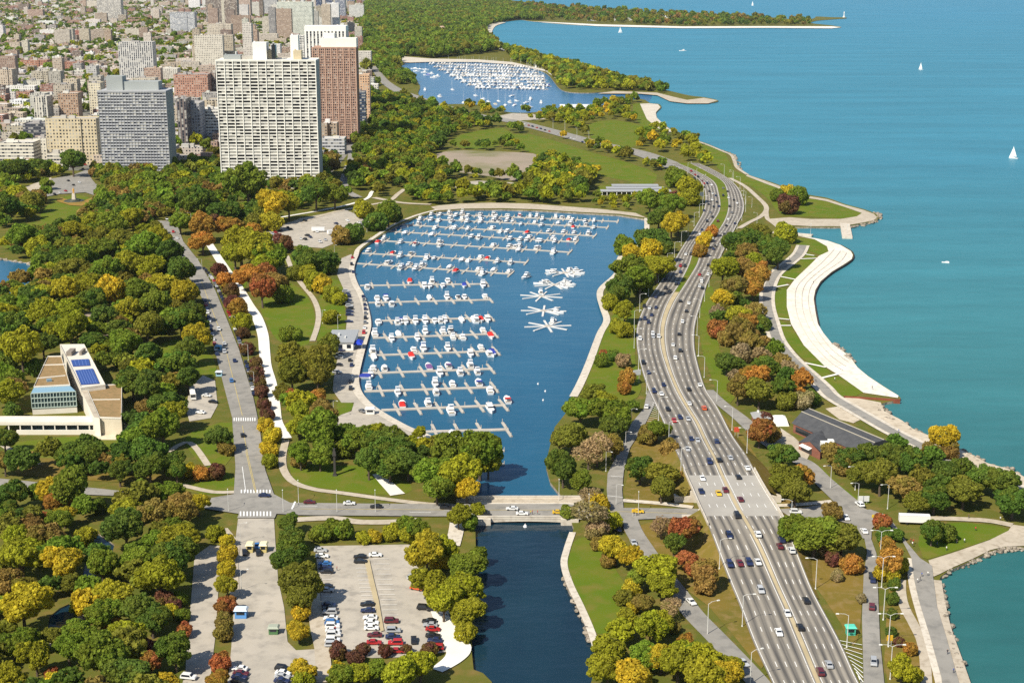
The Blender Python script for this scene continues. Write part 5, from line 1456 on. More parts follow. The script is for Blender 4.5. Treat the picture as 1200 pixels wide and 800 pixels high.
print('BOATS', NBOAT, len(FB), len(rest))
# ---- sailing boats out on the lake
M_sail = mat('sail_cloth', (.85, .84, .80), .8, .2)
def sailing(x, y, k, rz, label):
    o = empty('sailing_yacht', at(x, y, WATER_Z), rz, k)
    inst('hull', HULL, o); inst('cabin', SCAB, o); inst('mast', MAST, o)
    s = MB()
    def sail(P, bulge):
        n = 5
        a, b2, c = [Vector(p) for p in P]
        def pt(u, v):
            p = a.lerp(b2, u).lerp(c.lerp(c, 0), v)
            return p + Vector((bulge * math.sin(math.pi * u) * (1 - v) * 1.0, 0, 0))
        for i in range(n):
            for j in range(n):
                s.face([pt(i / n, j / n), pt((i + 1) / n, j / n), pt((i + 1) / n, (j + 1) / n), pt(i / n, (j + 1) / n)])
    sail([(0.1, .6, 2.5), (0.1, -3.5, 2.5), (0, .75, 13.8)], .7); s.build('mainsail', M_sail, o)
    s = MB(); sail([(0.1, 1.0, 1.6), (0.1, 4.9, 1.6), (0, .85, 12.6)], .6); s.build('jib', M_sail, o)
    tag(o, label, 'sailboat')
sailing(1187.5, 186, 0.95, .9, 'white sailing yacht with full sails on the lake at right edge')
sailing(1079, 82, 1.0, .6, 'small white sailing yacht far out left of the bigger one')
sailing(882, 7, 1.6, .5, 'tiny distant sailing yacht at the top of the lake')
sailing(727, 38.5, 1.2, 1.6, 'pale boat under sail off the distant spit')
p = at(800, 60, WATER_Z); o = inst('motor_boat', WH_C, None, p, 1.5, BC['w']); o.scale = (1.6, 1.6, 1.1); tag(o, 'long white motor boat alone on the open lake', 'boat')
p = at(1108, 308, WATER_Z); o = inst('motor_boat', WH_V, None, p, 1.2, BC['w']); o.scale = (.5, .5, .5); tag(o, 'tiny white dinghy on the lake right of the terrace', 'boat')
# ---- piers and steel wall on the lakefront
def pier(x0, y0, x1, y1, w, label, lampx=None, h=1.0):
    A, B = at(x0, y0), at(x1, y1)
    o = empty('stone_pier', A); tag(o, label, 'pier')
    b = MB(); seg_box(b, (0, 0), B - A, w, -4, .3); b.build('pier_body', M_conc, o)
    l = MB(); e = (B - A) * .9
    l.tube((e.x, e.y, .3), (e.x, e.y, 8), .12, .08, 6); l.box(e.x - .3, e.x + .3, e.y - .3, e.y + .3, 8, 8.6)
    l.build('beacon_post', M_steel, o)
pier(990, 262, 993, 278, 7.5, 'short concrete pier with a post off the small headland')
pier(930, 273.5, 952, 275.5, 4.5, 'low stone jetty with a post at the end of the terrace')
A, B = at(988, 465), at(1054, 469)
b = MB(); seg_box(b, (0, 0), B - A, .8, -3.5, .9); o = b.build('sheet_pile_wall', M_rust); o.location = A + Vector((0, -1.2, 0)); tag(o, 'rust red sheet pile wall at the lower end of the white terrace', 'wall')
A, B = at(716, 106), at(733, 115)

C = crom([at(x, y) for x, y in pts('959,380 956,365 954,350 956,340 962,330 975,319 990,310 998,304 1000,299 997,294 985,287')], 6)
b = MB()
for i in range(len(C) - 1): seg_box(b, C[i] + Vector((.35, -.15, 0)) - C[0], C[i + 1] + Vector((.35, -.15, 0)) - C[0], .5, -3.5, .22)
o = b.build('sheet_pile_wall', noisy('dark_steel', (.09, .06, .045), (.06, .045, .035), .4)); o.location = C[0]
tag(o, 'dark steel wall along the water edge of the white terrace', 'wall')

# ================================================================ cars
CC = {'k': (.018, .018, .02), 'b': (.018, .028, .085), 'w': (.78, .78, .76), 's': (.42, .43, .44), 'r': (.42, .02, .022), 'm': (.13, .018, .025), 'y': (.75, .48, .03), 'o': (.62, .11, .03), 'g': (.17, .175, .18), 'u': (.05, .18, .45)}
CNM = {'k': 'black', 'b': 'dark blue', 'w': 'white', 's': 'silver', 'r': 'red', 'm': 'maroon', 'y': 'yellow', 'o': 'orange-red', 'g': 'dark grey', 'u': 'bright blue'}
def car_meshes(prof, roof, wdt, zr):
    n = len(prof); hw = wdt / 2
    V = []
    for s in (-1, 1):
        for (y, z) in prof:
            k = 1.0 if z < .9 else (0.86 if z > 1.2 else .97)
            V.append((s * hw * k, y, z))
    F = [tuple(range(n - 1, -1, -1))[::-1], tuple(range(n, 2 * n))[::-1]]
    F = [tuple(range(n)), tuple(range(2 * n - 1, n - 1, -1))]
    for i in range(n):
        j = (i + 1) % n
        F.append((i, n + i, n + j, j)[::-1])
    me = bpy.data.meshes.new('body'); me.from_pydata(V, [], F); me.materials.append(M_body); me.update()
    bm = bmesh.new(); bm.from_mesh(me); bmesh.ops.recalc_face_normals(bm, faces=bm.faces); bmesh.ops.bevel(bm, geom=[e for e in bm.edges], offset=.05, segments=1, affect='EDGES', clamp_overlap=True); bm.to_mesh(me); bm.free()
    g = MB()
    f0, f1, r1, r0 = roof                          # windscreen foot, top, rear top, rear foot (y, z)
    up = .025
    def quad(a, b, wa, wb):
        g.face([(-wa, a[0], a[1]), (wa, a[0], a[1]), (wb, b[0], b[1]), (-wb, b[0], b[1])][::-1] if a[0] < b[0] else [(-wa, a[0], a[1]), (wa, a[0], a[1]), (wb, b[0], b[1]), (-wb, b[0], b[1])][::-1])
    def l2(a, b, t): return (a[0] + (b[0] - a[0]) * t, a[1] + (b[1] - a[1]) * t)
    a, b = l2(f0, f1, .08), l2(f0, f1, .90)
    quad((a[0] + up, a[1] + up), (b[0] + up, b[1] + up), hw * .84, hw * .76)
    a, b = l2(r0, r1, .15), l2(r0, r1, .88)
    g.face([(-hw * .82, a[0] - up, a[1] + up), (hw * .82, a[0] - up, a[1] + up), (hw * .75, b[0] - up, b[1] + up), (-hw * .75, b[0] - up, b[1] + up)])
    for s in (-1, 1):
        zl, zh = 1.02, zr - .10
        ya, yb, yc, yd = f0[0] - .35, f1[0] - .05, r1[0] + .05, r0[0] + .35
        g.face([(s * hw * .985, ya, zl), (s * hw * .885, yb, zh), (s * hw * .885, yc, zh), (s * hw * .985, yd, zl)][::s])
    return me, g.mesh('windows', M_glass)
SED = car_meshes([(-2.3, .32), (2.25, .32), (2.3, .62), (2.15, .80), (1.0, .95), (.25, 1.42), (-1.05, 1.45), (-1.75, 1.02), (-2.3, .96)], ((1.0, .95), (.25, 1.42), (-1.05, 1.45), (-1.75, 1.02)), 1.82, 1.44)
SUV = car_meshes([(-2.35, .38), (2.25, .38), (2.32, .75), (2.1, 1.0), (1.2, 1.08), (.55, 1.70), (-1.9, 1.74), (-2.3, 1.1), (-2.36, .9)], ((1.2, 1.08), (.55, 1.70), (-1.9, 1.74), (-2.3, 1.1)), 1.92, 1.72)
w_ = MB(); w_.tube((-.11, 0, 0), (.11, 0, 0), .33, n=12); WHEEL = w_.mesh('wheel', M_tyre)
w_ = MB(); w_.tube((-.125, 0, 0), (.125, 0, 0), .18, n=8); RIM = w_.mesh('rim', M_steel)
def whole_car(c):
    b = MB()
    ap(c[0], 0, b); ap(c[1], 1, b)
    for x in (-.82, .82):
        for y in (-1.4, 1.4): b.tube((x - .1, y, .33), (x + .1, y, .33), .33, n=8, m=2)
    return b.mesh('car', [M_body, M_glass, M_tyre])
WCAR = {'sedan': whole_car(SED), 'suv': whole_car(SUV)}
NCAR = 0
def car(P, rz, c, where, end='from the front', key=None, kind=None):
    global NCAR
    NCAR += 1
    kind = kind or ('suv' if random.random() < .35 else 'sedan')
    word = {'sedan': 'saloon', 'suv': 'estate'}[kind]
    kk_ = random.uniform(.82, 1.1); colr = tuple(v * kk_ for v in CC[c])
    near = P.y < 760
    if near:
        o = empty('car', P, rz)
        src = SUV if kind == 'suv' else SED
        inst('body', src[0], o, color=colr); inst('windows', src[1], o)
        for x in (-.80, .80):
            for y in (-1.42, 1.42):
                inst('wheel', WHEEL, o, (x, y, .33))
    else:
        o = inst('car', WCAR[kind], None, P, rz, colr)
    tag(o, cat='taxi' if c == 'y' else 'car', group='cars on the roads and in the car parks')
    want(o, '%s %s %s' % (CNM[c], 'taxi' if c == 'y' else word, where), P.y if key is None else key, end)
def on_drive(px, py):
    z = .6
    for _ in range(5):
        P = at(px, py, z); z = drive_z(P.y)
    sb = True
    k = min(range(NR - 1), key=lambda i: abs(edge[0][i].y - P.y))
    sb = P.x < (edge[1][k].x + edge[2][k].x) / 2
    E = edge[0] if sb else edge[3]
    t = E[k + 1] - E[k]
    P.z = drive_z(P.y) + .02
    rz = math.atan2(t.y, t.x) - math.pi / 2 + (math.pi if sb else 0)
    return P, rz, sb
def section(y): return 'below the overpass' if y > 622 else ('on the overpass' if y > 572 else ('above the overpass' if y > 470 else ('beside the harbour' if y > 330 else ('by the wooded median' if y > 262 else 'at the far bend'))))
DC = '''600,600:1055,20k 1150,108w 1017,115b 1020,250b 1068,245m 1110,242b 1152,240w 1165,372s 1290,480w
900,600:55,165m 110,185w 64,135b 178,420k 150,545k 50,570w 285,720s 245,755m
700,450:310,8b 265,38b 300,50w 428,28k 480,8w 430,95w 500,118o 330,122k 387,160b 360,175r 425,168s 440,262b 470,268s 558,275b 423,310s 525,370b 570,360k 623,350s 703,398w 660,440k 492,447w 487,508b 568,517y 600,502m 670,545m 655,622k 617,715b 752,710w
650,330:535,55k 475,75b 420,120k 445,127w 475,125b 455,160b 423,178b 440,195b 590,95k 630,105w 618,142k 600,192w 583,250k 460,248w 488,262w 400,272w 555,300w 588,327k 565,362w 415,385k 690,5w 692,33k 520,35k 580,12b 440,430b 462,262s
650,150:590,650r 610,650k 615,595w 640,595k 590,680b 570,735k 540,770k 520,712b 680,690r 720,690w 690,715w 680,745w 695,755k 745,570b 755,555k 720,645k 710,590w 740,520w 760,480k 765,440m 690,480b 740,420k 682,500w 715,440k 770,370b 790,320k 700,390b 722,360k 738,340w 745,372k 760,350k 730,400g 840,340k 855,355w 820,370k 830,400g 815,430w 805,460k 845,450b 795,500k 780,545w 810,300k 790,285g 815,330w 725,300k 740,310w 755,320b 700,280k 715,262b 735,270w 660,222r 672,232k 640,205r 690,250m 700,262r 655,240k'''
for ln in DC.split('\n'):
    o_, L = ln.split(':'); ox, oy = [float(v) for v in o_.split(',')]
    for t in L.split():
        X, Y = t[:-1].split(',')
        px, py = ox + float(X) / 4, oy + float(Y) / 4
        P, rz, sb = on_drive(px, py)
        car(P, rz, t[-1], 'on the %s lanes %s' % ('harbour-side' if sb else 'lake-side', section(py)))
def heading(px, py, qx, qy):
    a, b = at(px, py), at(qx, qy)
    return math.atan2(b.y - a.y, b.x - a.x) - math.pi / 2
def cars(L, q, where, z=.53, ox=0, oy=0, k=1.0, jit=.03, end='from the front'):
    for t in L.split():
        X, Y = t[:-1].split(',')
        px, py = ox + float(X) * k, oy + float(Y) * k
        P = at(px, py, .3 + z); P.z = z
        car(P, heading(px, py, px + q[0], py + q[1]) + random.uniform(-jit, jit) + (math.pi if random.random() < .4 else 0), t[-1], where, end)
Q4 = .25
cars('440,203b 652,235m 838,240w 963,255k', (10, .1), 'on the cross street left of the bridge', .55, 200, 530, Q4)
cars('600,385w 648,408w 290,380k 470,410k', (10, .1), 'on the harbour bridge', .56, 450, 500, Q4)
cars('818,402y', (10, .1), 'at the right end of the harbour bridge', .56, 450, 500, Q4)
cars('190,598y 930,600w', (10, .3), 'on the cross street near the overpass', .55, 700, 450, Q4)
cars('108,655k 170,745s 97,680b', (6, 10), 'on the service road by the left junction', .57, 700, 450, Q4)
cars('840,422w 1085,708s', (10, 9), 'on the service road beside the lagoon', .57, 600, 600, Q4)
cars('232,108w', (-4, 8), 'on the left slip road', .55, 700, 450, Q4)
cars('487,445m 495,705s', (1, 30), 'on the right slip road', .56, 900, 600, Q4)
cars('485,300k 492,318b', (1, 30), 'parked by trees on the right slip road', .56, 900, 600, Q4)
cars('450,90w 365,27w', (6, 8), 'at the right hand junction', .57, 900, 600, Q4)
cars('430,285w', (10, 8), 'by the sign at the right hand junction', .57, 900, 520, Q4)
# car park rows
PK = 'in the left row of the big car park'
cars('183,180s 190,207w 203,243u 205,262b 212,280k 208,350k 214,366s 222,436b 224,452k 226,470s 230,498w 238,520u 240,535w 240,556w 244,575w 240,602w 238,622s', (10, 0), PK, .26, 330, 600, Q4)
cars('440,202w 368,210k 370,232k 402,432k 404,462b 415,496w 422,520w 422,544w 436,577m 434,612r', (10, 0), 'in the middle of the big car park', .26, 330, 600, Q4)
cars('515,512m 525,556s 522,585b 534,614r 542,652r', (10, 0), 'right of the tan strip in the car park', .26, 330, 600, Q4)
cars('692,512k 697,530s 710,550r 710,580k 718,602b 726,636r 668,450k 712,456k', (10, .5), 'in the right row of the big car park', .26, 330, 600, Q4)
cars('620,602k', (1, 8), 'driving between the rows of the big car park', .26, 330, 600, Q4)
cars('620,312s 634,358o 760,470s', (10, 2), 'under trees right of the big car park', .26, 330, 600, Q4)
cars('548,190k 612,192k 605,160u', (1, 10), 'at the entrance booths', .27, 150, 600, Q4)
cars('525,735w 530,757m 522,775b 520,795k', (10, 1), 'parked at the left edge of the plaza', .27, 150, 600, Q4)
cars('726,735k 728,755w 725,772s 722,792b 720,812k', (10, 1), 'parked at the right edge of the plaza', .27, 150, 600, Q4)
cars('285,775w', (10, 1), 'parked in the gravel lot', .27, 150, 600, Q4)
cars('970,455w 1000,484k 940,534w', (10, 1), 'in the small lot by the long street', .27, 0, 350, Q4)
cars('465,305b 478,297s 490,290r 515,283b 550,268k 562,275k 630,235k 775,248b 885,245w 640,305k 655,312b 610,320w 685,287w 765,295w 725,325s 830,235w 630,322k 700,335w 900,252b', (10, 4), 'in the gravel lot above the harbour', .27, 200, 200, Q4, .3)
def along(L, n, where, cols, z=.53, turn=0.0, jit=.4, skip=.08, end='from the front'):
    C = crom([at(x, y) for x, y in pts(L)], 6)
    ac = [0.0]
    for i in range(1, len(C)): ac.append(ac[-1] + (C[i] - C[i - 1]).length)
    for k in range(n):
        if random.random() < skip: continue
        s = ac[-1] * (k + .5) / n + random.uniform(-jit, jit)
        i = min(max(int(np.searchsorted(ac, s)) - 1, 0), len(C) - 2)
        f = (s - ac[i]) / (ac[i + 1] - ac[i]); P = C[i].lerp(C[i + 1], f); t = C[i + 1] - C[i]
        P.z = z
        car(P, math.atan2(t.y, t.x) - math.pi / 2 + turn + (math.pi if random.random() < .5 else 0), random.choice(cols), where, end)
along('298,466 292,440 283,410 272,378 262,355 250,330 238,315', 38, 'parked on the right kerb of the long street', 'kkbbgswrrmk')
along('255,420 249,395 243,366 240,352', 13, 'on the left kerb beside the museum', 'kbsgwkbr')
along('222,326 213,313 203,298 194,285', 11, 'on the left kerb at the street top', 'kbsgwwr')
cars('782,428w 800,456k 812,488r 830,518w 818,540k 842,575k 855,598b 862,622m 880,655k 890,690g', (9, 16), 'driving up the long street', .55, 0, 150, .25)
cars('1025,145w 1052,212w 1052,250s 1100,292b 1085,385u 1138,640k', (6, 18), 'driving on the long street beside the museum', .55, 0, 350, .25)
along('405,341 408,352 410,365 409,380', 11, 'nose-in along the upper harbour drive', 'kbbgsk', .27, 1.45)
along('425,346 428,362 428,378 426,394', 9, 'parked along the seawall by the docks', 'kbgswr', .27)
along('400,410 397,424 395,440', 7, 'parked below the harbour house', 'kbgs', .27, 1.3)
cars('410,422k 412,428b 411,447k 411,455k', (-1, 6), 'parked by the middle of the harbour drive', .27, 0, 0)
cars('413,302r 412,310k 414,319b', (0, 6), 'at the upper end of the harbour drive', .27, 0, 0)
cars('425,482g', (8, 3), 'by the dinghy rack at the end of the harbour drive', .27, 0, 0)
cars('80,212k 86,217k 93,214w 77,224r 70,226w 64,228k 100,193r 97,198k', (10, 4), 'on the avenue by the monument lawn', .56, 0, 0)
along('690,170 660,160 630,151 612,146', 16, 'on the far stretch of the expressway', 'kbwsr', .56, end='from the right')
print('CARS', NCAR)
# ---- bus
def bus():
    o = empty('tour_bus', Vector((*at(226, 466)[:2], .27)), heading(226, 466, 223, 450))
    b = MB(); b.box(-1.3, 1.3, -5.5, 5.5, .45, 3.3, bottom=True); b.box(-1.1, 1.1, -4.5, 3.5, 3.3, 3.55); b.build('body', M_wpaint, o)
    w = MB()
    for s in (-1, 1): w.face([(s * 1.315, -5, 1.6), (s * 1.315, 5.2, 1.6), (s * 1.315, 5.2, 2.7), (s * 1.315, -5, 2.7)][::s])
    for y, s in ((-5.515, 1), (5.515, -1)): w.face([(-1.15 * s, y, 1.5), (1.15 * s, y, 1.5), (1.15 * s, y, 2.9), (-1.15 * s, y, 2.9)])
    w.build('windows', M_glass, o)
    for x in (-1.2, 1.2):
        for y in (-3.4, 3.6): inst('wheel', WHEEL, o, (x, y, .5)).scale = (1.4, 1.5, 1.5)
    tag(o, 'white bus parked in the shade of the small lot', 'bus')
bus()
def trailer(x, y, q, l, label):
    o = empty('box_trailer', Vector((*at(x, y)[:2], .27)), heading(x, y, x + q[0], y + q[1]))
    b = MB(); b.box(-1.3, 1.3, -l / 2, l / 2, .9, 3.4, bottom=True); b.build('body', M_wpaint, o)
    c = MB(); c.box(-1.34, 1.34, -l / 2 - .03, l / 2 + .03, 3.4, 3.52); c.build('roof', mat('trailer_roof', (.7, .7, .68), .6), o)
    for xx in (-1.15, 1.15): inst('wheel', WHEEL, o, (xx, -l / 4, .45)).scale = (1.2, 1.3, 1.3)
    tag(o, label, 'trailer')
trailer(1071, 614, (10, .4), 11, 'long white trailer parked beside the lakefront road')
trailer(373, 272, (10, 0), 10, 'white trailer in the middle of the gravel lot above the harbour')
trailer(392, 275, (10, -1), 11, 'longer white trailer at the right of the gravel lot above the harbour')

# ================================================================ street lamps, signs
lp = MB(); lp.tube((0, 0, 0), (0, 0, 10.5), .15, .09, 6); POLE = lp.mesh('pole', M_steel)
lp = MB(); lp.tube((0, 0, 10.4), (1.2, 0, 11.0), .07, .06, 5); lp.tube((1.2, 0, 11.0), (3.0, 0, 11.1), .06, .05, 5); ARM = lp.mesh('arm', M_steel)
lp = MB(); taper(lp, 2.9, 3.9, -.22, .22, 10.95, 11.2, .1, .05, .05); lp.face([(2.9, .22, 10.95), (3.9, .22, 10.95), (3.9, -.22, 10.95), (2.9, -.22, 10.95)]); HEAD = lp.mesh('lamp_head', mat('lamp_housing', (.7, .69, .64), .5))
lp = MB(); lp.tube((0, 0, 0), (0, 0, .5), .3, .22, 8); BASE = lp.mesh('base', M_steel)
def lamp(P, rz, where, k=1.0, double=False, key=None):
    o = empty('street_lamp', P, rz, k)
    inst('pole', POLE, o); inst('base', BASE, o); inst('arm', ARM, o); inst('lamp_head', HEAD, o)
    if double:
        inst('arm', ARM, o, rz=math.pi); inst('lamp_head', HEAD, o, rz=math.pi)
    tag(o, cat='street lamp', group='street lamps')
    want(o, '%s street lamp %s' % ('double-armed' if double else 'tall single-arm', where), P.y if key is None else key)
for E, sg, nm in ((edge[0], -1, 'on the harbour side of the expressway'), (edge[3], 1, 'on the lake side of the expressway')):
    ac = [0.0]
    for i in range(1, NR): ac.append(ac[-1] + (E[i] - E[i - 1]).length)
    s = 66.0 if sg < 0 else 52.0
    while s < ac[-1] - 60:
        i = min(max(int(np.searchsorted(ac, s)) - 1, 0), NR - 2)
        P = E[i].lerp(E[i + 1], (s - ac[i]) / (ac[i + 1] - ac[i])); t = (E[i + 1] - E[i]).normalized()
        nrm = Vector((t.y, -t.x, 0)) * sg
        Q = P + nrm * (-sg * sg) * 0 + (Vector((t.y, -t.x, 0)) * 1.4 if sg > 0 else Vector((-t.y, t.x, 0)) * 1.4)
        Q.z = max(0, drive_z(Q.y) - .9)
        inward = Vector((-t.y, t.x, 0)) if sg > 0 else Vector((t.y, -t.x, 0))
        if not (GY0 - 6 < Q.y < GY1 + 6): lamp(Q, math.atan2(inward.y, inward.x), nm, 1.0)
        s += 42
def lamps(s, where, face=(10, 0), k=1.0, double=False):
    for x, y in pts(s):
        P = at(x, y); lamp(P, heading(x, y, x + face[0], y + face[1]) + math.pi / 2, where, k, double)
lamps('1031,656 1033,688 1035,726 1041,758 1043,796', 'beside the right slip road', (10, 0), 1.0, True)
lamps('829,744 879,803', 'beside the service road by the lagoon', (10, -2))
lamps('733,528 710,552 740,500 722,592', 'beside the left slip road', (8, 2), .8)
lamps('1005,594 1040,596 973,573 1002,574', 'around the right hand junction', (-10, 1), .9)
lamps('214,262 221,255 224,262 237,318 250,340 276,388 291,422 298,455', 'along the right side of the long street', (-8, 1), .8)
lamps('268,600 332,601 395,601 440,601 350,589 556,588 655,588 690,606 748,603', 'along the cross street', (0, -8), .75)
lamps('430,272 410,284 392,300 415,258 452,258 378,379 396,385 391,489', 'around the harbour drive', (8, 2), .75)
lamps('887,262 881,243 868,232 858,212 873,240', 'on the path behind the small headland', (-8, 0), .8)
lamps('648,150 662,153 676,162 690,166 610,142', 'along the far stretch of the expressway', (-5, 2), 1.1)
lamps('282,636 283,692', 'on the plaza', (8, 0), .7)
def sign(x, y, col, w, h, z, label, rz=0.0, name='road_sign', zb=0.0):
    o = empty(name, at(x, y, zb), rz)
    p = MB(); p.tube((-w * .3, 0, 0), (-w * .3, 0, z + h), .07, n=5); p.tube((w * .3, 0, 0), (w * .3, 0, z + h), .07, n=5); p.build('post', M_steel, o)
    b = MB(); b.box(-w / 2, w / 2, -.16, -.08, z, z + h, bottom=True); b.build('panel', mat('sign_' + name + label[:9].replace(' ', '_'), col, .5), o)
    f = MB(); f.box(-w / 2 + .12, w / 2 - .12, -.19, -.162, z + .12, z + h - .12, bottom=True); f.build('face', mat('face_' + label[:9].replace(' ', '_'), tuple(v * .85 for v in col), .5), o)
    tag(o, label, 'sign')
sign(863, 512, (.62, .09, .04), 2.2, 2.2, 2.4, 'orange-red warning sign beside the lake side carriageway')
sign(1042, 757, (.70, .42, .03), 1.8, 1.8, 2.0, 'yellow warning sign beside the right slip road')
sign(746, 450, (.72, .72, .68), 4.5, 2.8, 4.5, 'pale highway panel on posts beside the harbour side carriageway', .5)
sign(821, 238, (.74, .74, .7), 5, 3.5, 6, 'pale panel on posts beside the far end of the bend', .4)
sign(882, 292, (.6, .14, .05), 2.0, 2.0, 5, 'small red-orange sign by the path to the headland')
sign(743, 606, (.7, .45, .04), 1.6, 1.2, 2.2, 'yellow junction sign at the left slip road')
sign(1012, 590, (.75, .75, .72), 4.0, 2.2, 1.0, 'white notice panel at the right hand junction')
sign(1023, 612, (.7, .5, .05), 1.2, 1.2, 2.0, 'yellow arrow sign on the junction island')
# entrance booths, toilets, kiosk
def booth(x, y, col, rcol, w, d, h, label, name='ticket_booth', z0=.26, rz=0.0):
    o = empty(name, Vector((*at(x, y)[:2], z0)), rz)
    b = MB(); b.box(-w / 2, w / 2, -d / 2, d / 2, 0, h); b.build('wall', mat('wall_' + label[:12].replace(' ', '_'), col, .7), o)
    g = MB()
    for yy, s in ((-d / 2 - .02, 1), (d / 2 + .02, -1)): g.face([(-w * .36 * s, yy, h * .45), (w * .36 * s, yy, h * .45), (w * .36 * s, yy, h * .85), (-w * .36 * s, yy, h * .85)])
    g.build('window', M_glass, o)
    r = MB(); taper(r, -w / 2 - .4, w / 2 + .4, -d / 2 - .4, d / 2 + .4, h + .002, h + .5, .5, .5, .5); r.face([(-w / 2 - .4, d / 2 + .4, h), (w / 2 + .4, d / 2 + .4, h), (w / 2 + .4, -d / 2 - .4, h), (-w / 2 - .4, -d / 2 - .4, h)]); r.build('roof', mat('roof_' + label[:12].replace(' ', '_'), rcol, .7), o)
    tag(o, label, 'booth' if 'booth' in name else 'small building')
    return o
booth(293.5, 646, (.55, .45, .18), (.72, .66, .42), 2.2, 3.2, 2.6, 'left entrance booth with cream roof on the plaza')
booth(309.5, 646, (.55, .45, .18), (.76, .70, .46), 2.2, 3.2, 2.6, 'right entrance booth with cream roof on the plaza')
booth(283, 723, (.10, .28, .60), (.60, .68, .75), 3.6, 2.8, 2.6, 'blue and white food kiosk at the left of the plaza', 'food_kiosk')
booth(321, 742, (.08, .18, .07), (.35, .38, .30), 2.8, 2.4, 2.0, 'small green utility box with two panels on the plaza', 'utility_box')
booth(996.5, 743, (.06, .42, .30), (.10, .55, .40), 2.6, 2.2, 2.6, 'turquoise green portable toilet on the grass wedge', 'portable_toilet', 0)
booth(256, 411, (.10, .35, .55), (.20, .45, .65), 3.0, 2.2, 2.4, 'blue kiosk beside the museum driveway', 'ticket_kiosk', .26)
booth(257, 441, (.30, .50, .60), (.60, .66, .68), 3.0, 2.0, 2.2, 'pale blue shelter at the small lot entrance', 'bus_shelter', .26)
booth(434, 485, (.74, .73, .68), (.78, .77, .72), 4.0, 3.0, 2.4, 'small white hut at the lower end of the harbour drive', 'white_hut', .27)
# monument and sculpture
def monument():
    o = empty('monument', at(87, 236)); tag(o, 'golden statue on a stepped dark plinth in the flower lawn', 'monument')
    b = MB(); b.tube((0, 0, 0), (0, 0, .8), 9, 8.4, 20); b.tube((0, 0, .8), (0, 0, 1.8), 5.5, 5, 16); b.build('step', mat('dark_granite', (.06, .07, .05), .6), o)
    p = MB(); taper(p, -1.6, 1.6, -1.6, 1.6, 1.8, 7, .4, .4, .4); p.build('plinth', M_conc, o)
    s = MB(); gm = mat('gilt_bronze', (.75, .42, .10), .35, .6)
    s.tube((-.4, 0, 7), (-.25, 0, 9), .3, .4, 8); s.tube((.4, 0, 7), (.25, 0, 9), .3, .4, 8); s.tube((0, 0, 8.8), (0, 0, 10.8), .6, .75, 8); s.tube((.7, 0, 10.6), (.9, -.2, 8.9), .22, .16, 6); s.tube((-.7, 0, 10.6), (-.9, -.1, 8.9), .22, .16, 6); s.tube((0, 0, 10.8), (0, 0, 11.2), .22, .2, 6); s.tube((0, 0, 11.1), (0, 0, 11.9), .36, .3, 8)
    s.build('statue', gm, o)
monument()
s = MB(); taper(s, -.9, .9, -.9, .9, 0, .7, .1, .1, .1); taper(s, -.5, .5, -.5, .5, .7, 11.5, .12, .12, .12); taper(s, -.75, .75, -.75, .75, 8.5, 10.4, .2, .2, .2)
o = s.build('dark_obelisk', mat('weathered_wood', (.05, .045, .04), .8)); o.location = at(392.5, 557); tag(o, 'tall dark carved pole standing on the lawn by the cross street', 'sculpture')
# boulders of the revetments
rr = random.Random(5)
def rock_mesh(seed):
    r = random.Random(seed); bm = bmesh.new(); bmesh.ops.create_icosphere(bm, subdivisions=2, radius=1)
    for v in bm.verts: v.co *= r.uniform(.78, 1.15); v.co.z *= .7
    me = bpy.data.meshes.new('boulder'); bm.to_mesh(me); bm.free(); me.materials.append(M_rock); return me
ROCK = [rock_mesh(i) for i in range(4)]
V, F = [], []
def rocks(s, n, w, k):
    C = crom([at(x, y) for x, y in pts(s)], 6)
    for _ in range(n):
        i = rr.randrange(len(C) - 1); P = C[i].lerp(C[i + 1], rr.random())
        M = Matrix.Translation((P.x + rr.uniform(-w, w), P.y + rr.uniform(-w, w), rr.uniform(-1.1, -.1))) @ Matrix.Rotation(rr.uniform(0, 6), 4, 'Z') @ Matrix.Scale(rr.uniform(.5, 1.3) * k, 4)
        me = rr.choice(ROCK); j = len(V)
        V.extend(tuple(M @ v.co) for v in me.vertices); F.extend(tuple(j + a for a in p.vertices) for p in me.polygons)
rocks('1033,476 1040,487 1056,494 1070,503 1087,510 1104,518 1125,527 1146,537 1157,543 1185,551 1200,559', 230, 2.5, 1.0)
rocks('975,402 987,410 998,422', 60, 1.8, 1.1)
rocks('1104,674 1117,666 1140,656 1160,646 1176,642 1200,641', 90, 1.0, .8)
rocks('1103,684 1106,706 1112,735 1122,765 1133,800', 80, 1.0, .9)
rocks('985,267 1010,263 1027,258 1031,252 1025,249', 90, 2.0, 1.2)
rocks('847,176 860,182 863,190 866,197', 60, 3, 1.4)
rocks('663,672 672,696 684,722 694,748', 60, 1.0, .8)
rocks('62,750 72,752 84,738 97,720 102,700', 50, 2.0, 1.2)
rocks('0,303 25,307 42,310 46,322 42,334', 40, 2.0, 1.4)
o = mesh_obj('shore_boulders', V, F, M_rock); tag(o, 'loose broken stone along the waterline of lake and ponds', 'boulders', kind='stuff')

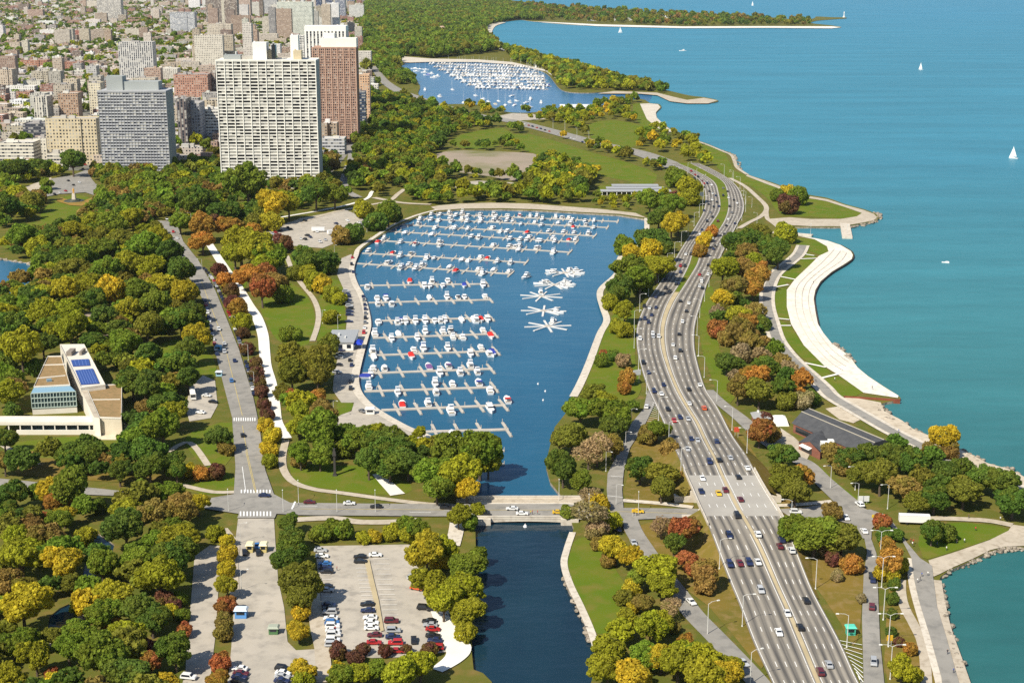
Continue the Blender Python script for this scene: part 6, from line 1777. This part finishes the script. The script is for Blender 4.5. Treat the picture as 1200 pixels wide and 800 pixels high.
# ================================================================ nature museum, harbour house, theatre and other park buildings
M_sedum = noisy('planted_roof', (0.33, 0.21, 0.095), (0.26, 0.17, 0.075), 0.35, c=(0.20, 0.155, 0.06), scale2=0.9)
M_solar = mat('solar_panel', (0.018, 0.055, 0.26), 0.25, 0.6)
M_lime = noisy('limestone', (0.66, 0.58, 0.44), (0.58, 0.50, 0.37), 0.25)
M_pglass = mat('blue_glazing', (0.20, 0.33, 0.42), 0.12, 0.7)
M_cglass = mat('curtain_glass', (0.035, 0.06, 0.065), 0.10, 0.7)
M_mull = mat('mullion_paint', (0.42, 0.50, 0.44), 0.5)
M_mus = noisy('warm_white_wall', (.72, .67, .57), (.66, .61, .51), .15)
def museum():
    O = at(90, 500)
    o = empty('nature_museum', O); tag(o, 'angular white museum with planted brown roofs and blue solar panels', 'museum')
    def g(x, y, z): p = at(x, y, z); return (p.x - O.x, p.y - O.y)
    Z = lambda s: 20 + s / 6.667
    def G(u, v, z): return g(20 + u / 6.667, 400 + v / 6.667, z)
    # east block: roof at 8 m
    h = 8.2
    P = [G(645, 600, h), G(815, 605, h), G(820, 335, h), G(690, 345, h), G(545, 375, h)]
    b = MB(); b.prism(P, 0, h, top=False); b.build('wall', M_lime, o)
    def roof(P, h, name='planted_roof', m=M_sedum, rim=.55, up=.5):
        cx = sum(p[0] for p in P) / len(P); cy = sum(p[1] for p in P) / len(P)
        inn = []
        for p in P:
            d = Vector((cx - p[0], cy - p[1])); d.normalize(); inn.append((p[0] + d.x * rim * 1.5, p[1] + d.y * rim * 1.5))
        r = MB(); r.face([(*p, h + .1) for p in inn])
        ro = r.build(name, m, o)
        c = MB(); n = len(P)
        for i in range(n):
            j = (i + 1) % n
            c.face([(*P[i], h - .3), (*P[j], h - .3), (*P[j], h + up), (*P[i], h + up)])
            c.face([(*P[i], h + up), (*P[j], h + up), (*inn[j], h + up), (*inn[i], h + up)])
            c.face([(*inn[i], h + up), (*inn[j], h + up), (*inn[j], h + .1), (*inn[i], h + .1)])
        c.build('parapet', M_mus, ro)
        return ro
    ro = roof(P, h)
    s = MB(); a, b2 = Vector(G(585, 458, h)), Vector(G(805, 455, h)); seg_box(s, a, b2, .7, h + .1, h + .35); s.build('roof_seam', M_mus, ro)
    # central spine, roof at 10 m
    h = 10.0
    P = [G(500, 370, h), G(690, 345, h), G(525, 30, h), G(335, 32, h)]
    b = MB(); b.prism(P, 0, h, top=False); b.build('wall', M_mus, o)
    ro = roof(P, h, 'flat_roof', mat('white_membrane', (.66, .61, .52), .8), .8, .7)
    for Q in ([(420, 145), (560, 137), (570, 185), (437, 192)], [(455, 225), (592, 212), (642, 325), (500, 335)]):
        q = [G(u, v, h + .5) for u, v in Q][::-1]
        if sum(q[i - 1][0] * q[i][1] - q[i][0] * q[i - 1][1] for i in range(4)) < 0: q = q[::-1]
        p = MB(); p.prism(q, h + .25, h + .6); pan = p.build('solar_panel', M_solar, ro)
        f = MB()
        n = 5 if Q[0][0] == 420 else 7
        for k in range(1, n):
            t = k / n
            a = Vector(G(Q[0][0] + (Q[1][0] - Q[0][0]) * t, Q[0][1] + (Q[1][1] - Q[0][1]) * t, h + .5)); c = Vector(G(Q[3][0] + (Q[2][0] - Q[3][0]) * t, Q[3][1] + (Q[2][1] - Q[3][1]) * t, h + .5))
            seg_box(f, a, c, .14, h + .602, h + .66)
        f.build('panel_frame', mat('panel_frame', (.16, .25, .55), .4), pan)
    u = MB()
    a, c = G(385, 115, h), G(460, 85, h); u.box(min(a[0], c[0]), max(a[0], c[0]), min(a[1], c[1]), max(a[1], c[1]), h + .1, h + 2.2); a, c = G(505, 110, h), G(520, 80, h); u.box(min(a[0], c[0]), max(a[0], c[0]), min(a[1], c[1]), max(a[1], c[1]), h + .1, h + 2.0)
    u.build('roof_plant', mat('plant_housing', (.25, .21, .17), .7), ro)
    # sloping white arm along the east block
    h2 = 8.8
    P = [G(600, 590, h2), G(645, 600, h2), G(545, 376, h2), G(498, 372, h2)]
    b = MB(); b.prism(P, 0, h2, mtop=1); b.build('wall', [M_mus, M_path], o)
    # west wing: roof 12 m, glazed front
    h = 12.0
    A, B, C, D = G(130, 360, h), G(415, 345, h), G(345, 118, h), G(240, 120, h)
    P = [A, B, C, D]
    b = MB(); b.prism(P, 0, h, top=False); b.build('wall', M_mus, o)
    ro = roof(P, h)
    for (p, q) in (((205, 188), (385, 183)), ((155, 292), (378, 270))):
        s = MB(); seg_box(s, Vector(G(*p, h)), Vector(G(*q, h)), .8, h + .1, h + .45); s.build('roof_seam', M_mus, ro)
    s = MB(); seg_box(s, Vector(G(232, 315, h)), Vector(G(270, 310, h)), 1.6, h + .1, h + 1.2); s.build('skylight', M_pglass, ro)
    # sloped blue glazing down to the curtain wall
    h3 = 10.2
    E, F_ = G(108, 405, h3), G(458, 388, h3)
    gl = MB(); gl.face([(*E, h3), (*F_, h3), (*B, h - .1), (*A, h - .1)]); gl.build('sloped_glazing', M_pglass, o)
    hb = 3.2
    cw = MB(); cw.face([(*E, hb), (*F_, hb), (*F_, h3), (*E, h3)], 0)
    cw.face([(*F_, hb), (*B, hb), (*B, h - .1), (*F_, h3)], 0); cw.face([(*A, hb), (*E, hb), (*E, h3), (*A, h - .1)], 0)
    c = cw.build('curtain_wall', M_cglass, o)
    m = MB(); Ev, Fv = Vector((*E, 0)), Vector((*F_, 0)); dd = (Fv - Ev); n = Vector((dd.y, -dd.x, 0)).normalized() * .18
    for k in range(15):
        p = Ev.lerp(Fv, k / 14); m.tube((p.x + n.x, p.y + n.y, hb), (p.x + n.x, p.y + n.y, h3), .17, n=4)
    for k in range(4):
        z = hb + (h3 - hb) * k / 3; seg_box(m, Ev + n, Fv + n, .35, z - .2, z + .2)
    m.build('mullion', M_mull, c)
    b = MB(); b.prism([(E[0], E[1]), (F_[0], F_[1]), B, A], 0, hb - .01); b.build('base_wall', M_mus, o)
    # long terrace and footbridge in front
    P = [G(-140, 640, 4), G(555, 605, 4), G(640, 600, 4), G(640, 640, 4), G(0, 660, 4)]
    xa, xb = G(-160, 620, 4)[0], G(645, 620, 4)[0]
    ya, yb = G(300, 648, 4)[1], G(300, 600, 4)[1]
    t = MB(); t.box(xa, xb, ya, yb, 3.7, 4.2, bottom=True); t.build('terrace_deck', M_mus, o)
    r = MB()
    for yy in (ya, yb - .1): r.box(xa, xb, yy, yy + .1, 4.2, 5.1)
    r.build('railing', M_mus, o)
    for k in range(9):
        x = xa + (xb - xa) * (k + .3) / 9
        c = MB(); c.box(x, x + .5, ya + .3, ya + .8, 0, 3.7); c.build('column', M_mus, o)
    w = MB(); w.box(G(20, 725, 0)[0], xb - 1, ya + 1.6, ya + 2.2, 0, 3.7); w.build('terrace_wall', M_cglass, o)
    w = MB(); x0 = G(0, 725, 0)[0]; w.box(x0, G(640, 725, 0)[0], G(300, 728, 0)[1], G(300, 728, 0)[1] + .8, 0, 2.0); w.build('garden_wall', M_mus, o)
    s = MB()
    for k in range(4):
        y0 = G(700, 770 - k * 14, 0)[1]; s.box(G(560 + k * 20, 760, 0)[0], G(830, 760, 0)[0], y0, y0 + 3.2, 0, .35 + .35 * k)
    s.build('stone_step', M_lime, o)
    e = MB(); P = [G(470, 590, .0), G(560, 600, 0), G(500, 470, 0)]
    x0, y0 = G(840, 690, 0); e.prism([(x0, y0), (x0 + 4.5, y0), (x0 + 3.5, y0 + 9), (x0, y0 + 9)], 0, [2.8, 2.8, 4.4, 4.4]); e.build('entrance_porch', M_mus, o)
museum()
def theatre():
    O = at(985, 520)
    o = empty('lakeside_theatre', O); tag(o, 'low brick theatre with broad dark shingle roof and gabled entrance', 'theatre')
    def G(u, v, z): p = at(920 + u / 8, 470 + v / 8, z); return Vector((p.x - O.x, p.y - O.y, z))
    M_sh = noisy('dark_shingles', (.085, .086, .088), (.062, .064, .068), .4)
    M_br = noisy('red_brick', (.25, .10, .065), (.20, .08, .055), .6)
    he, hr = 4.0, 7.4
    W0, W1 = G(60, 205, he), G(310, 100, he)       # west and north eaves corners
    E0, E1 = G(560, 470, he), G(1030, 400, he)
    dl = (E1 - W1)
    A, B, C, D = W0, W1, E1, W0 + dl * .93
    r1, r2 = A.lerp(B, .36), D.lerp(C, .36)
    q1, q2 = A.lerp(B, .64), D.lerp(C, .64)
    for p in (r1, r2, q1, q2): p.z = hr
    f = MB()
    f.face([A, D, r2, r1]); f.face([r1, r2, q2, q1]); f.face([q1, q2, C, B]); f.face([A, r1, q1, B][::1]); f.face([D, C, q2, r2])
    ro = f.build('roof', M_sh, o)
    s = MB()
    for (p, q) in ((r1, r2), (q1, q2)): s.tube(tuple(p + Vector((0, 0, .12))), tuple(q + Vector((0, 0, .12))), .2, n=5)
    s.build('ridge_seam', mat('seam_metal', (.42, .38, .30), .6), ro)
    w = MB(); ins = lambda p: (p.x * .96, p.y * .96)
    w.prism([ins(A), ins(D), ins(C), ins(B)], 0, he - .02, top=False); w.build('wall', M_br, o)
    dk = MB(); a, b2 = A * .955, D * .955
    n = Vector(((D - A).y, -(D - A).x, 0)).normalized() * .08
    a0 = A.lerp(D, .04) * .961; b0 = A.lerp(D, .30) * .961
    dk.face([(a0.x + n.x, a0.y + n.y, .8), (b0.x + n.x, b0.y + n.y, .8), (b0.x + n.x, b0.y + n.y, 3.2), (a0.x + n.x, a0.y + n.y, 3.2)]); dk.build('opening', M_glass, o)
    # gabled entrance block
    c = [G(130, 385, 3.2), G(330, 480, 3.2), G(430, 340, 3.2), G(240, 305, 3.2)]
    pl = [(p.x, p.y) for p in c]
    e = MB(); e.prism(pl, 0, 3.2, top=False)
    ma, mb_ = (c[0] + c[1]) / 2, (c[2] + c[3]) / 2
    ma.z = mb_.z = 5.6
    e.face([c[0], c[1], ma]); e.face([c[2], c[3], mb_]); en = e.build('entrance_block', M_br, o)
    r = MB(); r.face([c[1] + Vector((.4, -.2, .02)), c[2], mb_, ma + Vector((0, 0, .05))]); r.face([c[3], c[0] + Vector((-.4, -.2, .02)), ma + Vector((0, 0, .05)), mb_]); r.build('gable_roof', M_sh, en)
    a = MB(); d = (c[1] - c[0]); nn = Vector((d.y, -d.x, 0)).normalized() * 1.8
    p, q = c[0].lerp(c[1], .15), c[0].lerp(c[1], .62)
    a.face([(p.x, p.y, 3.4), (q.x, q.y, 3.4), (q.x + nn.x, q.y + nn.y, 2.8), (p.x + nn.x, p.y + nn.y, 2.8)][::-1]); a.face([(p.x, p.y, 3.3), (q.x, q.y, 3.3), (q.x + nn.x, q.y + nn.y, 2.7), (p.x + nn.x, p.y + nn.y, 2.7)])
    a.build('awning', M_wpaint, en)
    g = MB(); g.face([(p.x + nn.x * .05, p.y + nn.y * .05, .4), (q.x + nn.x * .05, q.y + nn.y * .05, .4), (q.x + nn.x * .05, q.y + nn.y * .05, 2.6), (p.x + nn.x * .05, p.y + nn.y * .05, 2.6)]); g.build('doorway', M_glass, en)
    u = MB(); k = G(380, 400, 5.2); u.box(k.x - 2, k.x + 2, k.y - 1.5, k.y + 1.5, 4.0, 6.2); k = G(410, 390, 5.2); u.box(k.x, k.x + 2.4, k.y + .5, k.y + 3, 4.0, 6.0); u.build('roof_plant', M_wpaint, ro)
theatre()
def simple_house(name, O, out, h, wallm, roofm, label, cat, over=.4, up=.35, hip=0.0, extra=None):
    o = empty(name, O); tag(o, label, cat)
    w = MB(); w.prism(out, 0, h, top=False); w.build('wall', wallm, o)
    cx = sum(p[0] for p in out) / len(out); cy = sum(p[1] for p in out) / len(out)
    big = [(p[0] + (over if p[0] > cx else -over), p[1] + (over if p[1] > cy else -over)) for p in out]
    r = MB()
    if hip:
        top = [(cx + (p[0] - cx) * .45, cy + (p[1] - cy) * .25) for p in big]
        n = len(big)
        for i in range(n):
            j = (i + 1) % n
            r.face([(*big[i], h + .01), (*big[j], h + .01), (*top[j], h + hip), (*top[i], h + hip)])
        r.face([(*p, h + hip) for p in top]); r.face([(*p, h + .005) for p in big][::-1])
    else: r.prism(big, h + .01, h + up, bottom=True)
    ro = r.build('roof', roofm, o)
    xs = [p[0] for p in out]; ys = [p[1] for p in out]
    g = MB(); k = max(2, int((max(xs) - min(xs)) / 3.5))
    for i in range(k):
        x = min(xs) + (max(xs) - min(xs)) * (i + .25) / k; x2 = x + (max(xs) - min(xs)) * .5 / k
        g.face([(x, min(ys) - .03, h * .3), (x2, min(ys) - .03, h * .3), (x2, min(ys) - .03, h * .78), (x, min(ys) - .03, h * .78)])
    g.build('window', M_glass, o)
    return o, ro
def rect(x0, y0, x1, y1): return [(x0, y0), (x1, y0), (x1, y1), (x0, y1)]
def pxbox(xl, xr, yb, yt_roof, h):
    A, B = at(xl, yb), at(xr, yb); back = at((xl + xr) / 2, yt_roof, h)
    return A, B.x - A.x, max(3, back.y - A.y)
A, w, d = pxbox(384, 414, 411, 387.5, 4.5)
o, ro = simple_house('harbor_house', A, rect(0, 0, w, d), 4.5, M_wpaint, mat('grey_metal_roof', (.34, .35, .35), .5), 'grey-roofed harbour house beside the docks', 'building', .6, .5)
u = MB(); u.box(w * .3, w * .38, d * .5, d * .6, 4.99, 6.0); u.box(w * .6, w * .66, d * .3, d * .4, 4.99, 5.8); u.build('roof_vent', M_steel, ro)
A2 = at(413, 410)
o = empty('canvas_marquee', Vector((A2.x + .6, A2.y, .27))); tag(o, 'bright blue canvas marquee beside the grey-roofed harbour house', 'marquee')
M_bluec = mat('blue_canvas', (.012, .045, .45), .6)
c = MB(); taper(c, 0, 4.6, 0, 8.5, 2.6, 3.9, 1.6, 1.6, 1.6); c.face([(0, 8.5, 2.59), (4.6, 8.5, 2.59), (4.6, 0, 2.59), (0, 0, 2.59)]); c.build('canopy', M_bluec, o)
for x in (.1, 4.5):
    for y in (.1, 8.4): p = MB(); p.tube((x, y, 0), (x, y, 2.58), .07, n=5); p.build('post', M_steel, o)
A, w, d = pxbox(884, 906, 499, 480, 4.0)
o, ro = simple_house('brick_lodge', A, rect(0, 0, w * .8, d * .7), 3.6, noisy('red_brick', (.25, .10, .065), (.2, .08, .055), .6), mat('lodge_roof', (.30, .30, .29), .7), 'small brick lodge with grey hip roof above the theatre', 'building', .7, .3, 1.6)
u = MB(); u.box(w * .2, w * .3, d * .3, d * .4, 4.6, 6.0); u.build('chimney', M_wpaint, ro)
P = at(913, 497); b = MB(); taper(b, -4, 4, -3, 4, 0, 3.4, 1.2, 1, 1.4); taper(b, -2.6, 2.6, -1.8, 2.4, 3.4, 3.9, .8, .8, .8); b2 = b.build('storage_tent', M_wpaint); b2.location = P; tag(b2, 'white storage tent right of the small brick lodge', 'tent')
# golf range pavilion: long low bars
A = at(704, 229); B = at(784, 229)
w = B.x - A.x
o = empty('range_pavilion', A); tag(o, 'long low white range pavilion with dark open bays above the harbour', 'building')
for k in range(3):
    y0 = 16 * k
    wl = MB(); wl.box(2 + 6 * k, w - 4 * k, y0 + 2, y0 + 9, 0, 3.2); wl.build('wall', M_glass, o)
    r = MB(); r.box(6 * k, w + 2 - 4 * k, y0, y0 + 9.5, 3.21, 3.9, bottom=True); r.build('roof', mat('pavilion_roof', (.36, .37, .38), .7), o)
    c = MB()
    for i in range(14): x = 6 * k + 1 + (w - 10 * k) * i / 14; c.box(x, x + .5, y0 + .4, y0 + .9, 0, 3.2)
    c.build('column', M_wpaint, o)
A, w, d = pxbox(657, 692, 131, 123, 6)
simple_house('boat_club', A, rect(0, 0, w, min(d, 40)), 6, M_wpaint, mat('club_roof', (.74, .73, .69), .7), 'long white flat-roofed boat club beside the farther harbour', 'building', .5, .8)
A, w, d = pxbox(45, 68, 306, 296, 4)
simple_house('park_shelter', A, rect(0, 0, w, 9), 3.6, mat('dark_wall', (.10, .09, .07), .8), M_wpaint, 'white flat-roofed park shelter among trees above the pond', 'building', .8, .6)
A, w, d = pxbox(611, 632, 223, 214, 3)
simple_house('park_shelter', A, rect(0, 0, w, 10), 3.4, mat('dark_wall', (.10, .09, .07), .8), mat('dark_roof', (.16, .15, .14), .8), 'dark low pavilion below the clay ball field', 'building', .8, .5)
A, w, d = pxbox(514, 521, 42, 33, 20)
simple_house('clock_tower', A, rect(0, 0, w, w), 22, noisy('tower_stone', (.5, .42, .32), (.45, .37, .28), .1), mat('tower_roof', (.42, .3, .22), .8), 'small stone tower rising from the far park woods', 'tower', .8, .6, 4)
P = at(989, 20.6); b = MB(); b.tube((0, 0, 0), (0, 0, 3), 5, 4.6, 10); b.tube((0, 0, 3), (0, 0, 16), 1.9, 1.4, 10); b.tube((0, 0, 16), (0, 0, 19), 2.2, 2.0, 10); b.tube((0, 0, 19), (0, 0, 21), 1.8, .2, 10)
o = b.build('harbor_light', M_hull); o.location = P; tag(o, 'tiny white harbour light on the tip of the distant hook', 'lighthouse')
A = at(664, 112); 
# ================================================================ people
def body_mesh(seed, stride):
    sk = [(0, 0, .95), (0, 0, 1.2), (0, .01, 1.42), (0, .02, 1.52), (0, .03, 1.62), (0, .03, 1.74),
          (-.10, 0, .90), (-.11, stride, .50), (-.11, stride * 1.1 - .06, .07), (-.11, stride * 1.1 + .1, .04),
          (.10, 0, .90), (.11, -stride * .8, .50), (.11, -stride * 1.5, .09), (.11, -stride * 1.5 + .14, .04),
          (-.19, .01, 1.40), (-.24, -stride * .5, 1.14), (-.25, -stride * .3 + .12, .90), (.19, .01, 1.40), (.24, stride * .5, 1.14), (.25, stride * .6 + .1, .92)]
    ed = [(0, 1), (1, 2), (2, 3), (3, 4), (4, 5), (0, 6), (6, 7), (7, 8), (8, 9), (0, 10), (10, 11), (11, 12), (12, 13), (2, 14), (14, 15), (15, 16), (2, 17), (17, 18), (18, 19)]
    rad = [.14, .14, .15, .06, .10, .09, .09, .065, .05, .04, .09, .065, .05, .04, .065, .048, .038, .065, .048, .038]
    me = bpy.data.meshes.new('person'); me.from_pydata(sk, ed, []); me.update()
    o = link(bpy.data.objects.new('person', me))
    md = o.modifiers.new('skin', 'SKIN')
    for i, r in enumerate(rad): me.skin_vertices[0].data[i].radius = (r, r * .85)
    me.skin_vertices[0].data[0].use_root = True
    o.modifiers.new('sub', 'SUBSURF').levels = 1
    dg = bpy.context.evaluated_depsgraph_get()
    out = bpy.data.meshes.new_from_object(o.evaluated_get(dg))
    bpy.data.objects.remove(o)
    out.materials.clear()
    for m in (M_cloth, M_trous, M_skin, M_hair): out.materials.append(m)
    for p in out.polygons:
        z = p.center.z
        p.material_index = 1 if z < .93 and abs(p.center.x) < .2 else (3 if z > 1.70 or (z > 1.6 and p.center.y < 0) else (2 if z > 1.50 or (abs(p.center.x) > .21 and z < 1.12) else 0))
        p.use_smooth = True
    return out
BODY = [body_mesh(i, s) for i, s in enumerate((.14, .05, -.12))]
SH = {'red': (.5, .03, .03), 'white': (.75, .74, .7), 'blue': (.05, .12, .4), 'dark': (.03, .03, .04), 'yellow': (.6, .45, .05)}
def person(x, y, col, z, where):
    o = inst('person', random.choice(BODY), None, Vector((*at(x, y)[:2], z)), random.uniform(0, 6.28), SH[col])
    tag(o, cat='person', group='people walking along the lakefront and seawall')
    want(o, 'person in a %s top %s' % (col, where), at(x, y).y)
for x, y, c in ((1067, 637, 'red'), (1070, 638, 'red'), (1080, 677, 'blue'), (1087, 676, 'white'), (1075, 684, 'white'), (1110, 768, 'dark'), (1117, 790, 'blue'), (1069, 641, 'white'), (1078, 682, 'dark')): person(x, y, c, .55, 'walking on the lakefront road')
for x, y, c in ((1130, 636, 'white'), (1143, 622, 'red'), (1121, 637, 'dark'), (1109, 645, 'white'), (1098, 640, 'blue')): person(x, y, c, .15, 'on the lawn by the turquoise basin')
for x, y, c in ((1172, 611, 'white'), (1135, 608, 'dark')): person(x, y, c, .45, 'on the beach path right of the trailer')
for x, y, c in ((902, 335, 'dark'), (899, 340, 'white'), (918, 402, 'white'), (925, 305, 'dark'), (1053, 508, 'blue'), (956, 449, 'dark'), (1022, 457, 'dark'), (978, 447, 'white'), (953, 333, 'dark')): person(x, y, c, .53, 'by the curving lakefront trail')
for x, y, c in ((624, 604, 'red'), (630, 604.5, 'red'), (622, 604.6, 'yellow')): person(x, y, c, .70, 'on the near footway of the bridge')
for x, y, c in ((393, 740, 'red'), (395, 669, 'red'), (344, 742, 'dark')): person(x, y, c, .28, 'in the car park or plaza')

# ================================================================ the air
hz = MB(); hz.box(-11000, 14500, -400, 14800, -7, 330, bottom=True)
o = hz.build('haze', None)
hm = bpy.data.materials.new('haze_air'); hm.use_nodes = True
t_ = hm.node_tree
t_.nodes.remove(t_.nodes['Principled BSDF'])
pv = t_.nodes.new('ShaderNodeVolumePrincipled')
pv.inputs['Color'].default_value = (0.86, 0.92, 1.0, 1)
pv.inputs['Density'].default_value = 1.4e-5
pv.inputs['Anisotropy'].default_value = 0.2
t_.links.new(pv.outputs[0], [n for n in t_.nodes if n.type == 'OUTPUT_MATERIAL'][0].inputs['Volume'])
o.data.materials.clear(); o.data.materials.append(hm)
o['kind'] = 'stuff'; o['label'] = 'thin pale air that softens the far city, woods and lake'
settle_labels()
LONG = [o['label'] for o in bpy.data.objects if 'label' in o.keys() and len(o['label'].split()) > 16]
print('LONG', len(LONG), sorted(set(len(l.split()) for l in LONG)))
import re as _re
for s in sorted(set(_re.sub(r', [^,]*$', '', l) for l in LONG))[:70]: print('   ', s)
